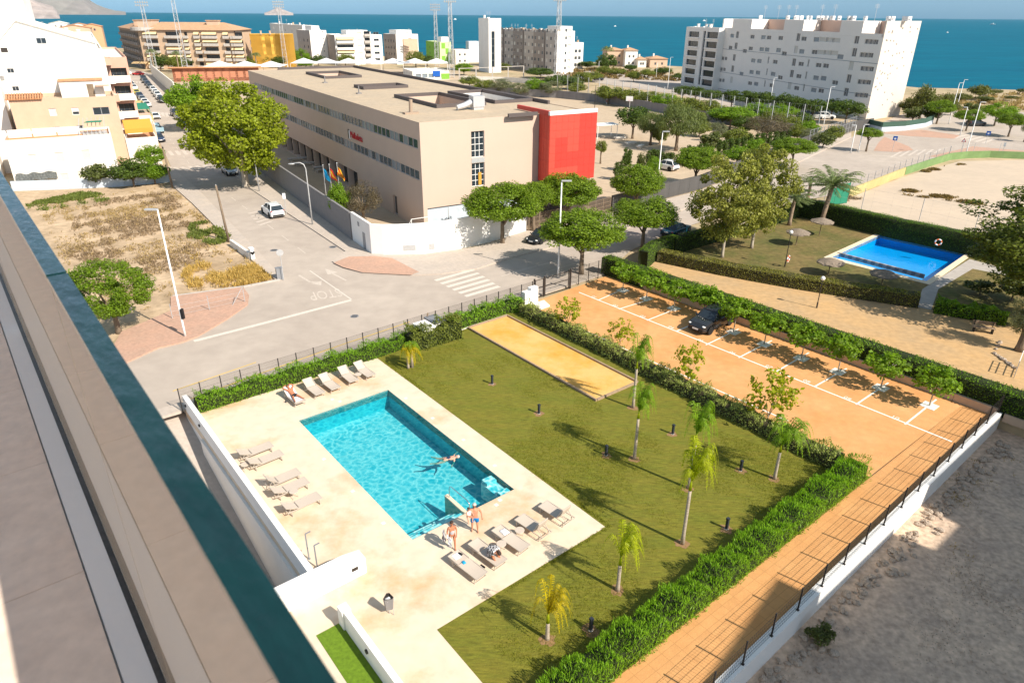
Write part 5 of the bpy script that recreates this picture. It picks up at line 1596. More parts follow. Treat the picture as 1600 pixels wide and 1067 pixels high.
# round clipped trees along the road past the school
g = 'round dark trees along the road past the school'
T('ficus', 'round dense tree in front of the white school wall, trunk on the pavement', (785, 381), 286, 62, 1.9, group=g)
T('ficus', 'round dense tree half hidden behind the one at the white school wall', (833, 362), 283, 33, 2.4, group=g)
T('ficus', 'round dense tree below the red stair tower', (886, 350), 271, 51, 1.6, group=g)
T('ficus', 'biggest round tree, beside the entrance gate, shading the parking lines', (908, 428), 327, 69, 2.1, group=g, rz=1.0)
T('ficus', 'ball-shaped tree standing by itself in front of the parked white car', (993, 326), 255, 42, .7, group=g)
T('ficus', 'spreading round tree over the dark teal car', (1003, 392), 307, 54, 2.1, group=g)
T('ficus', 'small dark round tree left of the tall yellowing trees', (1085, 292), 228, 38, 1.8, group=g)
T('ficus', 'wide round tree above the far pavement beside the big date palm', (1236, 264), 215, 36, 2.0, group=g)
T('ficus', 'small round tree at the bend of the school wall', (1353, 237), 200, 19, 2.2, group=g)
# street trees on the left
T('plane', 'huge yellow-green plane tree overhanging the street', (385, 292), 120, 88, .9, name='plane_tree', bark='bark_pale', limbs=10)
T('bright', 'fresh bright green tree behind the huge plane tree', (312, 205), 116, 38, 2.2)
T('dark', 'small grey-green tree squeezed left of the plane tree', (318, 232), 178, 16, 1.2)
T('bright', 'yellow-green rounded shrub tree nearest the street at the vacant lot', (240, 268), 226, 22, .8)
T('dark', 'darkest round bush in front of the white house', (210, 292), 247, 31, .6)
T('bush', 'grey-green bush left of the darkest one at the white house', (160, 291), 255, 27, .5)
T('bright', 'low green bush between the dark bush and the street', (243, 288), 251, 25, .5)
T('ficus_near', 'big glossy round tree on the vacant lot beside the balcony', (186, 520), 407, 65, 1.2, limbs=8)
# inside the school
T('bright', 'narrow bright green tree beside the flagpoles', (534, 350), 284, 19, .7, tr=.12)
T('tamarisk', 'grey feathery tree inside the school corner', (569, 350), 283, 33, 1.0)
T('dark', 'dark spreading tree in the school playground', (988, 217), 166, 31, 2.0)
T('willow', 'smaller weeping tree between the dark tree and the big weeping one', (1016, 227), 172, 24, 2.0, bark='bark')
T('willow', 'large weeping tree in the school playground', (1056, 236), 160, 41, 2.4)
T('bright', 'bright green umbrella tree at the playground edge', (1140, 203), 166, 29, 2.0)
T('tamarisk', 'brownish feathery tree in the playground', (1196, 222), 178, 36, 1.0)
T('light', 'thin young tree behind the red stair tower', (938, 256), 219, 10, 1.6)
for k, (bx, by, ty, hw, kd, lb) in enumerate((
        (1120, 222, 190, 16, 'olive', 'grey shrub at the playground edge left of the brownish tree'), (1150, 232, 198, 24, 'light', 'pale shrub below the brownish feathery tree'),
        (1285, 232, 205, 18, 'bush', 'dark shrub near the bend of the school wall'), (1262, 226, 200, 18, 'olive', 'silvery shrub behind the big date palm'),
        (1245, 220, 190, 15, 'light', 'bright shrub behind the wide round tree'), (1170, 262, 232, 20, 'light', 'shrub behind the yellowing trees'),
        (1100, 262, 236, 18, 'light', 'leafy shrub mass behind the ball-shaped tree and parked white car'), (1150, 258, 228, 22, 'bright', 'bright shrub mass just above the yellowing trees'), (1208, 252, 226, 20, 'light', 'pale shrub mass left of the wide round tree'), (1092, 214, 188, 20, 'light', 'loose tree right of the large weeping tree'), (1165, 210, 184, 18, 'dark', 'dark tree left of the brownish feathery tree'), (1232, 206, 180, 20, 'light', 'loose tree right of the brownish feathery tree'), (1262, 214, 188, 18, 'bright', 'bright tree below the white van'), (1110, 238, 206, 20, 'bush', 'grey-green bush above the cypress screen'),
        (1030, 226, 196, 16, 'light', 'low leafy tree between the two weeping trees'), (1085, 200, 172, 18, 'light', 'leafy tree behind the large weeping tree'), (1128, 196, 168, 16, 'dark', 'dark tree behind the bright umbrella tree'), (1205, 200, 170, 18, 'light', 'leafy tree behind the brownish feathery tree'), (1250, 204, 176, 16, 'dark', 'dark tree on the far edge of the playground by the lamp'), (1180, 246, 216, 20, 'bright', 'bright leafy mass below the brownish feathery tree'), (1220, 240, 212, 18, 'dark', 'dark leafy mass left of the wide round tree'), (1302, 222, 196, 16, 'light', 'pale leafy shrub by the grey railing'),
        (1000, 273, 238, 8, 'bush', 'clipped egg-shaped bush beside the parked white car'), (1020, 275, 244, 12, 'bright', 'clipped round bush beside the cypress screen'))):
    T(kd, lb, (bx, by), ty, hw, .3)
g = 'small trees in the back yard of the school'
for k, (bx, by, ty, hw, kd) in enumerate(((757, 146, 124, 18, 'light'), (785, 148, 122, 20, 'olive'), (812, 152, 128, 16, 'olive'), (838, 150, 122, 20, 'bright'), (861, 152, 126, 16, 'olive'), (734, 138, 118, 16, 'light'))):
    T(kd, ['pale loose tree behind the school roof, second from its left', 'silvery tree behind the school roof with the palest leaves', 'small silvery tree in the gap behind the school roof', 'greenest tree behind the school roof', 'silvery tree nearest the playground behind the school roof', 'leftmost small tree behind the school roof'][k], (bx, by), ty, hw, .8, group=g)
g = 'trees along the tall sports fence'
lst = [(950, 163, 133, 20, 'light'), (985, 166, 138, 22, 'light'), (1012, 168, 142, 18, 'light'), (1040, 174, 146, 18, 'bright'), (1066, 184, 150, 18, 'light'), (1100, 186, 154, 18, 'light'), (1180, 196, 160, 18, 'bright'), (1222, 190, 163, 18, 'bright')]
for k, (bx, by, ty, hw, kd) in enumerate(lst):
    T(kd, ['loose pale tree at the left end of the tall sports fence', 'pale tree behind the white backboard', 'pale tree right of the backboard along the sports fence', 'yellow-green tree in the middle of the sports fence', 'pale tree along the fence above the weeping tree', 'pale tree along the fence left of the bright umbrella tree', 'yellowish tree above the brownish feathery tree', 'yellowish tree along the fence nearest the big slab'][k], (bx, by), ty, hw, 1.0, group=g)
g = 'dark round trees in front of the big slab'
lst = [(1066, 158, 134, 13), (1086, 160, 135, 13), (1110, 166, 140, 13), (1142, 170, 141, 14), (1165, 172, 142, 14), (1188, 175, 143, 16), (1222, 180, 146, 14), (1244, 184, 151, 15), (1268, 188, 155, 17), (1298, 184, 154, 12), (1320, 194, 156, 21)]
for k, (bx, by, ty, hw) in enumerate(lst):
    T('dark', 'dark round tree before the big slab, ' + ['under the black and white block', 'just right of the black and white block', 'at the left end of the slab', 'below the slab\'s lowest left windows', 'left of the lamp at the slab', 'behind the lamp at the slab', 'right of the lamp at the slab', 'in the middle of the row', 'behind the white van', 'half hidden right of the white van', 'biggest and nearest the sunlit end'][k], (bx, by), ty, hw, 1.3, group=g)
# shore and middle distance
g = 'trees and bushes between the grey block and the villas'
lst = [(872, 140, 118, 22, 'dark'), (893, 140, 122, 15, 'dark'), (910, 134, 112, 14, 'light'), (845, 122, 106, 18, 'dark'), (785, 110, 99, 14, 'light'), (925, 128, 112, 14, 'light'), (948, 112, 84, 13, 'dark'), (942, 118, 103, 10, 'light'), (962, 120, 106, 12, 'light'), (985, 113, 101, 9, 'dark'), (1012, 122, 107, 10, 'light'), (1035, 119, 105, 11, 'dark'), (1060, 126, 115, 9, 'dark'), (918, 108, 96, 12, 'dark'), (900, 150, 128, 14, 'light'), (990, 128, 110, 10, 'light')]
nm = ['darkest big bush at the foot of the grey block', 'dark tree right of the darkest bush at the grey block', 'pale tree at the sunlit corner of the grey block', 'bush at the foot of the grey block\'s long side', 'pale bush beside the white tower', 'pale tree on the verge right of the grey block', 'tall dark tree in front of the cream villa', 'small pale tree left of the villas', 'small round tree below the cream villa', 'small dark tree below the white villa', 'thin pale tree on the orange earth by the villas', 'dark small tree below the long cream villa', 'small dark tree left of the black and white block', 'low dark bush on the shore left of the villas', 'pale tree beside the floodlight base', 'thin pale tree below the white villa']
for (bx, by, ty, hw, kd), n_ in zip(lst, nm): T(kd, n_, (bx, by), ty, hw, .6, group=g)
g = 'trees in front of the far white blocks'
lst = [(472, 104, 76, 13, 'bright'), (498, 104, 86, 10, 'dark'), (540, 104, 84, 13, 'light'), (650, 106, 79, 15, 'light'), (668, 104, 86, 10, 'dark'), (725, 118, 98, 14, 'bright'), (418, 105, 84, 10, 'dark'), (436, 106, 88, 10, 'dark'), (478, 108, 94, 12, 'bright')]
nm = ['round bright tree beside the yellow block', 'dark ball-shaped tree right of the bright one at the yellow block', 'olive tree before the terraced white block', 'loose pale tree left of the green block', 'dark tree at the foot of the green block', 'bright round tree left of the white tower', 'dark tree in front of the yellow wall', 'small dark tree beside the floodlight at the yellow wall', 'low bright bush under the bright tree by the yellow block']
for (bx, by, ty, hw, kd), n_ in zip(lst, nm): T(kd, n_, (bx, by), ty, hw, .8, group=g)
g = 'trees at the foot of the wide tan block'
lst = [(252, 112, 84, 14, 'dark'), (278, 112, 86, 16, 'light'), (297, 108, 86, 10, 'dark'), (358, 104, 84, 14, 'dark'), (378, 106, 86, 14, 'dark'), (392, 108, 90, 10, 'light')]
nm = ['dark tree at the left floodlight below the tan block', 'pale tree between the two floodlights below the tan block', 'dark tree right of the second floodlight', 'dark tree above the pavilion roof', 'dark bushy tree right of the one above the pavilion', 'pale tree at the end of the pavilion roof']
for (bx, by, ty, hw, kd), n_ in zip(lst, nm): T(kd, n_, (bx, by), ty, hw, .8, group=g)
g = 'pines and bushes along the shore'
lst = [(1436, 186, 133, 17, 'pine'), (1418, 182, 152, 14, 'pine'), (1455, 178, 148, 16, 'pine'), (1425, 192, 165, 12, 'bush'), (1450, 192, 170, 12, 'bush'), (1478, 170, 146, 15, 'pine'), (1500, 160, 146, 14, 'pine'), (1530, 156, 133, 18, 'pine'), (1552, 150, 139, 12, 'pine'), (1538, 162, 150, 12, 'bush'), (1580, 158, 150, 8, 'bush'), (1598, 148, 138, 8, 'bush'), (1485, 180, 158, 12, 'pine'), (1515, 178, 160, 10, 'bush')]
nm = ['tallest pine against the sea right of the slab', 'pine half hidden behind the slab\'s end', 'second tall pine right of the slab', 'low bush at the slab\'s garden', 'yellowish bush at the slab\'s garden', 'pine at the water\'s edge above the umbrella tree', 'low pine left of the twin lamps', 'wide round pine on the bare headland', 'low pine right of the wide one on the headland', 'bush below the wide headland pine', 'lone small bush on the bare headland', 'small bush at the right edge against the sea', 'pine behind the twin lamps', 'low bush below the twin lamps']
for (bx, by, ty, hw, kd), n_ in zip(lst, nm): T(kd, n_, (bx, by), ty, hw, .5, group=g)
g = 'umbrella-shaped trees round the far junction'
for (bx, by, ty, hw, kd), n_ in zip(((1463, 194, 156, 20, 'ficus'), (1509, 205, 171, 20, 'ficus'), (1553, 197, 160, 19, 'bright'), (1575, 214, 176, 22, 'ficus'), (1600, 222, 186, 12, 'olive')),
        ('umbrella tree in front of the shore pines', 'darkest umbrella tree at the far junction', 'bright green umbrella tree on the far verge', 'dark umbrella tree at the right edge', 'grey bush under the dark umbrella tree at the right edge')):
    T(kd, n_, (bx, by), ty, hw, 1.7, group=g)
# cypress screen
g = 'slender cypresses screening the playground'
xs = [(962, 282, 250), (969, 281, 248), (975, 268, 228), (982, 267, 231), (1012, 262, 232), (1019, 262, 228), (1026, 262, 230), (1033, 262, 233), (1040, 262, 236), (1047, 262, 234), (1066, 262, 228), (1074, 260, 224), (1082, 258, 224), (1092, 254, 220), (1100, 252, 222), (1108, 252, 226), (1122, 246, 214), (1131, 244, 214), (1140, 242, 212), (1150, 240, 212), (1160, 238, 210), (1170, 236, 206), (1180, 234, 206), (1190, 232, 204), (1200, 230, 204), (1210, 228, 203), (1220, 226, 203), (1230, 224, 201)]
for bx, by, ty in xs:
    T('cypress', 'slender dark cypress in the screen between the playground and the parked white car', (bx, by), ty, 8.5, .1, group=g, name='cypress', limbs=0)
# garden by the second pool
T('thin', 'tall yellowing tree in the garden lawn, nearer of the pair', (1128, 402), 234, 68, 1.3, bark='bark_pale', limbs=9, tr=.17)
T('thin', 'tall grey-green tree in the garden lawn, further of the pair', (1174, 388), 224, 58, 1.4, bark='bark_pale', limbs=9, tr=.17)
tb_ = G(1672, 500)
tree('big', 'large shady tree hanging over the far pool at the right edge', tb_, 11.2, 7.6, 2.4, limbs=12, lean=(-3.2, .2), rz=0)
tree('bush', 'dark understorey shrub beneath the large tree at the right edge', G(1580, 470), 2.4, 1.9, .3)
tree('bush', 'low dark shrub beside the path to the far pool', G(1530, 462), 1.5, 1.5, .2)
T('olive', 'old grey olive tree with a twisted trunk at the right edge', (1592, 548), 445, 32, 1.2, tr=.28)
# clipped and leafy hedges
def hp(pts, z=0): return [tuple(p) for p in gp(pts, z)]
hedge('tall clipped cypress hedge behind the blue pool', hp([(1244, 336), (1300, 348), (1400, 372), (1530, 400), (1640, 424)]), 1.3, 2.3, 26000, .10, .3, 'leaf_clip', .1, clip=True)
hedge('clipped hedge returning towards the tall yellowing trees', hp([(1243, 338), (1200, 352), (1150, 366), (1090, 384), (1048, 396)]), 1.0, 1.8, 15000, .10, .3, 'leaf_clip', .15, clip=True)
hedge('small clipped hedge block at the road entrance of the garden', hp([(1003, 420), (1020, 404), (1052, 394)]), 1.0, 1.9, 6000, .10, .3, 'leaf_clip', .1, clip=True)
hedge('speckled yellow-green hedge along the gravel path', hp([(1030, 407), (1130, 428), (1240, 448), (1340, 464), (1433, 478)]), 1.3, 1.15, 15000, .14, .5, 'leaf_mixed', .12, core='hedge_core_brown', clip=True)
hedge('shaded dark hedge right of the path to the blue pool', hp([(1458, 486), (1500, 494), (1570, 506)]), 1.3, 1.15, 5000, .14, .5, 'leaf_clip', .15)
hedge('long dense hedge behind the parking bays', abp([(-44.2, 47.3), (-30, 47.8), (-18, 48.2), (-6, 48.55), (8, 49)]), 1.3, 1.75, 26000, .13, .4, 'leaf_clip', .12, z0=.0, clip=True)
hedge('bright oleander hedge between the pool terrace and the street fence', abp([(-41.75, 7.8), (-41.75, 20.5), (-42.1, 27)]), 1.2, 1.05, 17000, .16, .2, droop=-.5)
hedge('oleander hedge along the street fence above the sand court', abp([(-42.15, 27.2), (-42.5, 33), (-41.9, 34.8)]), 1.25, 1.15, 4500, .2, .24)
hedge('bushy light green hedge block behind the double palm', abp([(-41.05, 23.0), (-40.9, 27.4)]), 1.6, 1.55, 4500, .18, .34, 'leaf_light', .22)
hedge('dull flowering hedge between the lawn and the parking', abp([(-41.2, 34.4), (-30, 34.45), (-20, 34.4), (-13.2, 34.3)]), 1.35, 1.0, 19000, .16, .3, 'leaf_dull', .2, core='hedge_core_brown')
hedge('bright leafy oleander hedge along the tiled walkway', abp([(-12.3, 34.6), (-12.2, 24), (-12.15, 14), (-12.1, 8)]), 1.5, 1.15, 30000, .2, .15, droop=-.7)
# parking trees
g = 'young trees along the parking bays'
PT = [(973, 454), (1010, 467), (1053, 482), (1099, 494), (1146, 519), (1194, 538), (1252, 560), (1309, 581), (1376, 606), (1452, 634)]
nm = ['nearest the entrance gate', 'second from the entrance gate', 'third from the gate, just left of the parked dark car', 'behind the parked dark car', 'right beside the parked dark car', 'one bay past the dark car\'s tree', 'at the middle of the empty bays', 'two trees before the last one at the walkway', 'next to the last one at the walkway', 'last of the row, nearest the tiled walkway']
for (px, py), n_ in zip(PT, nm):
    b = G(px, py)
    t = tree('young', 'young parking tree ' + n_, b, random.uniform(2.75, 3.15), random.uniform(1.45, 1.7), .95, g, bark='bark_pale', limbs=7, tr=.045)
    MB().b2(-.45, .45, -.45, .45, .004, .03).build('tree_pit', 'paint', None, loc=b, rz=ROT_B)['kind'] = 'structure'
g = 'thin lime-leaved saplings along the parking edge'
for (px, py, yt, hw), n_ in zip(((886, 518, 462, 23), (968, 545, 495, 24), (1073, 606, 533, 27), (1197, 668, 574, 43)), ('beside the entrance gate', 'above the near end of the sand court', 'in the middle of the parking edge', 'largest and nearest the viewer')):
    T('lime', 'lime-leaved sapling ' + n_, (px, py), yt, hw, .5, group=g, bark='bark_pale', tr=.035)

# --- palms -------------------------------------------------------------------
def frond_mesh(L, W, droop, n, mt, seed, up=.9, curl=1.0, dense=2):
    """one feather leaf: arched midrib with hanging leaflets; starts at the origin, grows along +x"""
    key = ('frond', L, W, droop, n, mt, seed, up, curl)
    if key in _win: return _win[key]
    rng = random.Random(seed)
    V = []; Q = []
    pts = []
    for i in range(n + 1):
        t = i / n
        x = L * (t * (1 - .35 * droop * t))
        z = L * (up * t - (up + droop * .75) * t * t * curl)
        pts.append(Vector((x, 0, z)))
    def quad(a, b, c, d):
        o = len(V); V.extend([tuple(a), tuple(b), tuple(c), tuple(d)]); Q.append((o, o + 1, o + 2, o + 3))
    for i in range(n):
        a, b = pts[i], pts[i + 1]
        w_ = .03 * L / 2.5 * (1 - i / n) + .008
        quad(a + Vector((0, -w_, 0)), b + Vector((0, -w_, 0)), b + Vector((0, w_, 0)), a + Vector((0, w_, 0)))
        if i < 1: continue
        t = i / n
        l = W * (math.sin(math.pi * min(1, .12 + .9 * t)) ** .6)
        for k in range(dense):
            for s_ in (-1, 1):
                p = a.lerp(b, k / dense)
                d = (b - a).normalized()
                sd = Vector((0, s_, 0)) * rng.uniform(.75, 1.0) + d * rng.uniform(.35, .7) + Vector((0, 0, -rng.uniform(.25, .75) * (.5 + droop)))
                e = p + sd.normalized() * l * rng.uniform(.8, 1.1)
                wv = d * (.045 * L / 2.5)
                quad(p - wv * .5, p.lerp(e, .5) - wv * .8 + Vector((0, 0, .03)), e, p.lerp(e, .5) + wv * .8 + Vector((0, 0, .03)))
    _win[key] = np_mesh('frond', np.array(V), np.array(Q), mt)
    return _win[key]
def palm(label, base, trunk_h, L, W, n, mt, droop=.8, group=None, bark='ringed_bark', r=.1, wind=(0, 0), up=(.2, 1.1), name='palm_tree', lean=(0, 0), stem=None, curl=1.0, spread=1.0):
    root = thing(name, label, 'palm', base, 0, group)
    top = Vector((lean[0], lean[1], trunk_h))
    mb = MB()
    rs = [r * 1.5, r * 1.05, r, r * .95, r * .85]
    mb.tube([(0, 0, -.1), (lean[0] * .1, lean[1] * .1, trunk_h * .2), (lean[0] * .4, lean[1] * .4, trunk_h * .5), (lean[0] * .8, lean[1] * .8, trunk_h * .85), tuple(top)], rs, 10)
    mb.build('trunk', bark, root, smooth=True)
    if stem:
        MB().tube([tuple(top - Vector((0, 0, .02))), tuple(top + Vector((0, 0, L * .28)))], [r * .95, r * .45], 10).build('crown_shaft', stem, root, smooth=True)
    c = top + Vector((0, 0, L * .2 if stem else 0))
    rng = random.Random(hash_(label))
    for k in range(n):
        az = 2 * math.pi * k / n * 2.4 + rng.uniform(-.3, .3)
        u = up[0] + (up[1] - up[0]) * ((k * .618) % 1)
        me = frond_mesh(round(L, 2), W, droop, 13, mt, k % 4, round(u, 1), curl)
        fv = Vector((math.cos(az) * spread + wind[0], math.sin(az) * spread + wind[1]))
        put('frond', me, root, c, math.atan2(fv.y, fv.x), (min(1.15, max(.55, fv.length)), 1, rng.uniform(.9, 1.1)))
    return root
palm('tall date palm rising behind the clipped hedge of the blue pool', G(1284, 348), 4.6, 3.7, .55, 54, 'leaf_date', .28, bark='palm_bark', r=.27, up=(-.35, 1.5), curl=.62, lean=(.55, .3))
palm('shorter date palm left of the tall one', G(1233, 352), 3.4, 2.6, .45, 40, 'leaf_date', .28, bark='palm_bark', r=.2, up=(-.35, 1.5), curl=.62, lean=(.2, .2))
palm('low palm crown between the two date palms on the road side', G(1262, 312), 2.6, 2.4, .4, 24, 'leaf_date', .4, bark='palm_bark', r=.2, up=(-.2, 1.2), curl=.7)
palm('lone shore palm against the sea beside the cream villa', G(947, 106), 8.6, 4.2, .7, 30, 'leaf_date', .4, bark='palm_bark', r=.3, up=(-.5, 1.3))
palm('palm in front of the yellow-ochre block', G(402, 110), 6.5, 3.0, .6, 24, 'leaf_date', .4, bark='palm_bark', r=.25, up=(-.5, 1.2))
palm('street palm before the tan block, left of the second floodlight', G(243, 118), 9.0, 3.0, .6, 22, 'leaf_date', .4, bark='palm_bark', r=.22, up=(-.5, 1.2))
palm('palm beside the second floodlight below the tan block', G(281, 116), 8.0, 3.0, .6, 22, 'leaf_date', .4, bark='palm_bark', r=.22, up=(-.5, 1.2))
g = 'young feather palms on the lawn'
wd = (-.25, -.15)
def lawnpalm(label, base, trunk, L, W, n, mt, **kw):
    b = G(*base)
    kw.setdefault('wind', (.3, .05)); kw.setdefault('droop', .5); kw.setdefault('up', (1.8, 3.8)); L *= 1.1; W *= .75; n += 5
    return palm(label, b, trunk, L, W, n, mt, group=g, r=kw.pop('r', .085), stem=kw.pop('stem', 'leaf_palm_lime'), spread=kw.pop('spread', .38), curl=.86, **kw)
lawnpalm('tall lawn palm at the corner of the sand court', (989, 637), 2.9, 1.75, .42, 13, 'leaf_palm')
lawnpalm('lawn palm in the middle of the lawn, nearer than the sand court', (991, 717), 2.75, 1.65, .42, 13, 'leaf_palm')
lawnpalm('lawn palm hidden behind the tallest one', (1076, 763), 3.0, 1.8, .42, 13, 'leaf_palm')
lawnpalm('tallest lawn palm with a double lime crown', (1066, 849), 3.2, 2.0, .42, 15, 'leaf_palm_lime')
lawnpalm('short lawn palm nearest the parking hedge', (1210, 748), 1.8, 1.6, .45, 15, 'leaf_palm', spread=.85)
lawnpalm('narrow lawn palm with yellow-tipped fronds', (965, 922), 1.5, 1.85, .36, 11, 'leaf_palm_lime', spread=.32, up=(1.6, 3.4))
lawnpalm('small golden-yellow palm nearest the pool terrace corner', (855, 998), .95, 1.75, .3, 9, 'leaf_palm_yellow', spread=.34, up=(1.4, 3.2))
dp = lawnpalm('double-stemmed palm with golden hanging fronds beside the pool terrace', (638, 575), 1.05, 1.35, .36, 12, 'leaf_palm_yellow', spread=.8, droop=.9, up=(.6, 1.6))
MB().tube([(0.25, .1, -.1), (.3, .15, 1.2), (.2, .3, 1.7)], [.12, .08, .06], 10).build('trunk', 'ringed_bark', dp, smooth=True)
for k in range(7):
    put('frond', frond_mesh(1.3, .36, 1.1, 13, 'leaf_palm', k % 4, .9, 1.0), dp, (.2, .3, 1.75), k * .95)

# --- wild growth on the bare lots (nobody could count it) ----------------------
def scatter(name, label, poly_px, n, h0, h1, mt, seed, clump=0.0, w_=.03, z=0.0, blades=5, dens=None):
    rng = np.random.default_rng(seed)
    P = np.array(gp(poly_px))
    lo, hi = P.min(0), P.max(0)
    pts = []
    cl = rng.uniform(lo, hi, size=(max(4, int(60 * clump) + 4), 2))
    while len(pts) < n:
        q = rng.uniform(lo, hi, size=(n * 2, 2)) if clump == 0 else cl[rng.integers(0, len(cl), n * 2)] + rng.normal(size=(n * 2, 2)) * clump
        x, y = q[:, 0], q[:, 1]
        ins = np.zeros(len(q), bool)
        j = len(P) - 1
        for i in range(len(P)):
            c = ((P[i, 1] > y) != (P[j, 1] > y)) & (x < (P[j, 0] - P[i, 0]) * (y - P[i, 1]) / (P[j, 1] - P[i, 1] + 1e-12) + P[i, 0])
            ins ^= c; j = i
        pts.extend(q[ins].tolist())
    pts = np.array(pts)
    x, y = pts[:, 0], pts[:, 1]
    k = np.sin(x * .55 + seed) + np.sin(y * .47 + 2 * seed) + .8 * np.sin(x * 1.1 - y * .9 + seed * 3) + .6 * np.sin(x * 2.3 + y * 1.7) + rng.normal(size=len(x)) * .5
    pts = pts[k > .25][:n]; n = len(pts)
    m = n * blades
    b = np.repeat(pts, blades, 0) + rng.normal(size=(m, 2)) * (.04 if w_ < .02 else .12)
    base = np.column_stack([b, np.full(m, z)])
    d = rng.normal(size=(m, 3)) * .55; d[:, 2] = 1; d /= np.linalg.norm(d, axis=1, keepdims=True)
    hh = rng.uniform(h0, h1, (m, 1))
    sd = np.cross(d, rng.normal(size=(m, 3))); sd /= np.linalg.norm(sd, axis=1, keepdims=True)
    tip = base + d * hh
    midp = base + d * hh * .5
    v = np.stack([base - sd * w_ * .5, midp + sd * w_, tip, midp - sd * w_], 1).reshape(-1, 3)
    o = put(name, np_mesh(name, v, np.arange(m * 4).reshape(-1, 4), mt))
    tag(o, label, None, None, 'stuff')
    return o
scatter('lawn_grass', 'short grass growing on the lawn by the pool', [(604, 570), (725, 532), (1300, 735), (905, 1075), (687, 985), (948, 823)], 34000, .02, .06, 'grass_lawn', 31, 0, .012, blades=4)
scatter('lawn_grass', 'ragged taller grass along the terrace edge of the lawn', [(601, 567), (608, 567), (956, 822), (694, 987), (687, 986), (948, 822)], 2000, .03, .09, 'grass_lawn', 32, 0, .014, blades=4)
scatter('dry_brush', 'dry grey-brown brush on the vacant lot', [(120, 330), (180, 310), (262, 300), (300, 340), (330, 400), (260, 430), (180, 420), (100, 400)], 3600, .08, .36, 'grass_grey', 1, 2.6, .05)
scatter('dry_grass', 'golden dry grass near the street corner of the vacant lot', [(300, 400), (372, 392), (425, 438), (375, 448), (300, 455), (285, 430)], 1700, .2, .6, 'grass_gold', 2, 1.6, .035)
scatter('dry_grass', 'scattered dry grass over the vacant lot', [(60, 320), (262, 292), (300, 322), (362, 385), (425, 438), (270, 462), (200, 500), (100, 420)], 3200, .1, .35, 'grass_dry', 3, 2.2, .04)
scatter('weeds', 'green creeping weeds on the vacant lot along the garden wall', [(40, 318), (130, 300), (165, 304), (178, 322), (110, 328), (45, 330)], 2600, .1, .4, 'weed_green', 4, .8, .07)
scatter('weeds', 'green creeping weeds on the vacant lot beside the street', [(300, 350), (340, 345), (362, 372), (345, 384), (292, 378)], 2400, .1, .5, 'weed_green', 5, .6, .07)
scatter('dry_brush', 'brown brush on the sports court joints', [(1240, 318), (1330, 306), (1345, 312), (1262, 324)], 900, .1, .5, 'grass_grey', 6, .4, .05)
scatter('dry_brush', 'brown weeds in rows on the empty sports court', [(1385, 296), (1440, 300), (1500, 310), (1540, 318), (1535, 323), (1480, 314), (1410, 305)], 1900, .1, .5, 'leaf_ochre', 7, .35, .06)
scatter('dry_brush', 'brown weeds along the green court wall', [(1440, 268), (1500, 254), (1590, 254), (1590, 258), (1500, 258), (1450, 272)], 700, .1, .4, 'leaf_ochre', 8, .35, .06)
scatter('weeds', 'small weeds on the shaded empty lot', [(1480, 700), (1600, 690), (1600, 900), (1500, 900)], 260, .03, .14, 'grass_dry', 9, .6, .02, z=-.85)
scatter('beach_grass', 'dry dune grass on the bare headland', [(1470, 165), (1540, 150), (1600, 145), (1600, 175), (1500, 178)], 1500, .3, 1.2, 'grass_dry', 10, 3, .12)
scatter('ground_cover', 'low scrub on the open ground before the shore', [(860, 112), (940, 108), (1070, 118), (1070, 128), (960, 124), (880, 122)], 1600, .4, 1.5, 'leaf_ochre', 12, 5, .25)
# ---------------------------------------------------------------- pool terrace things
gw = thing('garden_wall', 'long white wall between the sunken ramp and the pool terrace', 'wall', ab(-42.4, 7.35), ROT_A)
# local x runs along the pool axis, local y = away from the viewer's building... (left-handed turn)
sgn = 1 if (ab(-42.4, 8.35) - ab(-42.4, 7.35)).dot(Vector((-math.sin(ROT_A), math.cos(ROT_A), 0))) > 0 else -1
MB().b2(0, 19.6, -.14, .14, -5.4, 1.0).build('panel', 'white_wall', gw)
MB().prism([(3.6, -.14 * sgn - .001 * sgn), (19.6, -.141 * sgn), (19.6, -.30 * sgn), (3.6, -.30 * sgn)], -5.4, -.35).build('plinth', 'white_render', gw)
for x in (.6, 3.5): MB().lathe([(.09, -.02), (.09, .05)], 14).build('wall_lamp', 'dark_metal', gw, loc=(x, -.17 * sgn, .55)).rotation_euler = (R(90), 0, 0)
cw2 = thing('garden_wall', 'thick white cross wall with a sloped end at the top of the ramp', 'wall', ab(-22.75, 5.5), ROT_B)
mb = MB()
prof = [(0, 1.02), (3.3, 1.02), (4.15, .86), (4.2, 0)]
vs = []
for x, z in [(0, -4.9), (0, 1.02), (3.3, 1.02), (4.15, .86), (4.15, -.2), (0, -.2)][0:]: pass
sec = [(-4.6, -5), (-4.6, 1.02), (3.3, 1.02), (4.15, .88), (4.15, -.3), (1.85, -.3), (1.85, -5)]
f_ = [(x, -.32, z) for x, z in sec]; b_ = [(x, .32, z) for x, z in sec]
n_ = len(sec)
mb.add(f_ + b_, [tuple(range(n_)), tuple(reversed(range(n_, 2 * n_)))] + [(i, i + n_, (i + 1) % n_ + n_, (i + 1) % n_) for i in range(n_)])
mb.build('panel', 'white_wall', cw2)
MB().b2(3.45, 3.75, -.345, -.325, .45, .62).build('vent', 'dark_metal', cw2)
w2_ = thing('garden_wall', 'white wall with an end pillar beside the strip of artificial turf', 'wall', ab(-20.4, 7.56), ROT_A)
MB().b2(.35, 15, -.13, .13, -.2, 1.0).build('panel', 'white_wall', w2_)
MB().b2(-.12, .34, -.2, .2, -.2, 1.0).build('pillar', 'white_wall', w2_)
MB().lathe([(.1, -.03), (.1, .04)], 14).build('wall_lamp', 'dark_metal', w2_, loc=(2.3, -.15 * sgn, .6)).rotation_euler = (R(90), 0, 0)
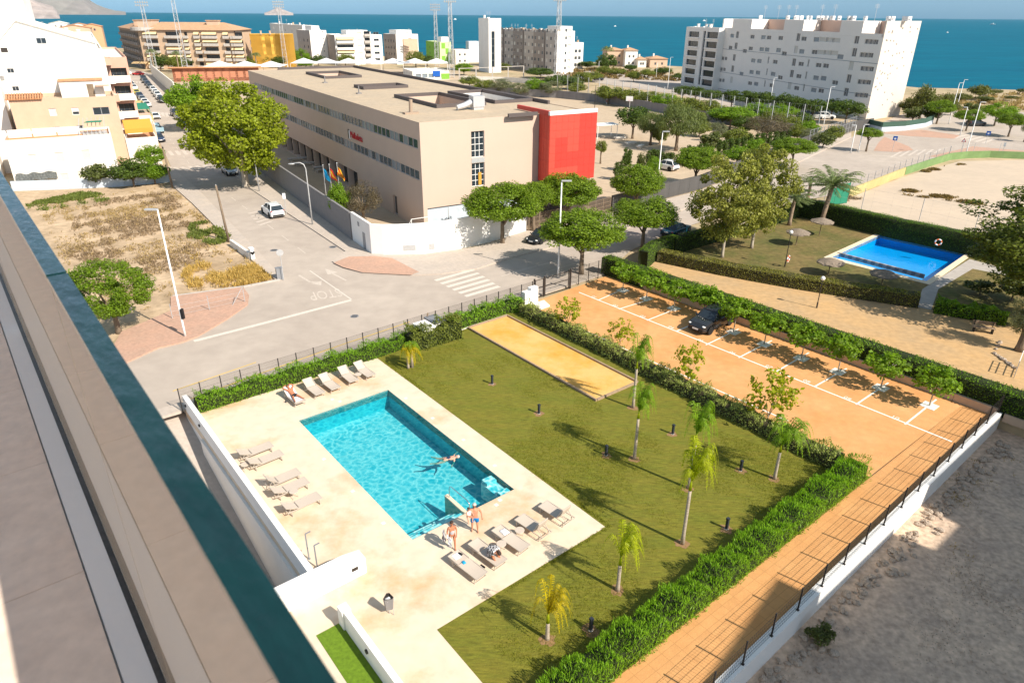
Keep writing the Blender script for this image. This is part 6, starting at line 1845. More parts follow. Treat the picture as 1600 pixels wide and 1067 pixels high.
# timber edging of the sand court
se = thing('sand_border', 'weathered timber border round the yellow sand court', 'border', ab(-41.4, 28.8))
for a0, a1, b0, b1 in ((-41.5, -26.85, 28.72, 28.85), (-41.5, -26.85, 32.75, 32.88), (-41.52, -41.4, 28.86, 32.74), (-26.95, -26.83, 28.86, 32.74)):
    n_ = max(1, round(max(a1 - a0, b1 - b0) / 2.4))
    for k in range(n_):
        if a1 - a0 > 1: r_ = rect(a0 + (a1 - a0) * k / n_ + .01, a0 + (a1 - a0) * (k + 1) / n_ - .01, b0, b1)
        else: r_ = rect(a0, a1, b0 + (b1 - b0) * k / n_ + .01, b0 + (b1 - b0) * (k + 1) / n_ - .01)
        o_ = ab(-41.4, 28.8)
        MB().prism([(x - o_.x, y - o_.y) for x, y in r_], 0, .16).build('sleeper', 'timber', se)
struct('pavement', MB().sheet(rect(-41.8, -41.5, 28.0, 33.0), .02), 'white_dirty')
# low white utility boxes in the hedge
for k, (px, py, lab) in enumerate(((681, 522, 'grey-lidded white utility box in the hedge'), (664, 532, 'plain white utility box left of the grey-lidded one'))):
    u = thing('utility_box', lab, 'utility box', G(px, py), ROT_A)
    MB().b2(-.7, .7, -.5, .5, 0, 1.25).build('cabinet', 'white_wall', u)
    MB().b2(-.78, .78, -.58, .58, 1.252, 1.36).build('lid', 'grey_metal' if k == 0 else 'white_wall', u)

# --- loungers ----------------------------------------------------------------
def lounger(label, foot, head, back_deg, group, first=[None]):
    """foot, head: ground points under the two ends"""
    loc = foot; d = (head - foot); rz = math.atan2(d.y, d.x)
    key = ('lounger', back_deg)
    root = thing('sun_lounger', label, 'sun lounger', loc, rz, group)
    if key not in _win:
        W_, L_, h = .64, 1.95, .36
        s_ = 1.22                                              # hinge
        a = R(back_deg); bl = L_ - s_
        seat = MB()
        for i in range(8):
            x0, x1 = s_ * i / 8, s_ * (i + 1) / 8
            z0, z1_ = h - .03 * math.sin(math.pi * i / 8), h - .03 * math.sin(math.pi * (i + 1) / 8)
            seat.add([(x0, -W_ / 2, z0), (x1, -W_ / 2, z1_), (x1, W_ / 2, z1_), (x0, W_ / 2, z0), (x0, -W_ / 2, z0 - .02), (x1, -W_ / 2, z1_ - .02), (x1, W_ / 2, z1_ - .02), (x0, W_ / 2, z0 - .02)], [(0, 1, 2, 3), (7, 6, 5, 4), (0, 4, 5, 1), (3, 2, 6, 7)])
        hx, hz = s_ + bl * math.cos(a), h + bl * math.sin(a)
        nx, nz = -math.sin(a) * .02, math.cos(a) * .02
        back = MB()
        for i in range(5):
            t0, t1 = i / 5, (i + 1) / 5
            g0, g1 = -.04 * math.sin(math.pi * t0), -.04 * math.sin(math.pi * t1)
            p = [(s_ + .04 + (bl - .04) * math.cos(a) * t + nx * g * 50, h + bl * math.sin(a) * t + nz * g * 50 / 2) for t, g in ((t0, g0), (t1, g1))]
            (xa, za_), (xb, zb2) = p
            back.add([(xa, -W_ / 2, za_), (xb, -W_ / 2, zb2), (xb, W_ / 2, zb2), (xa, W_ / 2, za_), (xa - nx, -W_ / 2, za_ - nz), (xb - nx, -W_ / 2, zb2 - nz), (xb - nx, W_ / 2, zb2 - nz), (xa - nx, W_ / 2, za_ - nz)], [(0, 1, 2, 3), (7, 6, 5, 4), (0, 4, 5, 1), (3, 2, 6, 7), (1, 5, 6, 2), (0, 3, 7, 4)])
        fr = MB()
        for y in (-W_ / 2 - .02, W_ / 2 + .02):
            fr.bar((-.02, y, h - .02), (L_ - .1, y, h - .04), .035, .04)
            fr.bar((s_, y * .97, h + .01), (hx, y * .97, hz), .03, .035)
        fr.bar((-.02, -W_ / 2 - .02, h - .02), (-.02, W_ / 2 + .02, h - .02), .035)
        fr.bar((hx, -W_ / 2, hz), (hx, W_ / 2, hz), .03)
        sup = MB()
        if back_deg > 4:
            for y in (-W_ / 2 + .06, W_ / 2 - .06): sup.bar((s_ + bl * .55 * math.cos(a), y, h + bl * .55 * math.sin(a)), (L_ - .2, y, h - .05), .025)
        sup.bar((L_ - .12, -W_ / 2, h - .05), (L_ - .12, W_ / 2, h - .05), .03)
        lg = MB()
        for x in (.14, L_ - .3):
            pass
        leg = MB(); leg.bar((0, -W_ / 2 - .02, 0), (0, -W_ / 2 - .02, h - .04), .035); leg.bar((0, W_ / 2 + .02, 0), (0, W_ / 2 + .02, h - .04), .035); leg.bar((0, -W_ / 2 - .02, .02), (0, W_ / 2 + .02, .02), .035)
        _win[key] = (seat.mesh('seat', 'lounger_mesh'), back.mesh('backrest', 'lounger_mesh'), fr.mesh('frame', 'lounger_frame'), sup.mesh('support', 'lounger_frame'), leg.mesh('leg', 'lounger_frame'))
    se_, ba, fr, su, lg = _win[key]
    put('seat', se_, root); put('backrest', ba, root); put('frame', fr, root); put('support', su, root)
    put('leg', lg, root, (.12, 0, 0)); put('leg', lg, root, (1.62, 0, 0))
    return root
def zoomA(x, y): return 440 + x / 8, 540 + y / 8
def zoomB(x, y): return 260 + x / 5.333, 600 + y / 5.333
def zoomC(x, y): return 620 + x / 4.638, 700 + y / 4.638
g1 = 'loungers in the row along the street hedge'
L1 = {}
far = [((75, 540), (180, 780), (315, 745), 'lounger with the sunbather on it, end of the row nearest the white wall'), (None, (430, 675), (555, 635), 'empty lounger directly beside the sunbather'), (None, (630, 605), (752, 572), 'middle lounger of the row along the hedge'), (None, (855, 512), (972, 478), 'fourth lounger of the hedge row, left of the square table'), (None, (1075, 447), (1183, 405), 'last lounger of the hedge row, nearest the double palm')]
dirA = -AV
for i, (_, fa, fb, lab) in enumerate(far):
    f = (G(*zoomA(*fa)) + G(*zoomA(*fb))) / 2
    L1[i] = lounger(lab, f, f + dirA - BV * (.06 if i != 3 else .0), 30, g1)
g2 = 'loungers in the row along the white wall'
lw = [((872, 500), 'backmost lounger of the wall row'), ((958, 570), 'second lounger of the wall row, with the round table at its head'), ((1100, 725), 'middle lounger of the wall row, backrest raised'), ((1168, 800), 'fourth lounger of the wall row, beside the lone round table'), ((1270, 925), 'nearest lounger of the wall row, close to the showers')]
for i, ((x, y), lab) in enumerate(lw):
    f = G(*zoomB(x, y), .33); f.z = 0
    lounger(lab, f, f - BV + AV * .04, 22 if i != 2 else 38, g2)
g3 = 'loungers in the row beside the lawn'
for i, (fa, fb, deg, lab) in enumerate((((575, 990), (660, 940), 3, 'lounger with the white towel and cap, nearest the waste bin'), ((718, 893), (803, 846), 3, 'lounger the woman in the patterned dress sits on'), ((890, 790), (968, 740), 3, 'lounger with the folded white towel in the middle of the lawn row'))):
    f = (G(*zoomC(*fa)) + G(*zoomC(*fb))) / 2
    lounger(lab, f, f - AV * 1 - BV * .12, deg, g3)
for i, (fa, lab) in enumerate(((( 870, 490), 'lounger with raised backrest right of the round table by the lawn'), ((1040, 395), 'lounger with raised backrest at the lawn corner of the terrace'))):
    f = G(*zoomC(fa[0] + 20, fa[1] + 5), .36); f.z = 0
    lounger(lab, f, f + AV * 1 + BV * .12, 62, g3)
def round_table(label, p, group='small round side tables between the loungers'):
    t = thing('side_table', label, 'side table', p, 0, group)
    MB().lathe([(.23, .41), (.24, .42), (.24, .435), (.23, .445)], 24).build('tabletop', 'lounger_mesh', t, smooth=False)
    leg = MB().tube([(.05, 0, .41), (.2, 0, .0)], .013, 6).mesh('leg', 'lounger_frame')
    for k in range(3): put('leg', leg, t, (0, 0, 0), k * 2.094 + .4)
    return t
def tz(pt, z=.44): p = G(*pt, z); p.z = 0; return p
round_table('round side table at the head of the wall-row loungers', tz(zoomB(655, 665)))
round_table('round side table between two nearest loungers of the wall row', tz(zoomB(1060, 890)))
round_table('round side table between the patterned dress and the folded towel', tz(zoomC(757, 690)))
round_table('round side table between the folded towel and the raised backrest', tz(zoomC(890, 592)))
round_table('small side table wedged between the last two loungers by the hedge', tz(zoomA(955, 355)))
def cloth(name, label, cat, p, w_, d_, h_, m, rz=0, seed=1):
    rng = random.Random(seed)
    mb = MB(); n = 9
    vs = []
    for i in range(n + 1):
        for j in range(n + 1):
            x, y = i / n - .5, j / n - .5
            e = max(abs(x), abs(y)) * 2
            z = h_ * (1 - e ** 3) * (.75 + .25 * math.sin(i * 1.9 + seed) * math.cos(j * 2.3)) + .006
            vs.append((x * w_ * (1 + .06 * rng.uniform(-1, 1)), y * d_ * (1 + .06 * rng.uniform(-1, 1)), z))
    mb.add(vs, [(i * (n + 1) + j, (i + 1) * (n + 1) + j, (i + 1) * (n + 1) + j + 1, i * (n + 1) + j + 1) for i in range(n) for j in range(n)])
    mb.add([(v[0], v[1], 0) for v in vs], [(i * (n + 1) + j, i * (n + 1) + j + 1, (i + 1) * (n + 1) + j + 1, (i + 1) * (n + 1) + j) for i in range(n) for j in range(n)])
    o = mb.build(name, m, None, True, p, rz)
    return tag(o, label, cat)
cloth('towel', 'crumpled white towel on the lounger nearest the waste bin', 'towel', G(*zoomC(432, 782), .37), .38, .34, .10, 'towel_white', ROT_A, 1)
cloth('bag', 'small dark bag behind the crumpled white towel', 'bag', G(*zoomC(458, 768), .37), .24, .14, .10, 'black_plastic', ROT_A + .4, 2)
cloth('cap', 'pale blue cap on the lounger nearest the waste bin', 'cap', G(*zoomC(485, 828), .36), .2, .16, .08, 'flag_blue', ROT_A, 3)
cloth('towel', 'folded white towel on the lounger beside the round table', 'towel', G(*zoomC(780, 606), .37), .4, .34, .12, 'towel_white', ROT_A, 4)
fl = thing('sandals', 'dark sandals on the terrace beside the nearest lounger', 'sandals', G(*zoomC(616, 862), 0), ROT_A + .1)
for y in (-.07, .07):
    m_ = MB(); m_.prism([(-.14, y - .04), (-.05, y - .035), (.08, y - .05), (.14, y - .03), (.14, y + .03), (.08, y + .05), (-.05, y + .035), (-.14, y + .04)], 0, .025)
    m_.bar((.03, y - .045, .025), (.07, y, .06), .02).bar((.03, y + .045, .025), (.07, y, .06), .02)
    m_.build('sandal', 'black_plastic', fl)
bt = MB().lathe([(.035, 0), (.04, .02), (.04, .16), (.015, .19), (.015, .22)], 12)
tag(bt.build('bottle', 'black_plastic', None, True, G(*zoomA(55, 712))), 'dark bottle standing left of the sunbather', 'bottle')
# skimmer lids set into the terrace
g = 'small white skimmer lids round the pool'
lid = MB().b2(-.10, .10, -.10, .10, -.02, .006).b2(-.07, .07, -.07, .07, .006, .010).mesh('skimmer_lid', 'white_dirty')
for px, py in ((634, 622), (676, 653), (724, 687), (773, 727), (775.5, 788.5), (781, 781), (531, 627), (519, 624), (506, 717), (551, 767), (599, 817)):
    tag(put('skimmer_lid', lid, None, G(px, py, .0), ROT_A), 'small white square lid set into the pool terrace', 'lid', g)
# handrail, showers, bin
hr = thing('pool_handrail', 'steel handrail curving over the pool steps', 'handrail', ab(-23.3, 15.62), ROT_A)
MB().tube([(.55, 0, 0), (.55, 0, .62), (.48, 0, .76), (.3, 0, .82), (-1.1, 0, .78), (-1.25, 0, .7), (-1.3, 0, .5), (-1.3, 0, -.9)], .022, 8).build('rail', 'chrome', hr, True)
MB().lathe([(.05, 0), (.05, .012)], 12).build('flange', 'chrome', hr, loc=(.55, 0, .0))
for (bx, by), (tx, ty), lab in (((483, 873), (477.5, 834), 'slim outdoor shower post further from the cross wall'), ((496, 887), (491, 852), 'slim outdoor shower post touching the cross wall')):
    b = G(bx, by); h_ = top_z((bx, by), ty)
    s_ = thing('outdoor_shower', lab, 'shower', b, 0, 'outdoor showers by the white wall')
    MB().bar((0, 0, 0), (0, 0, h_), .05).build('post', 'grey_metal', s_)
    MB().bar((0, 0, h_), (.2, .16, h_ + .02), .06, .03).build('shower_head', 'grey_metal', s_)
    MB().b2(-.06, .06, -.06, .06, 0, .02).build('base_plate', 'grey_metal', s_)
bp = G(609, 958)
wbn = thing('waste_bin', 'dark triangular waste bin with a white liner on a thin post', 'waste bin', bp, ROT_A)
tri = lambda r_: [(r_ * math.cos(R(a)), r_ * math.sin(R(a))) for a in (20, 50, 140, 170, 260, 290)]
v0, v1 = tri(.17), tri(.23)
m_ = MB(); m_.add([(x, y, .32) for x, y in v0] + [(x, y, .95) for x, y in v1], [(5, 4, 3, 2, 1, 0)] + [(i, (i + 1) % 6, (i + 1) % 6 + 6, i + 6) for i in range(6)])
m_.build('bin_body', 'concrete_dark', wbn)
m_ = MB(); v2 = tri(.2); m_.add([(x, y, .951) for x, y in v1] + [(x, y, .97) for x, y in v2] + [(x * .9, y * .9, .8) for x, y in v2], [(i, (i + 1) % 6, (i + 1) % 6 + 6, i + 6) for i in range(6)] + [(i + 6, (i + 1) % 6 + 6, (i + 1) % 6 + 12, i + 12) for i in range(6)]); m_.build('rim', 'dark_metal', wbn)
cl = cloth('liner', None, None, (0, 0, .80), .26, .22, .1, 'towel_white', 0, 9); cl.parent = wbn
MB().bar((0, 0, 0), (0, 0, .32), .03).bar((.18, .1, 0), (.18, .1, .4), .02).build('post', 'galvanised', wbn)
# lawn bollard lights
g = 'dark bollard lights on the lawn'
bol = [(769, 600, 'bollard light nearest the double palm'), (842, 646, 'bollard light beside the sand court'), (947, 711, 'bollard light in the middle of the lawn, in a palm\'s shadow'), (1051, 678, 'bollard light below the parking hedge'), (1157, 735, 'bollard light left of the short palm'), (1135, 826, 'bollard light right of the tallest palm'), (923, 984, 'bollard light nearest the viewer, beside the golden palm')]
bm = MB().b2(-.06, .06, -.06, .06, 0, .58).mesh('post', 'bollard'); bh_ = MB().b2(-.075, .075, -.075, .075, .581, .68).mesh('lamp_head', 'bollard')
b0 = MB().lathe([(.11, 0), (.11, .02)], 12).mesh('base', 'concrete')
for px, py, lab in bol:
    t = thing('bollard_light', lab, 'bollard light', G(px, py), ROT_A, g)
    put('post', bm, t); put('lamp_head', bh_, t); put('base', b0, t)
g = 'bare earth rings on the lawn'
for px, py in [(p[0], p[1]) for p in bol] + [(989, 637), (991, 717), (1066, 849), (1210, 748), (965, 922), (855, 998), (1076, 763)]:
    rng = random.Random(px); c = G(px, py, .010)
    pl_ = [(c.x + math.cos(a) * r_, c.y + math.sin(a) * r_) for a, r_ in ((k * .45, rng.uniform(.22, .42)) for k in range(14))]
    struct('soil_patch', MB().sheet(pl_, .010), 'soil_patch')
# the far pool's row of divider blocks, parasols, lamps, lifebuoys
dv = thing('pool_divider', 'row of small dark and pale blocks closing the shallow end of the blue pool', 'divider', G(1312, 396.5))
p0, p1 = G(1312, 396.5), G(1441, 430)
bmesh_ = [MB().b2(-.2, .2, -.12, .12, -.3, .12).mesh('block', k) for k in ('slab', 'concrete_dark')]
n_ = 22
for k in range(n_):
    q = p0.lerp(p1, k / (n_ - 1)) - p0
    put('block', bmesh_[k % 2], dv, q, math.atan2((p1 - p0).y, (p1 - p0).x))
def parasol(label, base, ytop):
    b = G(*base); h = top_z(base, ytop)
    t = thing('parasol', label, 'parasol', b, 0, 'thatched parasols on the garden lawn')
    MB().tube([(0, 0, 0), (0, 0, h - .1)], .05, 8).build('pole', 'bark', t)
    rng = random.Random(base[0]); mb = MB(); n = 28
    r_ = 1.25
    vs = [(0, 0, h)]
    for f, z in ((.45, -.16), (.8, -.33), (1, -.42), (1.0, -.52)):
        for k in range(n):
            a = 2 * math.pi * k / n; rr = r_ * f * (1 + (rng.uniform(-.05, .05) if f > .7 else 0))
            vs.append((rr * math.cos(a), rr * math.sin(a), h + z + (rng.uniform(-.06, .03) if f == 1.0 else 0)))
    vs.append((0, 0, h - .35))
    fs = [(0, 1 + k, 1 + (k + 1) % n) for k in range(n)]
    for q in range(3): fs += [(1 + q * n + k, 1 + (q + 1) * n + k, 1 + (q + 1) * n + (k + 1) % n, 1 + q * n + (k + 1) % n) for k in range(n)]
    fs += [(1 + 3 * n + k, len(vs) - 1, 1 + 3 * n + (k + 1) % n) for k in range(n)]
    mb.add(vs, fs); mb.build('thatch', 'thatch', t)
parasol('thatched parasol furthest back under the date palm', (1280, 368), 340)
parasol('thatched parasol by the globe lamp on the garden lawn', (1243.6, 383), 357)
parasol('dark thatched parasol at the corner of the blue pool', (1294, 429), 403)
parasol('shaded thatched parasol beside the speckled hedge', (1377, 446), 421)
def globe_lamp(label, base, yg, ring=False):
    b = G(*base); h = top_z(base, yg)
    t = thing('globe_lamp', label, 'lamp post', b, 0, 'globe lamps in the garden')
    MB().tube([(0, 0, 0), (0, 0, .5), (0, 0, .52), (0, 0, h - .2)], [.07, .07, .04, .04], 8).build('post', 'dark_metal', t)
    MB().ball((0, 0, h), .19, 14, 10).build('globe', 'lamp_white', t, True)
    MB().lathe([(.1, h - .25), (.06, h - .17)], 10).build('collar', 'dark_metal', t)
globe_lamp('globe lamp on the garden lawn with a lifebuoy hung on it', (1226, 417), 363)
globe_lamp('globe lamp standing on the gravel path by the hedge', (1276, 481), 435)
def lifebuoy(label, p, rz):
    t = thing('lifebuoy', label, 'lifebuoy', p, rz)
    for k in range(8):
        a0 = k * math.pi / 4; pts = [(.3 * math.cos(a0 + i * math.pi / 16), 0, .3 * math.sin(a0 + i * math.pi / 16)) for i in range(5)]
        MB().tube(pts, .075, 8).build('segment', 'lifebuoy' if k % 2 == 0 else 'towel_white', t, True)
p = G(1459, 392); p.z = 1.25; lifebuoy('orange lifebuoy hung on the clipped hedge behind the pool', p - Vector((.3, .75, 0)) * 1.2, R(-20))
p = G(1226, 417); p.z = .9; lifebuoy('orange lifebuoy hung on the globe lamp', p + Vector((.16, -.14, 0)), R(50))
# rocks round the olive and beside the white wall
rk = []
for s_ in range(5):
    rng = random.Random(s_ + 3); m_ = MB(); m_.ball((0, 0, 0), (1, .8, .6), 7, 5)
    m_.v = [(x * rng.uniform(.75, 1.2), y * rng.uniform(.75, 1.2), z * rng.uniform(.7, 1.15)) for x, y, z in m_.v]
    rk.append(m_.mesh('rock', 'stone'))
g = 'broken rubble stones along the white wall'
rng = random.Random(5)
for k in range(290):
    b_ = rng.uniform(17, 46.5); a_ = -8.35 + abs(rng.gauss(0, .45)) - .02 * (b_ - 19)
    s_ = rng.uniform(.07, .24) * (1.2 if rng.random() < .1 else 1)
    tag(put('rock', rk[k % 5], None, ab(a_, b_, -.85 + s_ * .3), rng.uniform(0, 6), (s_, s_ * rng.uniform(.7, 1.1), s_ * rng.uniform(.7, 1.2))), 'broken rubble stone lying along the foot of the white wall', 'stone', g)
g = 'pale boulders edging the olive bed'
for k in range(11):
    c = G(1554 + 4.5 * k if k < 8 else 1556 + 3 * (k - 8), 553 + 3.2 * k if k < 8 else 546 - 5 * (k - 8))
    s_ = rng.uniform(.14, .24)
    tag(put('rock', rk[k % 5], None, c + Vector((0, 0, s_ * .3)), rng.uniform(0, 6), s_), 'pale boulder edging the bed of the old olive tree', 'stone', g)
sh = tree('bush', 'lone dark green bush growing from the rubble on the shaded lot', G(1278, 1000, -.85), .05, .62, .05, limbs=0)
# ---------------------------------------------------------------- vehicles
def car_meshes(kind):
    """hatch / suv / van : lofted body, separate roof, windows, wheels, lights"""
    key = ('car', kind)
    if key in _win: return _win[key]
    L, W, H, hood, belt = dict(hatch=(4.2, 1.76, 1.47, .88, .92), suv=(4.4, 1.84, 1.62, 1.0, 1.05), saloon=(4.6, 1.8, 1.44, .86, .9), van=(4.9, 1.95, 2.0, 1.15, 1.2))[kind]
    w = W / 2
    f, r_ = L / 2, -L / 2
    ws0, ws1 = dict(hatch=(.95, .15), suv=(.95, .25), saloon=(.95, .2), van=(1.75, 1.0))[kind]      # windscreen foot and head
    rs0, rs1 = dict(hatch=(r_ + .10, r_ + .62), suv=(r_ + .12, r_ + .58), saloon=(r_ + .75, r_ + 1.35), van=(r_ + .05, r_ + .15))[kind]
    st = [(r_, .80, .42, belt - .18), (r_ + .06, .90, .30, belt - .05), (r_ + .35, .97, .24, belt + (.0 if kind != 'saloon' else -.02)), (r_ + .9, 1.0, .22, belt + .01), (0, 1.0, .22, belt), (ws0 - .1, .995, .22, belt - .02), (f - .75, .97, .24, hood), (f - .28, .91, .26, hood - .08), (f - .05, .80, .30, hood - .22), (f, .72, .40, hood - .36)]
    mb = MB(); vs = []
    for x, k, zb, zt_ in st:
        a = w * k; zm = zb + (zt_ - zb) * .55
        vs += [(x, -a * .9, zb), (x, -a * .985, zb + .1), (x, -a, zm), (x, -a * .965, zt_ - .05), (x, -a * .86, zt_), (x, a * .86, zt_), (x, a * .965, zt_ - .05), (x, a, zm), (x, a * .985, zb + .1), (x, a * .9, zb)]
    n = 10
    fs = [tuple(range(n)), tuple(reversed(range(len(vs) - n, len(vs))))]
    for i in range(len(st) - 1):
        for k in range(n):
            a, b = i * n + k, i * n + (k + 1) % n
            fs.append((a, a + n, b + n, b))
    fs = [tuple(reversed(q)) for q in fs]
    mb.add(vs, fs)
    wb, wt = w * .88, w * .66 if kind != 'van' else w * .8
    B = [(rs0, -wb, belt - .03), (ws0, -wb, belt - .04), (ws0, wb, belt - .04), (rs0, wb, belt - .03)]
    T_ = [(rs1, -wt, H - .04), (ws1, -wt, H - .05), (ws1, wt, H - .05), (rs1, wt, H - .04)]
    m = .04
    for i in range(4): mb.bar(B[i], T_[i], .09, .07)
    # centre pillars
    for s_ in (-1, 1):
        xm = (rs0 + ws0) / 2 + .1
        mb.bar((xm, s_ * wb * .995, belt - .04), (xm - .02, s_ * wt * 1.005, H - .05), .08, .04)
    body = mb.mesh('body', 'car_white', False)
    roof = MB()
    rv = []
    for x, k, dz in ((rs1 - .06, .9, -.05), (rs1 + .15, 1.0, .0), ((rs1 + ws1) / 2, 1.02, .045), (ws1 - .1, 1.0, .01), (ws1 + .07, .92, -.05)):
        rv += [(x, -wt * k, H - .06 + dz * .6), (x, -wt * .7 * k, H - .015 + dz), (x, wt * .7 * k, H - .015 + dz), (x, wt * k, H - .06 + dz * .6), (x, 0, H - .09)]
    rf_ = [(0, 1, 2, 3, 4), tuple(reversed([20, 21, 22, 23, 24]))]
    for i in range(4):
        for k in range(5):
            a, b = i * 5 + k, i * 5 + (k + 1) % 5
            rf_.append((a, a + 5, b + 5, b))
    roof.add(rv, [tuple(reversed(q)) for q in rf_])
    if kind != 'van':
        for s_ in (-1, 1): roof.bar((rs1 + .1, s_ * wt * .93, H + .02), (ws1 - .15, s_ * wt * .93, H + .02), .03, m=0)
    roof_ = roof.mesh('roof', 'car_white')
    e = .012
    scr = MB().add([B[1], B[2], T_[2], T_[1]], [(0, 1, 2, 3)]) or None
    def quad(name, pts, off):
        q = MB(); d = Vector(off)
        q.add([Vector(p) - d for p in pts] + [Vector(p) - d * 2.5 for p in pts], [(0, 1, 2, 3), (7, 6, 5, 4)])
        return q.mesh(name, 'glass_dark')
    ws_ = quad('windscreen', [B[1], B[2], T_[2], T_[1]], (.02, 0, 0.01))
    rw_ = quad('rear_window', [B[0], T_[0], T_[3], B[3]], (-.02, 0, .01))
    s1 = quad('side_window', [B[0], B[1], T_[1], T_[0]], (0, -.012, 0))
    s2 = quad('side_window', [B[3], T_[3], T_[2], B[2]], (0, .012, 0))
    tyre = MB(); rr = .33 if kind != 'suv' else .36
    tyre.lathe([(rr * .62, -.1), (rr * .95, -.11), (rr, -.07), (rr, .07), (rr * .95, .11), (rr * .62, .1)], 20)
    rim = MB(); rim.lathe([(rr * .61, -.06), (rr * .61, .085), (rr * .54, .09), (rr * .5, .05)], 20)
    for k in range(5):
        a = k * 2 * math.pi / 5; rim.bar((0, 0, .07), (rr * .55 * math.cos(a), rr * .55 * math.sin(a), .07), .06, .03)
    arch = MB()
    ar = rr + .07
    pts = [(ar * math.cos(math.pi * k / 10), ar * math.sin(math.pi * k / 10)) for k in range(11)]
    hl = MB().ball((0, 0, 0), (.16, .17, .075), 10, 6).mesh('headlight', 'lamp_white')
    tl = MB().ball((0, 0, 0), (.07, .16, .1), 10, 6).mesh('tail_light', 'light_red')
    pl = MB().b2(-.012, .012, -.26, .26, -.055, .055).mesh('number_plate', 'sign_white')
    bpf = MB().b2(-.06, .06, -w * .72, w * .72, -.09, .09).mesh('bumper', 'black_plastic')
    mir = MB().ball((0, 0, 0), (.08, .1, .07), 10, 6).mesh('mirror', 'car_white')
    am = MB(); am.add([(x, 0, z) for x, z in pts] + [(x * .86, 0, z * .86) for x, z in pts], [(i, i + 1, i + 12, i + 11) for i in range(10)] + [(i + 11, i + 12, i + 1, i) for i in range(10)])
    am.add([(x * .86, -.0, z * .86) for x, z in pts], [tuple(range(11)), tuple(reversed(range(11)))])
    arch_ = am.mesh('wheel_arch', 'black_plastic')
    _win[key] = dict(L=L, w=w, hood=hood, belt=belt, H=H, f=f, r=r_, rr=rr, body=body, roof=roof_, ws=ws_, rw=rw_, s1=s1, s2=s2, tyre=tyre.mesh('tyre', 'rubber'), rim=rim.mesh('rim', 'light_metal'), hl=hl, tl=tl, pl=pl, bp=bpf, mir=mir, arch=arch_, ws0=ws0)
    return _win[key]
def paint_obj(o, m):
    o.material_slots[0].link = 'OBJECT'; o.material_slots[0].material = M[m]
def car(label, loc, rz, kind, colour, group=None, full=True, cat='car', name='parked_car', scale=1.0):
    c = car_meshes(kind)
    t = thing(name, label, cat, loc, rz, group)
    if scale != 1: t.scale = (scale,) * 3
    paint_obj(put('body', c['body'], t), colour); paint_obj(put('roof', c['roof'], t), colour)
    put('windscreen', c['ws'], t); put('rear_window', c['rw'], t); put('side_window', c['s1'], t); put('side_window', c['s2'], t)
    for x in (c['f'] - .82, c['r'] + .8):
        for s_ in (-1, 1):
            wl_ = put('wheel', c['tyre'], t, (x, s_ * (c['w'] - .09), c['rr']))
            wl_.rotation_euler = (R(-90 * s_), 0, 0)
            if full:
                put('rim', c['rim'], wl_)
                put('wheel_arch', c['arch'], t, (x, s_ * (c['w'] * 1.0 + .002), c['rr']))
    if full:
        for s_ in (-1, 1):
            put('headlight', c['hl'], t, (c['f'] - .2, s_ * c['w'] * .68, c['hood'] - .22)); put('tail_light', c['tl'], t, (c['r'] + .1, s_ * c['w'] * .78, c['belt'] - .12))
            paint_obj(put('mirror', c['mir'], t, (c['ws0'] - .15, s_ * (c['w'] + .06), c['belt'] + .05)), colour)
        put('number_plate', c['pl'], t, (c['f'] + .03, 0, .5)); put('number_plate', c['pl'], t, (c['r'] - .012, 0, .72))
        put('bumper', c['bp'], t, (c['f'] - .02, 0, .42)); put('bumper', c['bp'], t, (c['r'] + .05, 0, .45))
    return t
def head(p, q):
    d = G(*q) - G(*p); return math.atan2(d.y, d.x)
up_st = head((480, 398), (300, 262))          # up the street, away from the junction
car('white car driving away up the street over the worn crossing', G(427, 336), up_st, 'suv', 'car_white')
car('black car with yellow-green windscreen reflections parked at the white school wall', G(846, 377), head((846, 377), (820, 388)), 'hatch', 'car_dark')
car('dark teal car parked in the deep shade of the spreading round tree', G(1056, 366), head((1056, 366), (1100, 348)), 'saloon', 'car_teal')
car('white car parked inside the school grounds by the cypress screen', G(1040, 265), head((1040, 262), (1020, 258)), 'suv', 'car_white')
pd_ = G(1103, 539) - G(1154, 514)
car('dark car parked alone in the numbered bays with its nose out', G(1110, 510.5), math.atan2(pd_.y, pd_.x), 'suv', 'car_dark')
g = 'cars parked in rows along the street'
down = up_st + math.pi
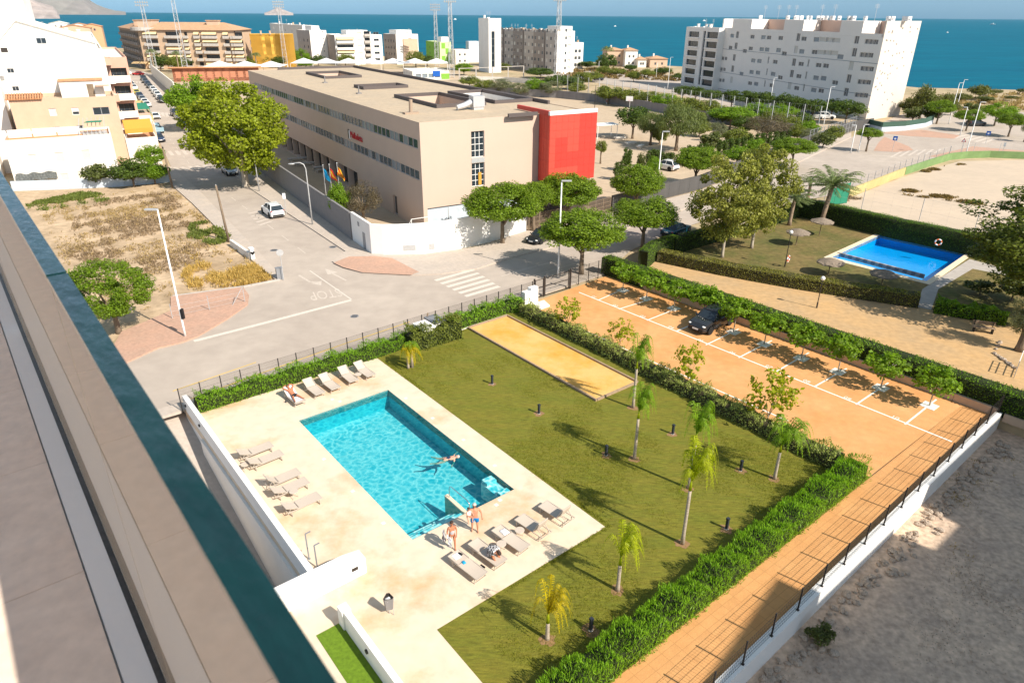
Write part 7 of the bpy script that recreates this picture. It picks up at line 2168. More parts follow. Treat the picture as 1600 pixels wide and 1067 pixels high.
lst = [(200, 126.5, 'saloon', 'car_white', 'white car furthest back in the left row'), (202.5, 129.8, 'hatch', 'car_silver', 'silver car second from the back of the left row'), (205, 133, 'hatch', 'car_white', 'white car third from the back of the left row'), (207.5, 136.5, 'hatch', 'car_grey', 'grey car before the dark-roofed white one in the left row'),
       (210, 140, 'suv', 'car_white', 'white car just behind the yellow one in the left row'), (214, 147.5, 'hatch', 'car_yellow', 'only yellow car in the left row'), (219, 153.5, 'suv', 'car_navy', 'navy car right after the yellow one'), (223, 158, 'hatch', 'car_silver', 'silver car between the navy one and two white ones'), (226.5, 162.5, 'saloon', 'car_white', 'white car second from the front of the left row'), (230, 167, 'saloon', 'car_white', 'white car heading the left row nearest the worn crossing'),
       (225, 126, 'suv', 'car_dark', 'black car furthest back in the right row'), (227.5, 130, 'suv', 'car_grey', 'grey car second in the right row'), (231.5, 134, 'hatch', 'car_navy', 'navy car in the right row behind the white ones'), (234.5, 138, 'hatch', 'car_grey', 'dark grey car with reddish lights in the right row'), (239.5, 142.5, 'hatch', 'car_white', 'backmost white car of the right row'), (243, 147, 'saloon', 'car_white', 'second white car of the right row'), (246.5, 151.5, 'suv', 'car_white', 'third white car of the right row'), (250, 156, 'hatch', 'car_white', 'fourth white car of the right row'), (254, 160.5, 'suv', 'car_dark', 'dark car heading the right row under the grey wall'),
       (275, 181.5, 'suv', 'car_dark', 'dark car under the bright green tree'), (280.5, 187, 'hatch', 'car_silver', 'silver car under the edge of the bright green tree'), (299, 209, 'saloon', 'car_white', 'white car half hidden by the plane tree'), (309, 222, 'suv', 'car_grey', 'grey car deep in the plane tree\'s shade'), (320, 238, 'saloon', 'car_grey', 'dark grey car under the plane tree crown'), (360, 272, 'hatch', 'car_silver', 'silver car poking out below the plane tree')]
for x, y, k, c, lab in lst: car(lab, G(x, y), down, k, c, g, full=(y > 150))
car('white car alone in the middle of the far street', G(243, 185.5), up_st, 'saloon', 'car_white', None)
car('large blue-grey van parked below the bright green tree', G(289.5, 197.5), down, 'van', 'car_blue', g, cat='van', name='parked_van')
car('white van standing crossways at the far end of the street', G(196, 117), R(-10), 'van', 'car_white', None, False, 'van', 'parked_van')
car('red car standing crossways at the far end of the street', G(216, 118), R(170), 'saloon', 'car_red', None, False)
car('dark navy car parked nearest the vacant lot on the left kerb', G(249, 221), down, 'hatch', 'car_navy', g)
# open pick-up truck on the left kerb
pk = thing('pickup_truck', 'blue-grey flatbed pickup with its bed open, parked on the left kerb', 'pickup truck', G(247, 207), up_st)
pb = MB()
pb.prism([(-2.5, -.85), (2.3, -.85), (2.45, -.6), (2.45, .6), (2.3, .85), (-2.5, .85)], .45, .85)
pb.add([(.6, -.8, .85), (2.3, -.8, .85), (2.3, .8, .85), (.6, .8, .85), (.75, -.7, 1.75), (1.6, -.7, 1.75), (1.6, .7, 1.75), (.75, .7, 1.75)], [(0, 1, 5, 4), (1, 2, 6, 5), (2, 3, 7, 6), (3, 0, 4, 7), (4, 5, 6, 7)])
pb.build('body', 'car_blue', pk)
bd = MB().b2(-2.5, .5, -.85, .85, .86, .92).b2(-2.5, .5, -.85, -.8, .92, 1.25).b2(-2.5, .5, .8, .85, .92, 1.25).b2(-2.5, -2.45, -.8, .8, .92, 1.25).b2(.42, .5, -.8, .8, .92, 1.25); bd.build('cargo_bed', 'car_blue', pk)
MB().add([(2.3, -.7, .95), (2.3, .7, .95), (1.66, .62, 1.68), (1.66, -.62, 1.68)], [(0, 1, 2, 3)])
wsx = MB(); wsx.add([(2.26, -.7, .95), (2.26, .7, .95), (1.68, .62, 1.68), (1.68, -.62, 1.68)], [(0, 1, 2, 3), (3, 2, 1, 0)]); wsx.build('windscreen', 'glass_dark', pk, loc=(.02, 0, 0))
for x in (1.5, -1.5):
    for s_ in (-1, 1):
        q = put('wheel', car_meshes('suv')['tyre'], pk, (x, s_ * .76, .36)); q.rotation_euler = (R(-90 * s_), 0, 0)
rk_ = MB(); rk_.bar((-2.3, -.5, 1.3), (.3, -.3, 1.9), .05).bar((-2.3, .5, 1.3), (.3, .4, 1.85), .05).bar((-2.2, -.4, 1.25), (-1.2, .5, 1.5), .12).bar((-1.5, -.5, 1.3), (-.4, .3, 1.4), .15).build('cargo', 'dark_metal', pk)
for x, y, k, c, rz_, lab in ((1270, 186, 'van', 'car_white', -20, 'white van parked in front of the big slab'), (1290, 186, 'suv', 'car_white', -20, 'white car right of the van at the big slab'), (1524, 197, 'suv', 'car_dark', 10, 'dark car under the darkest umbrella tree'), (1210, 186, 'hatch', 'car_grey', -20, 'grey car behind the sports fence lamp'), (1100, 180, 'hatch', 'car_silver', -20, 'silver car behind the sports fence, seen through it'), (1130, 178, 'suv', 'car_dark', -20, 'dark car behind the sports fence right of the silver one'), (905, 124, 'hatch', 'car_white', -10, 'white car on the far road by the grey block'), (935, 126, 'hatch', 'car_dark', -10, 'dark car on the far road below the villas')):
    car(lab, G(x, y), R(rz_), k, c, None, y > 170, 'van' if k == 'van' else 'car', 'parked_van' if k == 'van' else 'parked_car')
def boat(label, px, py, L):
    t = thing('boat', label, 'boat', G(px, py, -5), random.uniform(0, 6))
    m_ = MB(); vs = []
    for x, w_, z in ((-.5, .14, .12), (-.2, .17, .12), (.2, .15, .13), (.5, .01, .18)):
        vs += [(x * L, -w_ * L, z * L), (x * L, w_ * L, z * L), (x * L, w_ * .6 * L, -.03 * L), (x * L, -w_ * .6 * L, -.03 * L)]
    m_.add(vs, [(0, 1, 2, 3), (15, 14, 13, 12)] + [(i * 4 + k, (i + 1) * 4 + k, (i + 1) * 4 + (k + 1) % 4, i * 4 + (k + 1) % 4) for i in range(3) for k in range(4)])
    m_.build('hull', 'white_metal', t); MB().b2(-.25 * L, .1 * L, -.1 * L, .1 * L, .13 * L, .28 * L).build('cabin', 'white_metal', t)
boat('small white boat on the sea left of the big slab', 1100, 33.5, 22)
boat('small white boat far out at the right', 1551, 39, 22)
boat('small white boat above the floodlight pair', 711, 31.5, 22)
boat('tiny white boat on the water above the villas', 961, 42, 9)
boat('tiny white boat right of the slab roof', 1480, 52, 8)
# ---------------------------------------------------------------- lamps, masts, fences, signs
def curved_lamp(label, base, bend, tip, group='curved-arm street lamps along the school pavement', m='galvanised', lab=None):
    b = G(*base); h = top_z(base, bend[1])
    k = mpp(b + Vector((0, 0, h)))
    dx = (tip[0] - bend[0]) * k
    dvec = Vector((dx, dx * .25 * (1 if dx < 0 else -1), 0))
    t = thing('street_lamp', label, 'street lamp', b, 0, group)
    MB().tube([(0, 0, 0), (0, 0, h * .5), (0, 0, h * .9), tuple(dvec * .12 + Vector((0, 0, h * .97))), tuple(dvec * .4 + Vector((0, 0, h))), tuple(dvec * .9 + Vector((0, 0, h * .995)))], [.09, .075, .06, .055, .05, .045], 8).build('pole', m, t, True)
    MB().ball(tuple(dvec * 1.05 + Vector((0, 0, h * .985))), (.38, .16, .09), 10, 6).build('lamp_head', 'light_metal', t)
    return t
def led_lamp(label, base, ytop, dirpx=1, group='tall straight street lamps', m='white_metal', arm=.9):
    b = G(*base); h = top_z(base, ytop)
    t = thing('street_lamp', label, 'street lamp', b, 0, group)
    MB().tube([(0, 0, 0), (0, 0, 1.0), (0, 0, h)], [.10, .085, .055], 8).build('pole', m, t, True)
    MB().b2(0, arm * dirpx, -.13, .13, h - .03, h + .07).build('lamp_head', 'light_metal', t)
    MB().b2(-.16, .16, -.16, .16, 0, .03).build('base_plate', 'grey_metal', t)
    return t
curved_lamp('curved street lamp standing before the plane tree', (405.5, 300), (386, 216), (372, 217))
curved_lamp('curved street lamp on the pavement beside the three flags', (488.5, 352.5), (474, 254), (455, 256))
curved_lamp('curved street lamp between the bright tree and the plane tree', (312, 186), (306, 150), (292, 152))
led_lamp('tall lamp beside the biggest round tree at the gate', (872, 434), 283, 1)
led_lamp('tall lamp behind the ball-shaped tree and the parked white car', (1025, 313), 206, 1)
l = led_lamp('tall white lamp at the pink corner of the vacant lot with a small black box', (290, 527), 328, -1)
MB().b2(.05, .25, -.12, .12, 1.6, 2.4).build('box', 'black_plastic', l)
for bx, by, ty, d, lab in ((1286, 200, 136, 1, 'tall lamp before the sunlit end of the slab'), (1201, 176, 122, 1, 'tall lamp in front of the slab\'s long side'), (1482, 194, 130, 1, 'left of the twin tall lamps against the sea'), (1493, 176, 125, 1, 'right of the twin tall lamps against the sea'), (1500, 211, 168, -1, 'tall lamp beside the darkest umbrella tree'), (1508, 245, 160, 1, 'tall lamp at the near edge of the far junction'), (1329, 239, 196, -1, 'pale pole left of the pair at the school wall bend'), (1341, 238, 195, 1, 'pale pole right of the pair at the school wall bend'), (935, 118, 96, 1, 'thin lamp on the verge right of the grey block'), (1025, 122, 98, 1, 'thin lamp below the white villa'), (1043, 140, 90, 1, 'tall thin lamp left of the black and white block'), (886, 140, 118, 1, 'short lamp at the grey block corner')):
    led_lamp(lab, (bx, by), ty, d)
def sign_post(label, base, ytop, kind):
    b = G(*base); h = top_z(base, ytop)
    t = thing('road_sign', label, 'road sign', b, math.atan2(-b.y, -b.x) + R(90))
    MB().tube([(0, 0, 0), (0, 0, h)], .035, 8).build('post', 'galvanised', t)
    if kind == 'square': MB().b2(-.38, .38, -.05, -.035, h - .8, h).build('plate', 'sign_blue', t); MB().prism([(-.16, -.056), (.16, -.056), (.16, -.0505), (-.16, -.0505)], h - .62, h - .3).build('symbol', 'sign_white', t)
    elif kind == 'round':
        o = MB().lathe([(.32, -.01), (.32, .01)], 20).build('plate', 'galvanised', t, loc=(0, -.05, h - .3)); o.rotation_euler = (R(90), 0, 0)
    elif kind == 'tri':
        MB().add([], []); m_ = MB(); m_.prism([(-.4, 0), (.4, 0), (0, .7)], -.01, .01); o = m_.build('plate', 'sign_white', t, loc=(0, -.05, h - .7)); o.rotation_euler = (R(90), 0, 0)
        m_ = MB(); m_.prism([(-.4, 0), (.4, 0), (0, .7)], -.012, .012, holes=[[(-.26, .08), (.26, .08), (0, .53)]]); o = m_.build('border', 'red_letter', t, loc=(0, -.05, h - .7)); o.rotation_euler = (R(90), 0, 0)
    else: MB().b2(-.18, .18, -.05, -.035, h - .7, h).build('plate', 'sign_white', t)
    return t
s_ = sign_post('stop sign seen from behind at the vacant lot corner', (443.5, 438), 390, 'round')
sign_post('plain white sign post beside the driving white car', (447.5, 334), 302, 'rect')
sign_post('blue square crossing sign on the pink pavement by the slab', (1394, 237), 213, 'square')
sign_post('second blue square crossing sign, in the slab\'s shadow', (1540, 224), 205, 'square')
sign_post('give-way sign at the far junction', (1500, 242), 216, 'tri')
sign_post('small white sign near the green court wall', (1565, 243), 223, 'rect')
bx_ = thing('utility_box', 'dark grey utility cabinet at the stop sign', 'utility box', G(438, 436), R(30)); MB().b2(-.3, .3, -.2, .2, 0, 1.1).b2(-.33, .33, -.23, .23, 1.101, 1.16).build('cabinet', 'grey_metal', bx_)
# wooden telephone poles
for base, yt, lean, lab in (((358, 378), 290, (-.35, 0), 'leaning brown wooden pole on the vacant lot edge'), ((270, 294), 230, (-.25, 0), 'brown wooden pole at the end of the pale blue wall')):
    b = G(*base); h = top_z(base, yt)
    t = thing('utility_pole', lab, 'utility pole', b)
    MB().tube([(0, 0, -.2), (lean[0] * .5, 0, h * .5), (lean[0], 0, h)], [.15, .13, .11], 8).build('pole', 'brick_red' if False else 'bark', t, True)
    MB().lathe([(.05, 0), (.05, .12)], 8, (lean[0], 0, h)).build('insulator', 'galvanised', t)
gp_ = thing('wall_pillar', 'short white pillar with a black painted heart at the end of the low lot wall', 'pillar', G(395, 405), up_st)
MB().b2(-.3, .3, -.18, .18, 0, 1.15).b2(-.35, .35, -.22, .22, 1.151, 1.22).build('pillar', 'white_wall', gp_)
hm = MB(); hp_ = [(0, -.25), (.2, 0), (.22, .12), (.12, .2), (0, .1), (-.12, .2), (-.22, .12), (-.2, 0)]; hm.prism(hp_, -.005, .005); o = hm.build('emblem', 'black_plastic', gp_, loc=(-.306, 0, .72)); o.rotation_euler = (R(90), 0, R(-90))
wall_run('low_wall', 'low crumbling pale wall along the street edge of the vacant lot', 'wall', [G(362, 384), G(392, 405)], .7, .3, 'white_dirty')
wall_run('low_wall', 'low pale kerb wall at the corner of the vacant lot', 'wall', [G(437, 438), G(380, 449), G(270, 464)], .13, .2, 'concrete', None, 3.0)
fb = thing('fence', 'sagging wire fence with leaning posts on the pink corner pavement', 'fence', G(268, 480))
o_ = G(268, 480)
for (a, c), (d_, e) in (((265, 475), (270, 499)), ((322, 462), (328, 486)), ((379, 450), (383, 473))):
    p = G(d_, e) - o_; h = top_z((d_, e), c); MB().bar((p.x, p.y, 0), (p.x, p.y, h), .05).build('post', 'galvanised', fb)
p = G(383, 473) - o_; q = G(362, 479) - o_; MB().bar((q.x, q.y, 0), (p.x, p.y, 1.5), .04).build('brace', 'galvanised', fb)
p0, p1, p2 = (G(*k) - o_ for k in ((270, 499), (328, 486), (383, 473)))
wr = MB()
for h in (.3, .7, 1.1):
    for a, c in ((p0, p1), (p1, p2)): wr.bar((a.x, a.y, h), (c.x, c.y, h * .95), .012)
wr.build('wire', 'galvanised', fb)

# floodlight masts
_mast = {}
def mast(label, base, ytop, n=3):
    b = G(*base); h = top_z(base, ytop)
    t = thing('floodlight_mast', label, 'floodlight mast', b, R(20), 'lattice floodlight masts round the football ground')
    mb = MB(); w0, w1 = .95, .5
    K = 16
    for k in range(K):
        z0, z1_ = h * k / K, h * (k + 1) / K
        a0, a1 = w0 + (w1 - w0) * k / K, w0 + (w1 - w0) * (k + 1) / K
        c0 = [(-a0, -a0, z0), (a0, -a0, z0), (a0, a0, z0), (-a0, a0, z0)]; c1 = [(-a1, -a1, z1_), (a1, -a1, z1_), (a1, a1, z1_), (-a1, a1, z1_)]
        for i in range(4):
            j = (i + 1) % 4
            mb.bar(c0[i], c1[i], .12); mb.bar(c0[i], c1[j] if k % 2 else c1[i], .07); mb.bar(c0[j] if k % 2 == 0 else c0[i], c1[i] if k % 2 == 0 else c1[j], .07)
            mb.bar(c1[i], c1[j], .06)
    mb.build('lattice', 'galvanised', t)
    pf = MB()
    lamp = MB().lathe([(.1, -.2), (.28, .05), (.3, .15)], 10).mesh('floodlight', 'light_metal')
    for r_ in range(n):
        z = h + r_ * 1.1
        pf.bar((-2.2, 0, z), (2.2, 0, z), .1); pf.b2(-2.3, 2.3, .1, .7, z - .06, z)
        for k in range(6):
            o = put('floodlight', lamp, t, (-2.1 + k * .84, -.25, z + .35)); o.rotation_euler = (R(110), 0, 0)
    for x in (-.5, .5): pf.bar((x, 0, h - 1), (x, 0, h + n * 1.1), .1)
    pf.build('platform', 'galvanised', t)
mast('floodlight mast at the street end, leftmost of all', (243, 114), 10, 3)
mast('tallest floodlight mast above the pavilion roof', (293, 126), -2, 3)
mast('floodlight mast in front of the yellow-ochre block', (447, 106), 13, 3)
mast('slimmer mast of the pair in front of the green block', (683, 104), 17, 3)
mast('taller mast of the pair beside the green block', (706, 122), 4, 4)
mast('floodlight mast before the corner of the grey block', (870, 134), 2, 3)

# mesh-panel fences
def mesh_fence(name, label, pts, h, step, post_m='dark_metal', wire_m='dark_metal', z=0.0, pw=.06, vert=.10, hor=.35, wr_=.008, closed=True, posts_only=False, wire_h=None):
    o_ = Vector((*pts[0].xy, z)) if hasattr(pts[0], 'xy') else Vector((*pts[0][:2], z))
    t = thing(name, label, 'fence', o_)
    pm = MB().b2(-pw / 2, pw / 2, -pw / 2, pw / 2, 0, h).b2(-pw, pw, -pw, pw, 0, .02).mesh('post', post_m)
    cache = {}
    for i in range(len(pts) - 1):
        p, q = Vector((*pts[i][:2], 0)), Vector((*pts[i + 1][:2], 0))
        L = (q - p).length; d = (q - p) / L; rz = math.atan2(d.y, d.x); n = max(1, round(L / step)); w_ = L / n
        k0 = round(w_, 3)
        if k0 not in cache and not posts_only:
            m_ = MB(); hh = wire_h or h
            for j in range(int(w_ / vert)): x = (j + .5) * w_ / int(w_ / vert); m_.bar((x, 0, .06), (x, 0, hh - .04), wr_)
            for j in range(int(hh / hor) + 1): zz = .06 + (hh - .1) * j / int(hh / hor); m_.bar((0, 0, zz), (w_, 0, zz), wr_ * 1.3)
            cache[k0] = m_.mesh('wire_panel', wire_m)
        for k in range(n + (1 if i == len(pts) - 2 else 0)):
            c = p + d * (k * w_) - Vector((o_.x, o_.y, 0))
            put('post', pm, t, (c.x, c.y, 0), rz)
            if k < n and not posts_only: put('wire_panel', cache[k0], t, (c.x, c.y, 0), rz)
    return t
F0, F1 = ab(-42.05, 7.0), ab(-43.05, 36.9)
mesh_fence('fence', 'dark mesh fence between the street and the pool garden', [F0, F1], 1.75, 1.28, vert=.055, hor=.4, wr_=.007)
mesh_fence('fence', 'short dark mesh fence right of the vehicle gate', [ab(-43.3, 41.5), ab(-43.5, 46.9)], 1.75, 1.3, vert=.10, hor=.4)
mesh_fence('fence', 'dark wire fence on the white wall beside the tiled walkway', [ab(-8.62, 14.5), ab(-9.72, 47.6)], 1.25, 2.07, z=.36, vert=.14, hor=.24, pw=.06, wr_=.007)
wlr = thing('retaining_wall', 'long white wall between the tiled walkway and the empty lot', 'wall', ab(-8.62, 10), 0)
o_ = ab(-8.62, 10)
poly = [ab(-8.70 , 8) - o_, ab(-9.85, 47.7) - o_, ab(-9.5, 47.7) - o_, ab(-8.3, 8) - o_]
MB().prism([(p.x, p.y) for p in poly], -1.2, .36).build('panel', 'white_wall', wlr)
wall_run('retaining_wall', 'low beige wall along the far edge of the parking bays', 'wall', [ab(-43.4, 46.85), ab(-30, 47.2), ab(-9.8, 47.72)], .55, .22, 'beige_render', None, 2.6)
wall_run('retaining_wall', 'beige wall continuing past the empty lot under the long hedge', 'wall', [ab(-9.4, 47.8), ab(8, 48.3), ab(24, 48.9)], .35, .22, 'beige_render', None, 2.6)
# gate
gt = thing('vehicle_gate', 'dark two-leaf vehicle gate of mesh in a square frame', 'gate', ab(-43.05, 37.2), ROT_B)
L_ = 4.3
def leaf(w_, name):
    m_ = MB()
    for x in (.03, w_ - .03): m_.bar((x, 0, .05), (x, 0, 1.75), .07)
    for z in (.08, .95, 1.72): m_.bar((.07, 0, z), (w_ - .07, 0, z), .05)
    o = m_.build(name, 'dark_metal', gt)
    n = MB()
    for k in range(int(w_ / .1)): n.bar((.1 + k * .1, 0, .1), (.1 + k * .1, 0, 1.7), .008)
    n.build('wire_panel', 'dark_metal', o); return o
leaf(1.0, 'gate_leaf'); o = leaf(3.1, 'gate_leaf'); o.location = (1.15, 0, 0)
for x in (-.08, 1.08, 4.3): MB().b2(x - .06, x + .06, -.06, .06, 0, 1.9).build('post', 'dark_metal', gt)
gb_ = thing('gate_pillar', 'broken white block pillar left of the vehicle gate', 'pillar', ab(-42.4, 36.2), ROT_B)
MB().b2(-.9, .6, -.25, .25, 0, 1.3).b2(-.2, .6, -.24, .24, 1.301, 1.55).build('block', 'white_wall', gb_)
MB().prism([(-1.6, -1.6), (.9, -1.5), (1.3, -.26), (-1.2, -.26)], 0, .12).build('slab', 'white_dirty', gb_)
# fences further off
mesh_fence('fence', 'tall post fence round the school sports ground', [G(870, 152), G(935, 158), G(1010, 170), G(1090, 185), G(1180, 200), G(1275, 214)], 6.2, 3.4, 'galvanised', 'galvanised', 0, .14, .9, 1.2, .012)
scatter('rubble', 'small stones and debris on the shaded empty lot', [(1180, 1060), (1450, 780), (1600, 690), (1640, 1100)], 900, .02, .07, 'stone', 21, .9, .04, z=-.85, blades=3)
wall_run('boundary_wall', 'dark wall under the tall post fence of the sports ground', 'wall', [G(690, 142), G(800, 150), G(870, 153.5), G(935, 160), G(1010, 172), G(1090, 187), G(1180, 202), G(1275, 216)], 2.2, .3, 'concrete_dark', None, 6)
mesh_fence('fence', 'thin leaning wire fence along the green court wall', [G(1300, 312), G(1330, 301), G(1375, 284), G(1412, 269), G(1450, 256), G(1482, 246)], 2.0, 3.0, 'galvanised', 'galvanised', 0, .06, 1.5, .8, .008)
mesh_fence('fence', 'thin wire fence behind the far end of the court', [G(1482, 245), G(1520, 240), G(1600, 240), G(1700, 246)], 1.9, 4.0, 'galvanised', 'galvanised', 0, .06, 1.5, .9, .008)
mesh_fence('fence', 'wire posts beyond the clipped hedge at the court', [G(1286, 322), G(1345, 330), G(1435, 348), G(1520, 368)], 3.0, 7.0, 'galvanised', 'galvanised', 0, .07, 2.0, 1.4, .008)
mesh_fence('fence', 'brown mesh fence on the school wall below the ball-shaped tree', [G(826, 362), G(905, 346), G(953, 333)], 2.1, 1.6, 'bark', 'bark', 0, .07, .11, .5, .035)
mesh_fence('fence', 'grey railing along the far end of the school wall', [G(1262, 230), G(1310, 214), G(1334, 205)], 3.2, 2.0, 'galvanised', 'galvanised', 0, .08, .4, 1.0, .02)
gg = thing('screen_gate', 'green metal sheet gate behind the tall date palm', 'gate', G(1292, 322), 0)
q = G(1322, 318) - G(1292, 322); rz_ = math.atan2(q.y, q.x); Lg = q.length; gg.rotation_euler = (0, 0, rz_)
for k in range(3): MB().b2(Lg * k / 3 + .03, Lg * (k + 1) / 3 - .03, -.03, .03, .1, 2.3 + .25 * k).build('panel', 'green_mesh', gg)
for k in range(4): MB().b2(Lg * k / 3 - .04, Lg * k / 3 + .04, -.05, .05, 0, 2.4 + .25 * k).build('post', 'green_mesh', gg)
# school yard: flags, posts, goal, backboard, benches, posts
def flag(label, base, ytop, cols):
    b = G(*base); h = top_z(base, ytop)
    t = thing('flagpole', label, 'flagpole', b, R(-25), 'flagpoles in the school forecourt')
    MB().tube([(0, 0, 0), (0, 0, h)], [.06, .04], 8).ball((0, 0, h + .06), .09, 8, 6).build('pole', 'light_metal', t)
    n = 8; m_ = MB(); vs = []
    for i in range(n + 1):
        for j in range(len(cols) + 1):
            u = i / n
            vs.append((u * .95, .14 * math.sin(u * 5 + j), h - .35 - j * 1.0 / len(cols) * (1 - .2 * u) - u * .95))
    k_ = len(cols) + 1
    for j in range(len(cols)):
        m_.add([vs[i * k_ + jj] for i in range(n + 1) for jj in (j, j + 1)], [(i * 2, i * 2 + 1, i * 2 + 3, i * 2 + 2) for i in range(n)] + [(i * 2 + 2, i * 2 + 3, i * 2 + 1, i * 2) for i in range(n)], j)
    m_.build('flag', cols, t)
flag('flagpole flying a blue flag, leftmost of the three', (511, 318), 259, ['flag_blue', 'flag_blue'])
flag('middle flagpole with a red and yellow flag', (521, 322), 258, ['flag_red', 'flag_yellow', 'flag_red'])
flag('right flagpole with a yellow and red striped flag', (534, 332), 256, ['flag_yellow', 'flag_red', 'flag_yellow', 'flag_red', 'flag_yellow'])
for px, py, w_, lab in ((475, 250, 5.5, 'long pale concrete bench nearest the plane tree in the school forecourt'), (485, 258, 5.5, 'second long pale concrete bench in the school forecourt')):
    t = thing('bench', lab, 'bench', G(px, py), SRZ)
    MB().b2(-w_ / 2, w_ / 2, -.35, .35, .32, .48).build('seat', 'concrete', t)
    for x in (-w_ / 2 + .5, w_ / 2 - .5): MB().b2(x - .2, x + .2, -.25, .25, 0, .319).build('leg', 'concrete', t)
t = thing('picnic_table', 'concrete picnic table with benches in the school forecourt', 'table', G(501, 268), SRZ)
MB().b2(-1, 1, -.4, .4, .7, .8).build('tabletop', 'concrete', t)
for y in (-.75, .75): MB().b2(-1, 1, y - .15, y + .15, .4, .48).build('seat', 'concrete', t)
for x in (-.7, .7): MB().b2(x - .08, x + .08, -.85, .85, .0, .395).build('leg', 'concrete', t)
gl = thing('football_goal', 'red and white football goal at the end of the playground', 'goal', G(948, 163), R(-20))
for k, x in enumerate((0, 3.0)):
    for j in range(4): MB().b2(x - .08, x + .08, -.08, .08, j * .52, (j + 1) * .52 - .005).build('post', 'red_letter' if j % 2 else 'sign_white', gl)
for j in range(6): MB().b2(.08 + j * .475, .55 + j * .475, -.08, .08, 2.1, 2.25).build('crossbar', 'red_letter' if j % 2 == 0 else 'sign_white', gl)
MB().bar((0, 0, 2.1), (0, 1.2, 0), .05).bar((3, 0, 2.1), (3, 1.2, 0), .05).build('stay', 'galvanised', gl)
bk = thing('basketball_hoop', 'white basketball backboard in the school playground', 'basketball hoop', G(982, 176), R(-20))
MB().bar((0, .8, 0), (0, .8, 3.2), .15).bar((0, .8, 3.2), (0, .1, 3.3), .1).build('post', 'galvanised', bk); MB().b2(-.9, .9, 0, .06, 2.8, 4.0).build('backboard', 'sign_white', bk); MB().lathe([(.22, 2.95), (.24, 2.97)], 14, (0, -.3, 0)).build('hoop', 'red_letter', bk)
for k, (px, py, lab) in enumerate(((968, 218, 'white stone bench nearest the dark playground tree'), (985, 226, 'white stone bench below the dark playground tree'), (1000, 231, 'white stone bench by the weeping trees'))):
    t = thing('bench', lab, 'bench', G(px, py), R(30 * k)); MB().b2(-1.2, 1.2, -.35, .35, .3, .5).build('seat', 'white_dirty', t); MB().b2(-.9, .9, -.2, .2, 0, .299).build('base', 'white_dirty', t)
cn = thing('canopy', 'small white flat canopy right of the red stair tower', 'canopy', G(944, 216), R(20)); MB().b2(-2.5, 2.5, -1.5, 1.5, 2.7, 2.85).build('roof', 'white_metal', cn)
for x in (-2.2, 2.2):
    for y in (-1.3, 1.3): MB().b2(x - .05, x + .05, y - .05, y + .05, 0, 2.699).build('post', 'white_metal', cn)
tp = thing('flag_mast', 'thin bare pole rising behind the red stair tower', 'pole', G(927, 206)); MB().tube([(0, 0, 0), (0, 0, 9.5)], [.08, .05], 8).build('pole', 'dark_metal', tp)
rl = thing('railing', 'white pipe railing frame at the corner of the school', 'railing', sw(-2.2, -1.5), SRZ)
MB().bar((0, 0, 0), (0, 0, 2.2), .06).bar((0, 0, 2.2), (2.2, 0, 2.2), .06).bar((0, 0, 1.1), (2.2, 0, 1.1), .05).bar((0, 0, 2.2), (-1.3, 0, 0), .05).build('frame', 'white_metal', rl)
wbk = thing('bench', 'wooden bench in tree shade on the gravel path', 'bench', G(1535, 519), R(-20))
for k in range(3): MB().b2(-.8, .8, -.24 + k * .16, -.11 + k * .16, .42, .46).build('slat', 'timber', wbk)
for k in range(2): MB().b2(-.8, .8, .26, .30, .58 + k * .16, .71 + k * .16).build('slat', 'timber', wbk)
for x in (-.65, .65): MB().b2(x - .03, x + .03, -.22, .25, 0, .419).b2(x - .03, x + .03, .22, .259, .0, .88).build('leg', 'dark_metal', wbk)
wgt = thing('gate', 'white tubular gate at the right edge behind the long hedge', 'gate', G(1584, 590), R(50))
m_ = MB()
for z in (.15, .55, .95, 1.3): m_.bar((0, 0, z), (2.2, 0, z), .045)
for x in (0, .55, 1.1, 1.65, 2.2): m_.bar((x, 0, 0), (x, 0, 1.3), .045)
m_.build('frame', 'white_metal', wgt)
pln = thing('plank', 'bare timber plank leaning on the street fence', 'plank', ab(-42.5, 25.2), ROT_B + .3); MB().bar((0, 0, 0), (.9, .25, 1.6), .12, .04).build('board', 'timber', pln)
# ---------------------------------------------------------------- people
def skin_body(verts, edges, radii, root, mats, name, parent, sub=2, extra=None):
    me = bpy.data.meshes.new('body'); me.from_pydata(verts, edges, [])
    o = bpy.data.objects.new('body', me); COL.objects.link(o)
    md = o.modifiers.new('skin', 'SKIN'); md.use_smooth_shade = True
    for i, r_ in enumerate(radii):
        sv = me.skin_vertices[0].data[i]
        sv.radius = r_ if isinstance(r_, tuple) else (r_, r_)
        sv.use_root = (i == root)
    s_ = o.modifiers.new('sub', 'SUBSURF'); s_.levels = sub; s_.render_levels = sub
    dg = bpy.context.evaluated_depsgraph_get(); dg.update()
    m2 = bpy.data.meshes.new_from_object(o.evaluated_get(dg))
    bpy.data.objects.remove(o)
    if extra is not None:
        bm = bmesh.new(); bm.from_mesh(m2)
        em = extra.mesh('tmp', mats); bm.from_mesh(em); bm.to_mesh(m2); bm.free(); bpy.data.meshes.remove(em)
    m2.name = name; m2.materials.clear(); m2.materials.append(M[mats])
    for p in m2.polygons: p.use_smooth = True; p.material_index = 0
    return put(name, m2, parent)
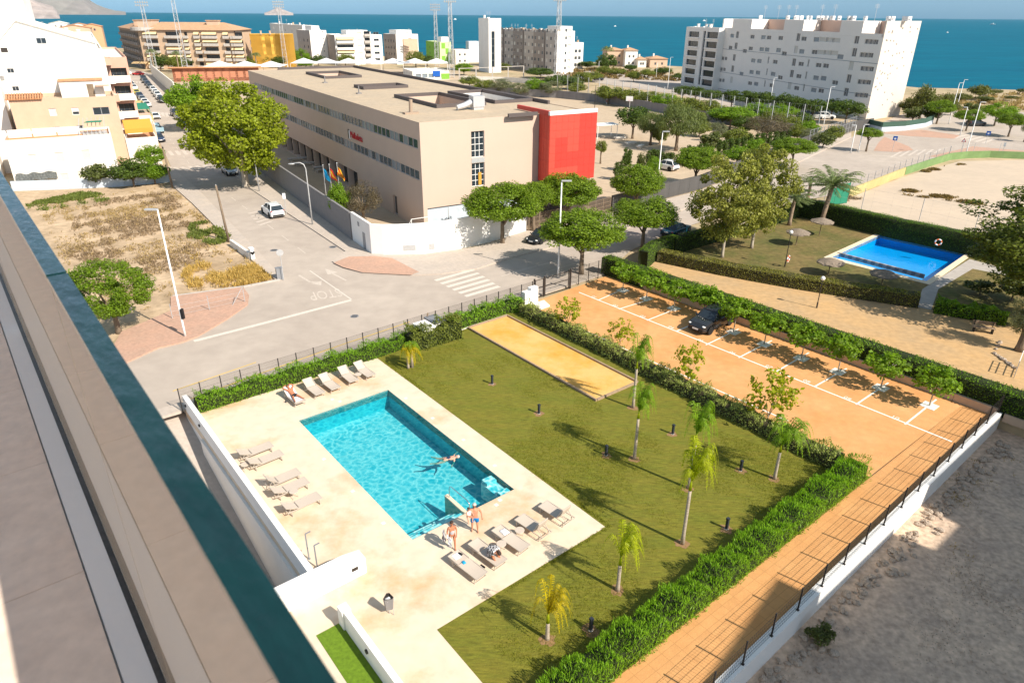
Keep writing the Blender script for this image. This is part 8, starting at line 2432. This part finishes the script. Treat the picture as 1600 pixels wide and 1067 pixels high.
BASE = dict(pelvis=(0, 0, .95), waist=(0, .01, 1.08), chest=(0, .02, 1.27), neck=(0, 0, 1.46), jaw=(0, .02, 1.54), head=(0, .03, 1.64), crown=(0, .02, 1.71),
            sl=(-.18, 0, 1.42), el=(-.25, -.02, 1.14), wl=(-.27, .06, .89), hl=(-.27, .09, .81), sr=(.18, 0, 1.42), er=(.25, -.02, 1.14), wr=(.27, .06, .89), hr=(.27, .09, .81),
            pl=(-.1, 0, .9), kl=(-.11, .03, .5), al=(-.11, -.02, .09), tl=(-.12, .13, .035), pr=(.1, 0, .9), kr=(.11, .03, .5), ar=(.11, -.02, .09), tr=(.12, .13, .035))
RAD = dict(pelvis=(.15, .11), waist=(.135, .1), chest=(.16, .115), neck=.06, jaw=.062, head=(.082, .098), crown=.066, sl=.062, el=.043, wl=.029, hl=.036, sr=.062, er=.043, wr=.029, hr=.036,
           pl=.095, kl=.058, al=.038, tl=.034, pr=.095, kr=.058, ar=.038, tr=.034)
EDG = [('pelvis', 'waist'), ('waist', 'chest'), ('chest', 'neck'), ('neck', 'jaw'), ('jaw', 'head'), ('head', 'crown'), ('chest', 'sl'), ('sl', 'el'), ('el', 'wl'), ('wl', 'hl'), ('chest', 'sr'), ('sr', 'er'), ('er', 'wr'), ('wr', 'hr'),
       ('pelvis', 'pl'), ('pl', 'kl'), ('kl', 'al'), ('al', 'tl'), ('pelvis', 'pr'), ('pr', 'kr'), ('kr', 'ar'), ('ar', 'tr')]
def person(label, loc, rz, pose, skin='skin', hair='hair_dark', hairlen=0, scale=1.0, fat=1.0, group=None):
    P = dict(BASE); P.update(pose); _fd = P.pop('_f', (0, 1, 0))
    t = thing('person', label, 'person', loc, rz, group); t.scale = (scale,) * 3
    ks = list(P); ix = {k: i for i, k in enumerate(ks)}
    rad = []
    for k in ks:
        r_ = RAD[k]; f = fat if k in ('pelvis', 'waist', 'chest') else 1
        rad.append(tuple(q * f for q in r_) if isinstance(r_, tuple) else r_)
    ex = MB()
    V = {k: Vector(v) for k, v in P.items()}
    for s_ in 'lr':                                            # five fingers on each hand
        d = (V['h' + s_] - V['w' + s_]).normalized(); sd = d.cross(Vector((0, 0, 1)))
        sd = sd.normalized() if sd.length > .1 else Vector((0, 1, 0))
        nn = d.cross(sd).normalized()
        for k, (off, ln) in enumerate(((-.027, .062), (-.009, .075), (.009, .07), (.027, .052))):
            a = V['h' + s_] + sd * off + d * .015
            ex.tube([tuple(a), tuple(a + d * ln * .55 + nn * .008), tuple(a + d * ln + nn * .026)], [.0095, .0085, .006], 6)
        a = V['h' + s_] + sd * -.03 - d * .02
        ex.tube([tuple(a), tuple(a + d * .03 - sd * .025), tuple(a + d * .055 - sd * .028 + nn * .015)], [.012, .010, .007], 6)
    up = (V['crown'] - V['jaw']).normalized()
    fw = Vector(_fd); hd = V['head']
    fw = (fw - up * fw.dot(up)).normalized(); rt = fw.cross(up)
    # ears and nose belong to the body surface
    ex.ball(tuple(hd + fw * .098 - up * .02), (.016, .02, .026), 8, 6)
    for s_ in (-1, 1): ex.ball(tuple(hd + rt * s_ * .086 - up * .01), (.014, .022, .034), 8, 6)
    skin_body([tuple(P[k]) for k in ks], [(ix[a], ix[b]) for a, b in EDG], [rad[i] for i, k in enumerate(ks)], ix['pelvis'], skin, 'body', t, extra=ex)
    fc = MB()
    for s_ in (-1, 1): fc.ball(tuple(hd + fw * .088 + rt * s_ * .032 + up * .005), .013, 8, 6)
    fc.build('eyes', 'black_plastic', t)
    MB().ball(tuple(hd + fw * .09 - up * .055), (.025, .012, .008), 8, 6).build('mouth', 'pinkish', t)
    if hair:
        hm = MB(); hm.ball(tuple(hd + up * .03 - fw * .018), (.1, .112, .098), 14, 9)
        cut = MB();
        vv = [v for v in hm.v]
        hm.v = [tuple(Vector(v) + (fw * -.035 if (Vector(v) - hd).dot(up) < .02 and (Vector(v) - hd).dot(fw) > .0 else Vector((0, 0, 0)))) for v in vv]
        if hairlen: hm.tube([tuple(hd - fw * .07), tuple(hd - fw * .1 - up * hairlen * .6), tuple(hd - fw * .09 - up * hairlen)], [.075, .06, .025], 10)
        hm.build('hair', hair, t, True)
    return t, V
def garment(t, name, m, pts, edges, rad, root=0):
    return skin_body(pts, edges, rad, root, m, name, t)
# man standing by the pool, holding a child on his arm
man_p = G(742, 830.5)
pose = dict(sr=(.19, .01, 1.42), er=(.30, -.02, 1.17), wr=(.24, .20, 1.12), hr=(.17, .26, 1.13), sl=(-.2, 0, 1.42), el=(-.33, -.02, 1.15), wl=(-.36, .03, .90), hl=(-.36, .05, .82), kl=(-.13, .05, .5), al=(-.14, .0, .09), tl=(-.16, .16, .035), kr=(.12, .0, .5), ar=(.12, -.12, .09), tr=(.14, .03, .035))
man, V = person('man in blue shorts and sunglasses standing by the pool, carrying a child', man_p, R(190), pose, 'skin', 'hair_grey', 0, 1.0, 1.12)
garment(man, 'shorts', 'shorts_blue', [(0, 0, 1.0), (0, 0, .92), (-.1, .0, .86), (-.125, .03, .62), (.1, 0, .86), (.12, .01, .62)], [(0, 1), (1, 2), (2, 3), (1, 4), (4, 5)], [(.175, .13), (.175, .13), .125, .105, .125, .105])
MB().bar((-.07, .13, 1.65), (.07, .13, 1.65), .012, .035).bar((-.085, .04, 1.65), (-.075, .13, 1.65), .01).bar((.085, .04, 1.65), (.075, .13, 1.65), .01).build('sunglasses', 'black_plastic', man)
ch_loc = man_p + Matrix.Rotation(R(190), 3, 'Z') @ Vector((.30, .13, 1.13))
cp = dict(pelvis=(0, 0, 0), waist=(0, .0, .12), chest=(0, .02, .28), neck=(0, .02, .43), jaw=(0, .03, .49), head=(0, .03, .60), crown=(0, .02, .68), sl=(-.14, .02, .39), el=(-.24, .08, .24), wl=(-.22, .20, .2), hl=(-.2, .26, .2), sr=(.14, .02, .39), er=(.2, .1, .22), wr=(.12, .2, .2), hr=(.08, .25, .22),
          pl=(-.1, .02, -.04), kl=(-.18, .22, -.08), al=(-.17, .2, -.36), tl=(-.17, .3, -.42), pr=(.1, .02, -.04), kr=(.16, .22, -.08), ar=(.16, .2, -.36), tr=(.16, .3, -.42))
kid, _ = person('small child in a pale top carried on the man\'s arm', ch_loc, R(215), cp, 'skin_pale', 'hair_dark', 0, .72, .9)
garment(kid, 'top', 'towel_white', [(0, 0, .02), (0, .01, .2), (0, .02, .36), (-.14, .02, .39), (.14, .02, .39)], [(0, 1), (1, 2), (2, 3), (2, 4)], [(.16, .125), (.165, .13), (.15, .11), .075, .075])
# woman walking past the pool steps with a towel
wp_ = dict(sl=(-.165, 0, 1.42), el=(-.24, .02, 1.15), wl=(-.17, .2, 1.0), hl=(-.12, .27, .98), sr=(.165, 0, 1.42), er=(.23, -.03, 1.14), wr=(.26, .06, .92), hr=(.26, .09, .84), kl=(-.1, .12, .5), al=(-.1, .12, .09), tl=(-.1, .27, .035), kr=(.1, -.04, .5), ar=(.1, -.24, .14), tr=(.1, -.14, .04))
wom, _ = person('dark-haired woman walking along the pool edge with towels', G(707, 857), R(205), wp_, 'skin_tan', 'hair_dark', .16, .95, .92)
garment(wom, 'swimsuit', 'cloth_grey', [(0, 0, .92), (0, .01, 1.08), (0, .025, 1.27)], [(0, 1), (1, 2)], [(.165, .125), (.14, .108), (.166, .124)])
tw_ = MB(); n = 8; vs = []
for i in range(n + 1):
    for j in range(n + 1):
        u, v = i / n, j / n
        vs.append((.12 + .16 * u * (1 - .3 * v) + .03 * math.sin(j * 1.7), .02 + .10 * math.sin(u * 6 + v * 2) + .12, .98 - .66 * v + .04 * math.sin(u * 9)))
tw_.add(vs, [(i * (n + 1) + j, (i + 1) * (n + 1) + j, (i + 1) * (n + 1) + j + 1, i * (n + 1) + j + 1) for i in range(n) for j in range(n)])
tw_.add([(a, b + .02, c) for a, b, c in vs], [(i * (n + 1) + j, i * (n + 1) + j + 1, (i + 1) * (n + 1) + j + 1, (i + 1) * (n + 1) + j) for i in range(n) for j in range(n)])
o = tw_.build('towel', 'towel_white', None, True, G(707, 857), R(205)); tag(o, 'white towel hanging from the walking woman\'s hand', 'towel')
tw2 = tw_.build('towel', 'cloth_grey', None, True, G(707, 857) + Vector((-.12, -.02, .12)), R(150)); tag(tw2, 'grey patterned towel bundled on the walking woman\'s arm', 'towel')
# sunbather on the first lounger, laid along its cloth
lo = L1[0]
lp = dict(pelvis=(.0, .98, .47), waist=(0, 1.13, .48), chest=(0, 1.34, .58), neck=(0, 1.54, .70), jaw=(0, 1.61, .75), head=(0, 1.70, .80), crown=(0, 1.77, .84), sl=(-.19, 1.50, .67), el=(-.36, 1.72, .78), wl=(-.16, 1.84, .84), hl=(-.08, 1.83, .82), sr=(.19, 1.50, .67), er=(.36, 1.72, .78), wr=(.16, 1.84, .84), hr=(.08, 1.83, .82),
          pl=(-.1, .93, .46), kl=(-.22, .53, .47), al=(-.3, .12, .44), tl=(-.33, .06, .54), pr=(.1, .93, .46), kr=(.2, .53, .47), ar=(.27, .12, .44), tr=(.30, .06, .54), _f=(0, -.4, 1))
sb, _ = person('tanned sunbather in dark trunks lying back on a lounger with hands behind the head', lo.location.copy(), lo.rotation_euler.z - R(90), lp, 'skin_tan', 'hair_dark', 0, 1.0, 1.1)
garment(sb, 'trunks', 'shorts_dark', [(0, 1.02, .475), (0, .95, .47), (-.12, .86, .465), (-.16, .74, .47), (.12, .86, .465), (.16, .74, .47)], [(0, 1), (1, 2), (2, 3), (1, 4), (4, 5)], [(.165, .125), (.165, .125), .11, .1, .11, .1])
tm_ = MB().b2(.15, 1.2, -.31, .31, .372, .385); tm_.add([(1.2, -.31, .372), (1.2, .31, .372), (1.84, .31, .742), (1.84, -.31, .742), (1.2, -.31, .39), (1.2, .31, .39), (1.83, .31, .757), (1.83, -.31, .757)], [(0, 1, 2, 3), (7, 6, 5, 4), (0, 4, 5, 1), (1, 5, 6, 2), (2, 6, 7, 3), (3, 7, 4, 0)])
tag(tm_.build('towel', 'towel_white', None, False, lo.location.copy(), lo.rotation_euler.z), 'white towel spread under the sunbather', 'towel')
# woman in a patterned dress sitting bent forward on a lounger
M['pattern_dress'] = mat('pattern_dress', (.02, .02, .025), .9, col2=(.62, .60, .60), scale=15, detail=2, w=(.47, .53))
sp = dict(pelvis=(0, 0, .46), waist=(0, .10, .62), chest=(0, .30, .74), neck=(0, .47, .78), jaw=(0, .54, .76), head=(0, .62, .74), crown=(0, .69, .72), sl=(-.17, .43, .72), el=(-.2, .42, .5), wl=(-.15, .52, .36), hl=(-.13, .57, .30), sr=(.17, .43, .72), er=(.2, .42, .5), wr=(.15, .52, .36), hr=(.13, .57, .30),
          pl=(-.1, .05, .46), kl=(-.14, .46, .47), al=(-.12, .44, .09), tl=(-.12, .58, .035), pr=(.1, .05, .46), kr=(.14, .46, .47), ar=(.12, .44, .09), tr=(.12, .58, .035), _f=(0, .3, -1))
sloc_ = G(*zoomC(672, 752), .40); sloc_.z = 0
sit, _ = person('person in a black and white patterned dress sitting bent forward on a lounger', sloc_, R(225), sp, 'skin_tan', 'hair_dark', .1, 1.0, 1.1)
garment(sit, 'dress', 'pattern_dress', [(0, -.04, .48), (0, .10, .66), (0, .30, .78), (-.17, .42, .75), (.17, .42, .75), (-.13, .34, .5), (.13, .34, .5), (0, .44, .80), (-.2, .43, .58), (.2, .43, .58)], [(0, 1), (1, 2), (2, 3), (2, 4), (0, 5), (0, 6), (2, 7), (3, 8), (4, 9)], [(.24, .2), (.25, .2), (.24, .18), .10, .10, .14, .14, .09, .075, .075])
# swimmer in the pool
sw_p = dict(pelvis=(0, 0, 0), waist=(0, .14, .02), chest=(0, .33, .03), neck=(0, .50, .06), jaw=(0, .56, .08), head=(0, .65, .12), crown=(0, .72, .14), sl=(-.18, .47, .03), el=(-.42, .52, -.02), wl=(-.6, .66, -.02), hl=(-.66, .72, -.02), sr=(.18, .47, .03), er=(.4, .40, -.02), wr=(.6, .28, -.04), hr=(.67, .25, -.04),
            pl=(-.1, -.05, -.02), kl=(-.24, -.42, -.08), al=(-.4, -.72, -.06), tl=(-.46, -.85, -.06), pr=(.1, -.05, -.02), kr=(.22, -.44, -.08), ar=(.2, -.82, -.06), tr=(.22, -.96, -.06), _f=(0, .6, .5))
swm, _ = person('swimmer in a dark suit doing breaststroke near the far side of the pool', G(697, 717, -.12) + Vector((0, 0, -.02)), R(-80), sw_p, 'skin_pale', 'hair_grey', 0, 1.0, 1.0)
garment(swm, 'swimsuit', 'car_navy', [(0, -.03, 0), (0, .14, .02), (0, .34, .03)], [(0, 1), (1, 2)], [(.165, .125), (.15, .112), (.172, .125)])
# ---------------------------------------------------------------- own balcony
BZ = R(140.65)
bA = Vector((math.sin(BZ), math.cos(BZ), 0)); bB = Vector((math.sin(BZ - R(90)), math.cos(BZ - R(90)), 0))
rotb = math.atan2(bA.y, bA.x)
FZ = EYE.z - 1.60          # balcony floor
def bbox(name, a0, a1, o0, o1, z0, z1, m, parent, bev=0):
    """box along the railing: a along it, o outwards"""
    sg = 1 if bB.dot(Vector((-math.sin(rotb), math.cos(rotb), 0))) > 0 else -1
    mb = MB().b2(a0, a1, sg * o0, sg * o1, z0, z1)
    return mb.build(name, m, parent)
BR = Vector((0, 0, 0))
def M_glass():
    m = bpy.data.materials.new('railing_glass'); m.use_nodes = True
    nt = m.node_tree; b = _bsdf(m)
    b.inputs['Base Color'].default_value = (.80, .72, .64, 1); b.inputs['Roughness'].default_value = .5
    tl_ = nt.nodes.new('ShaderNodeBsdfTranslucent'); tl_.inputs[0].default_value = (.95, .88, .8, 1); m0 = nt.nodes.new('ShaderNodeMixShader'); m0.inputs[0].default_value = .6
    nt.links.new(b.outputs[0], m0.inputs[1]); nt.links.new(tl_.outputs[0], m0.inputs[2])
    gl = nt.nodes.new('ShaderNodeBsdfGlossy'); gl.inputs['Color'].default_value = (.97, .93, .88, 1); gl.inputs['Roughness'].default_value = .015
    mx = nt.nodes.new('ShaderNodeMixShader'); mx.inputs[0].default_value = .64; tp_ = nt.nodes.new('ShaderNodeBsdfTransparent'); tp_.inputs[0].default_value = (.9, .86, .8, 1); m1 = nt.nodes.new('ShaderNodeMixShader'); m1.inputs[0].default_value = .3
    nt.links.new(m0.outputs[0], m1.inputs[1]); nt.links.new(tp_.outputs[0], m1.inputs[2]); nt.links.new(m1.outputs[0], mx.inputs[1]); nt.links.new(gl.outputs[0], mx.inputs[2]); nt.links.new(mx.outputs[0], nt.nodes['Material Output'].inputs[0])
    return m
M['railing_glass'] = M_glass()
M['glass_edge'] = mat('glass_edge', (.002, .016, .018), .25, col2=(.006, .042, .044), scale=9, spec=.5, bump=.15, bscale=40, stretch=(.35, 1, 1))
_e = [n for n in M['glass_edge'].node_tree.nodes if n.type == 'VALTORGB'][0].color_ramp.elements.new(.76); _e.color = (.0, .17, .10, 1)  # bright green stop paints sun glints into the edge colour
bal = thing('glass_railing', 'glass balcony railing with a dark teal top edge in the foreground', 'railing', (0, 0, 0), rotb)
sg = 1 if bB.dot(Vector((-math.sin(rotb), math.cos(rotb), 0))) > 0 else -1
gi, go = .083, .112
zt_ = EYE.z - .42
joint = [None]
# panel joint seen at photograph pixel (97, 432) on the top edge
r_ = _f * FPX + RX * (97 - 800) + UY * (533.5 - 432)
tj = (zt_ - EYE.z) / r_.z
aj = (r_ * tj).dot(bA)
for (a0, a1) in ((aj - 9.2, aj - 3.06), (aj - 3.0, aj - .006), (aj + .006, aj + 3.0), (aj + 3.012, aj + 6)):
    gpn = MB().b2(a0, a1, sg * gi, sg * go, FZ + .02, zt_ - .003).build('glass_panel', 'railing_glass', bal)
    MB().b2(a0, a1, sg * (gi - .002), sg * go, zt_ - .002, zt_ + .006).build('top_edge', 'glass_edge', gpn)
ch = MB().b2(aj - 9.2, aj + 6, sg * (gi - .018), sg * (gi - .001), FZ - .02, FZ + .012)
ch.build('channel', 'channel_metal', bal)
cu = MB().b2(aj - 9.2, aj + 6, sg * -.004, sg * .0645, FZ, FZ + .012).b2(aj - 9.2, aj + 6, sg * (go + .004), sg * (go + .10), FZ - .4, FZ + .01)
cu.build('coping', 'white_wall', bal)
own = thing('apartment_building', 'the viewer\'s own building whose tiled balcony floor fills the lower left corner', 'building', (0, 0, 0), rotb)
tl = .75
k0 = int((aj - 9) / tl)
fl = MB().b2(aj - 9.2, aj + 6, sg * -4.2, sg * -.006, FZ - .35, FZ - .022); fl.build('slab', 'white_wall', own)
# floor tiles, one by one
tile = MB().b2(.0012, tl - .0012, 0, .3745, 0, .02).mesh('tile', 'tile_floor')
for i in range(20):
    for j in range(11):
        a = aj - 9 + i * tl
        o0 = -.008 - (j + 1) * .376
        y = min(sg * o0, sg * (o0 + .372))
        put('tile', tile, own, (a, y, FZ - .0215))
MB().b2(aj - 9.2, aj + 6, sg * -4.5, sg * -4.21, -4.9, FZ + 3).build('wall', 'beige_render', own)  # unseen rear wall, beige to bounce warm light onto the floor
MB().b2(aj - 9.2, aj + 6, sg * -1.9, sg * (go + .1), FZ - 5.2, FZ - .41).build('wall', 'white_render', own) if False else None
MB().b2(aj - 9.2, aj + 6, sg * -1.9, sg * -.6, -4.9, FZ - .36).build('wall', 'white_render', own)
MB().b2(aj - 9.2, aj + 6, sg * -.1, sg * (go + .1), FZ - .36, FZ - .021).build('slab_edge', 'white_wall', own)
# two slim posts of the sun awning behind the viewer
for a in (.9, 2.6):
    pass

# ---------------------------------------------------------------- air
hz = bpy.data.materials.new('haze'); hz.use_nodes = True
nt = hz.node_tree; nt.nodes.remove(nt.nodes['Principled BSDF'])
pvn = nt.nodes.new('ShaderNodeVolumePrincipled'); pvn.inputs['Color'].default_value = (.55, .80, 1.0, 1); pvn.inputs['Density'].default_value = 1.5e-5; pvn.inputs['Anisotropy'].default_value = .0
nt.links.new(pvn.outputs[0], nt.nodes['Material Output'].inputs['Volume'])
M['haze'] = hz
tag(MB().b2(-15500, 15500, -1000, 15500, -14, 900).build('haze', 'haze'), None, None, None, 'stuff')
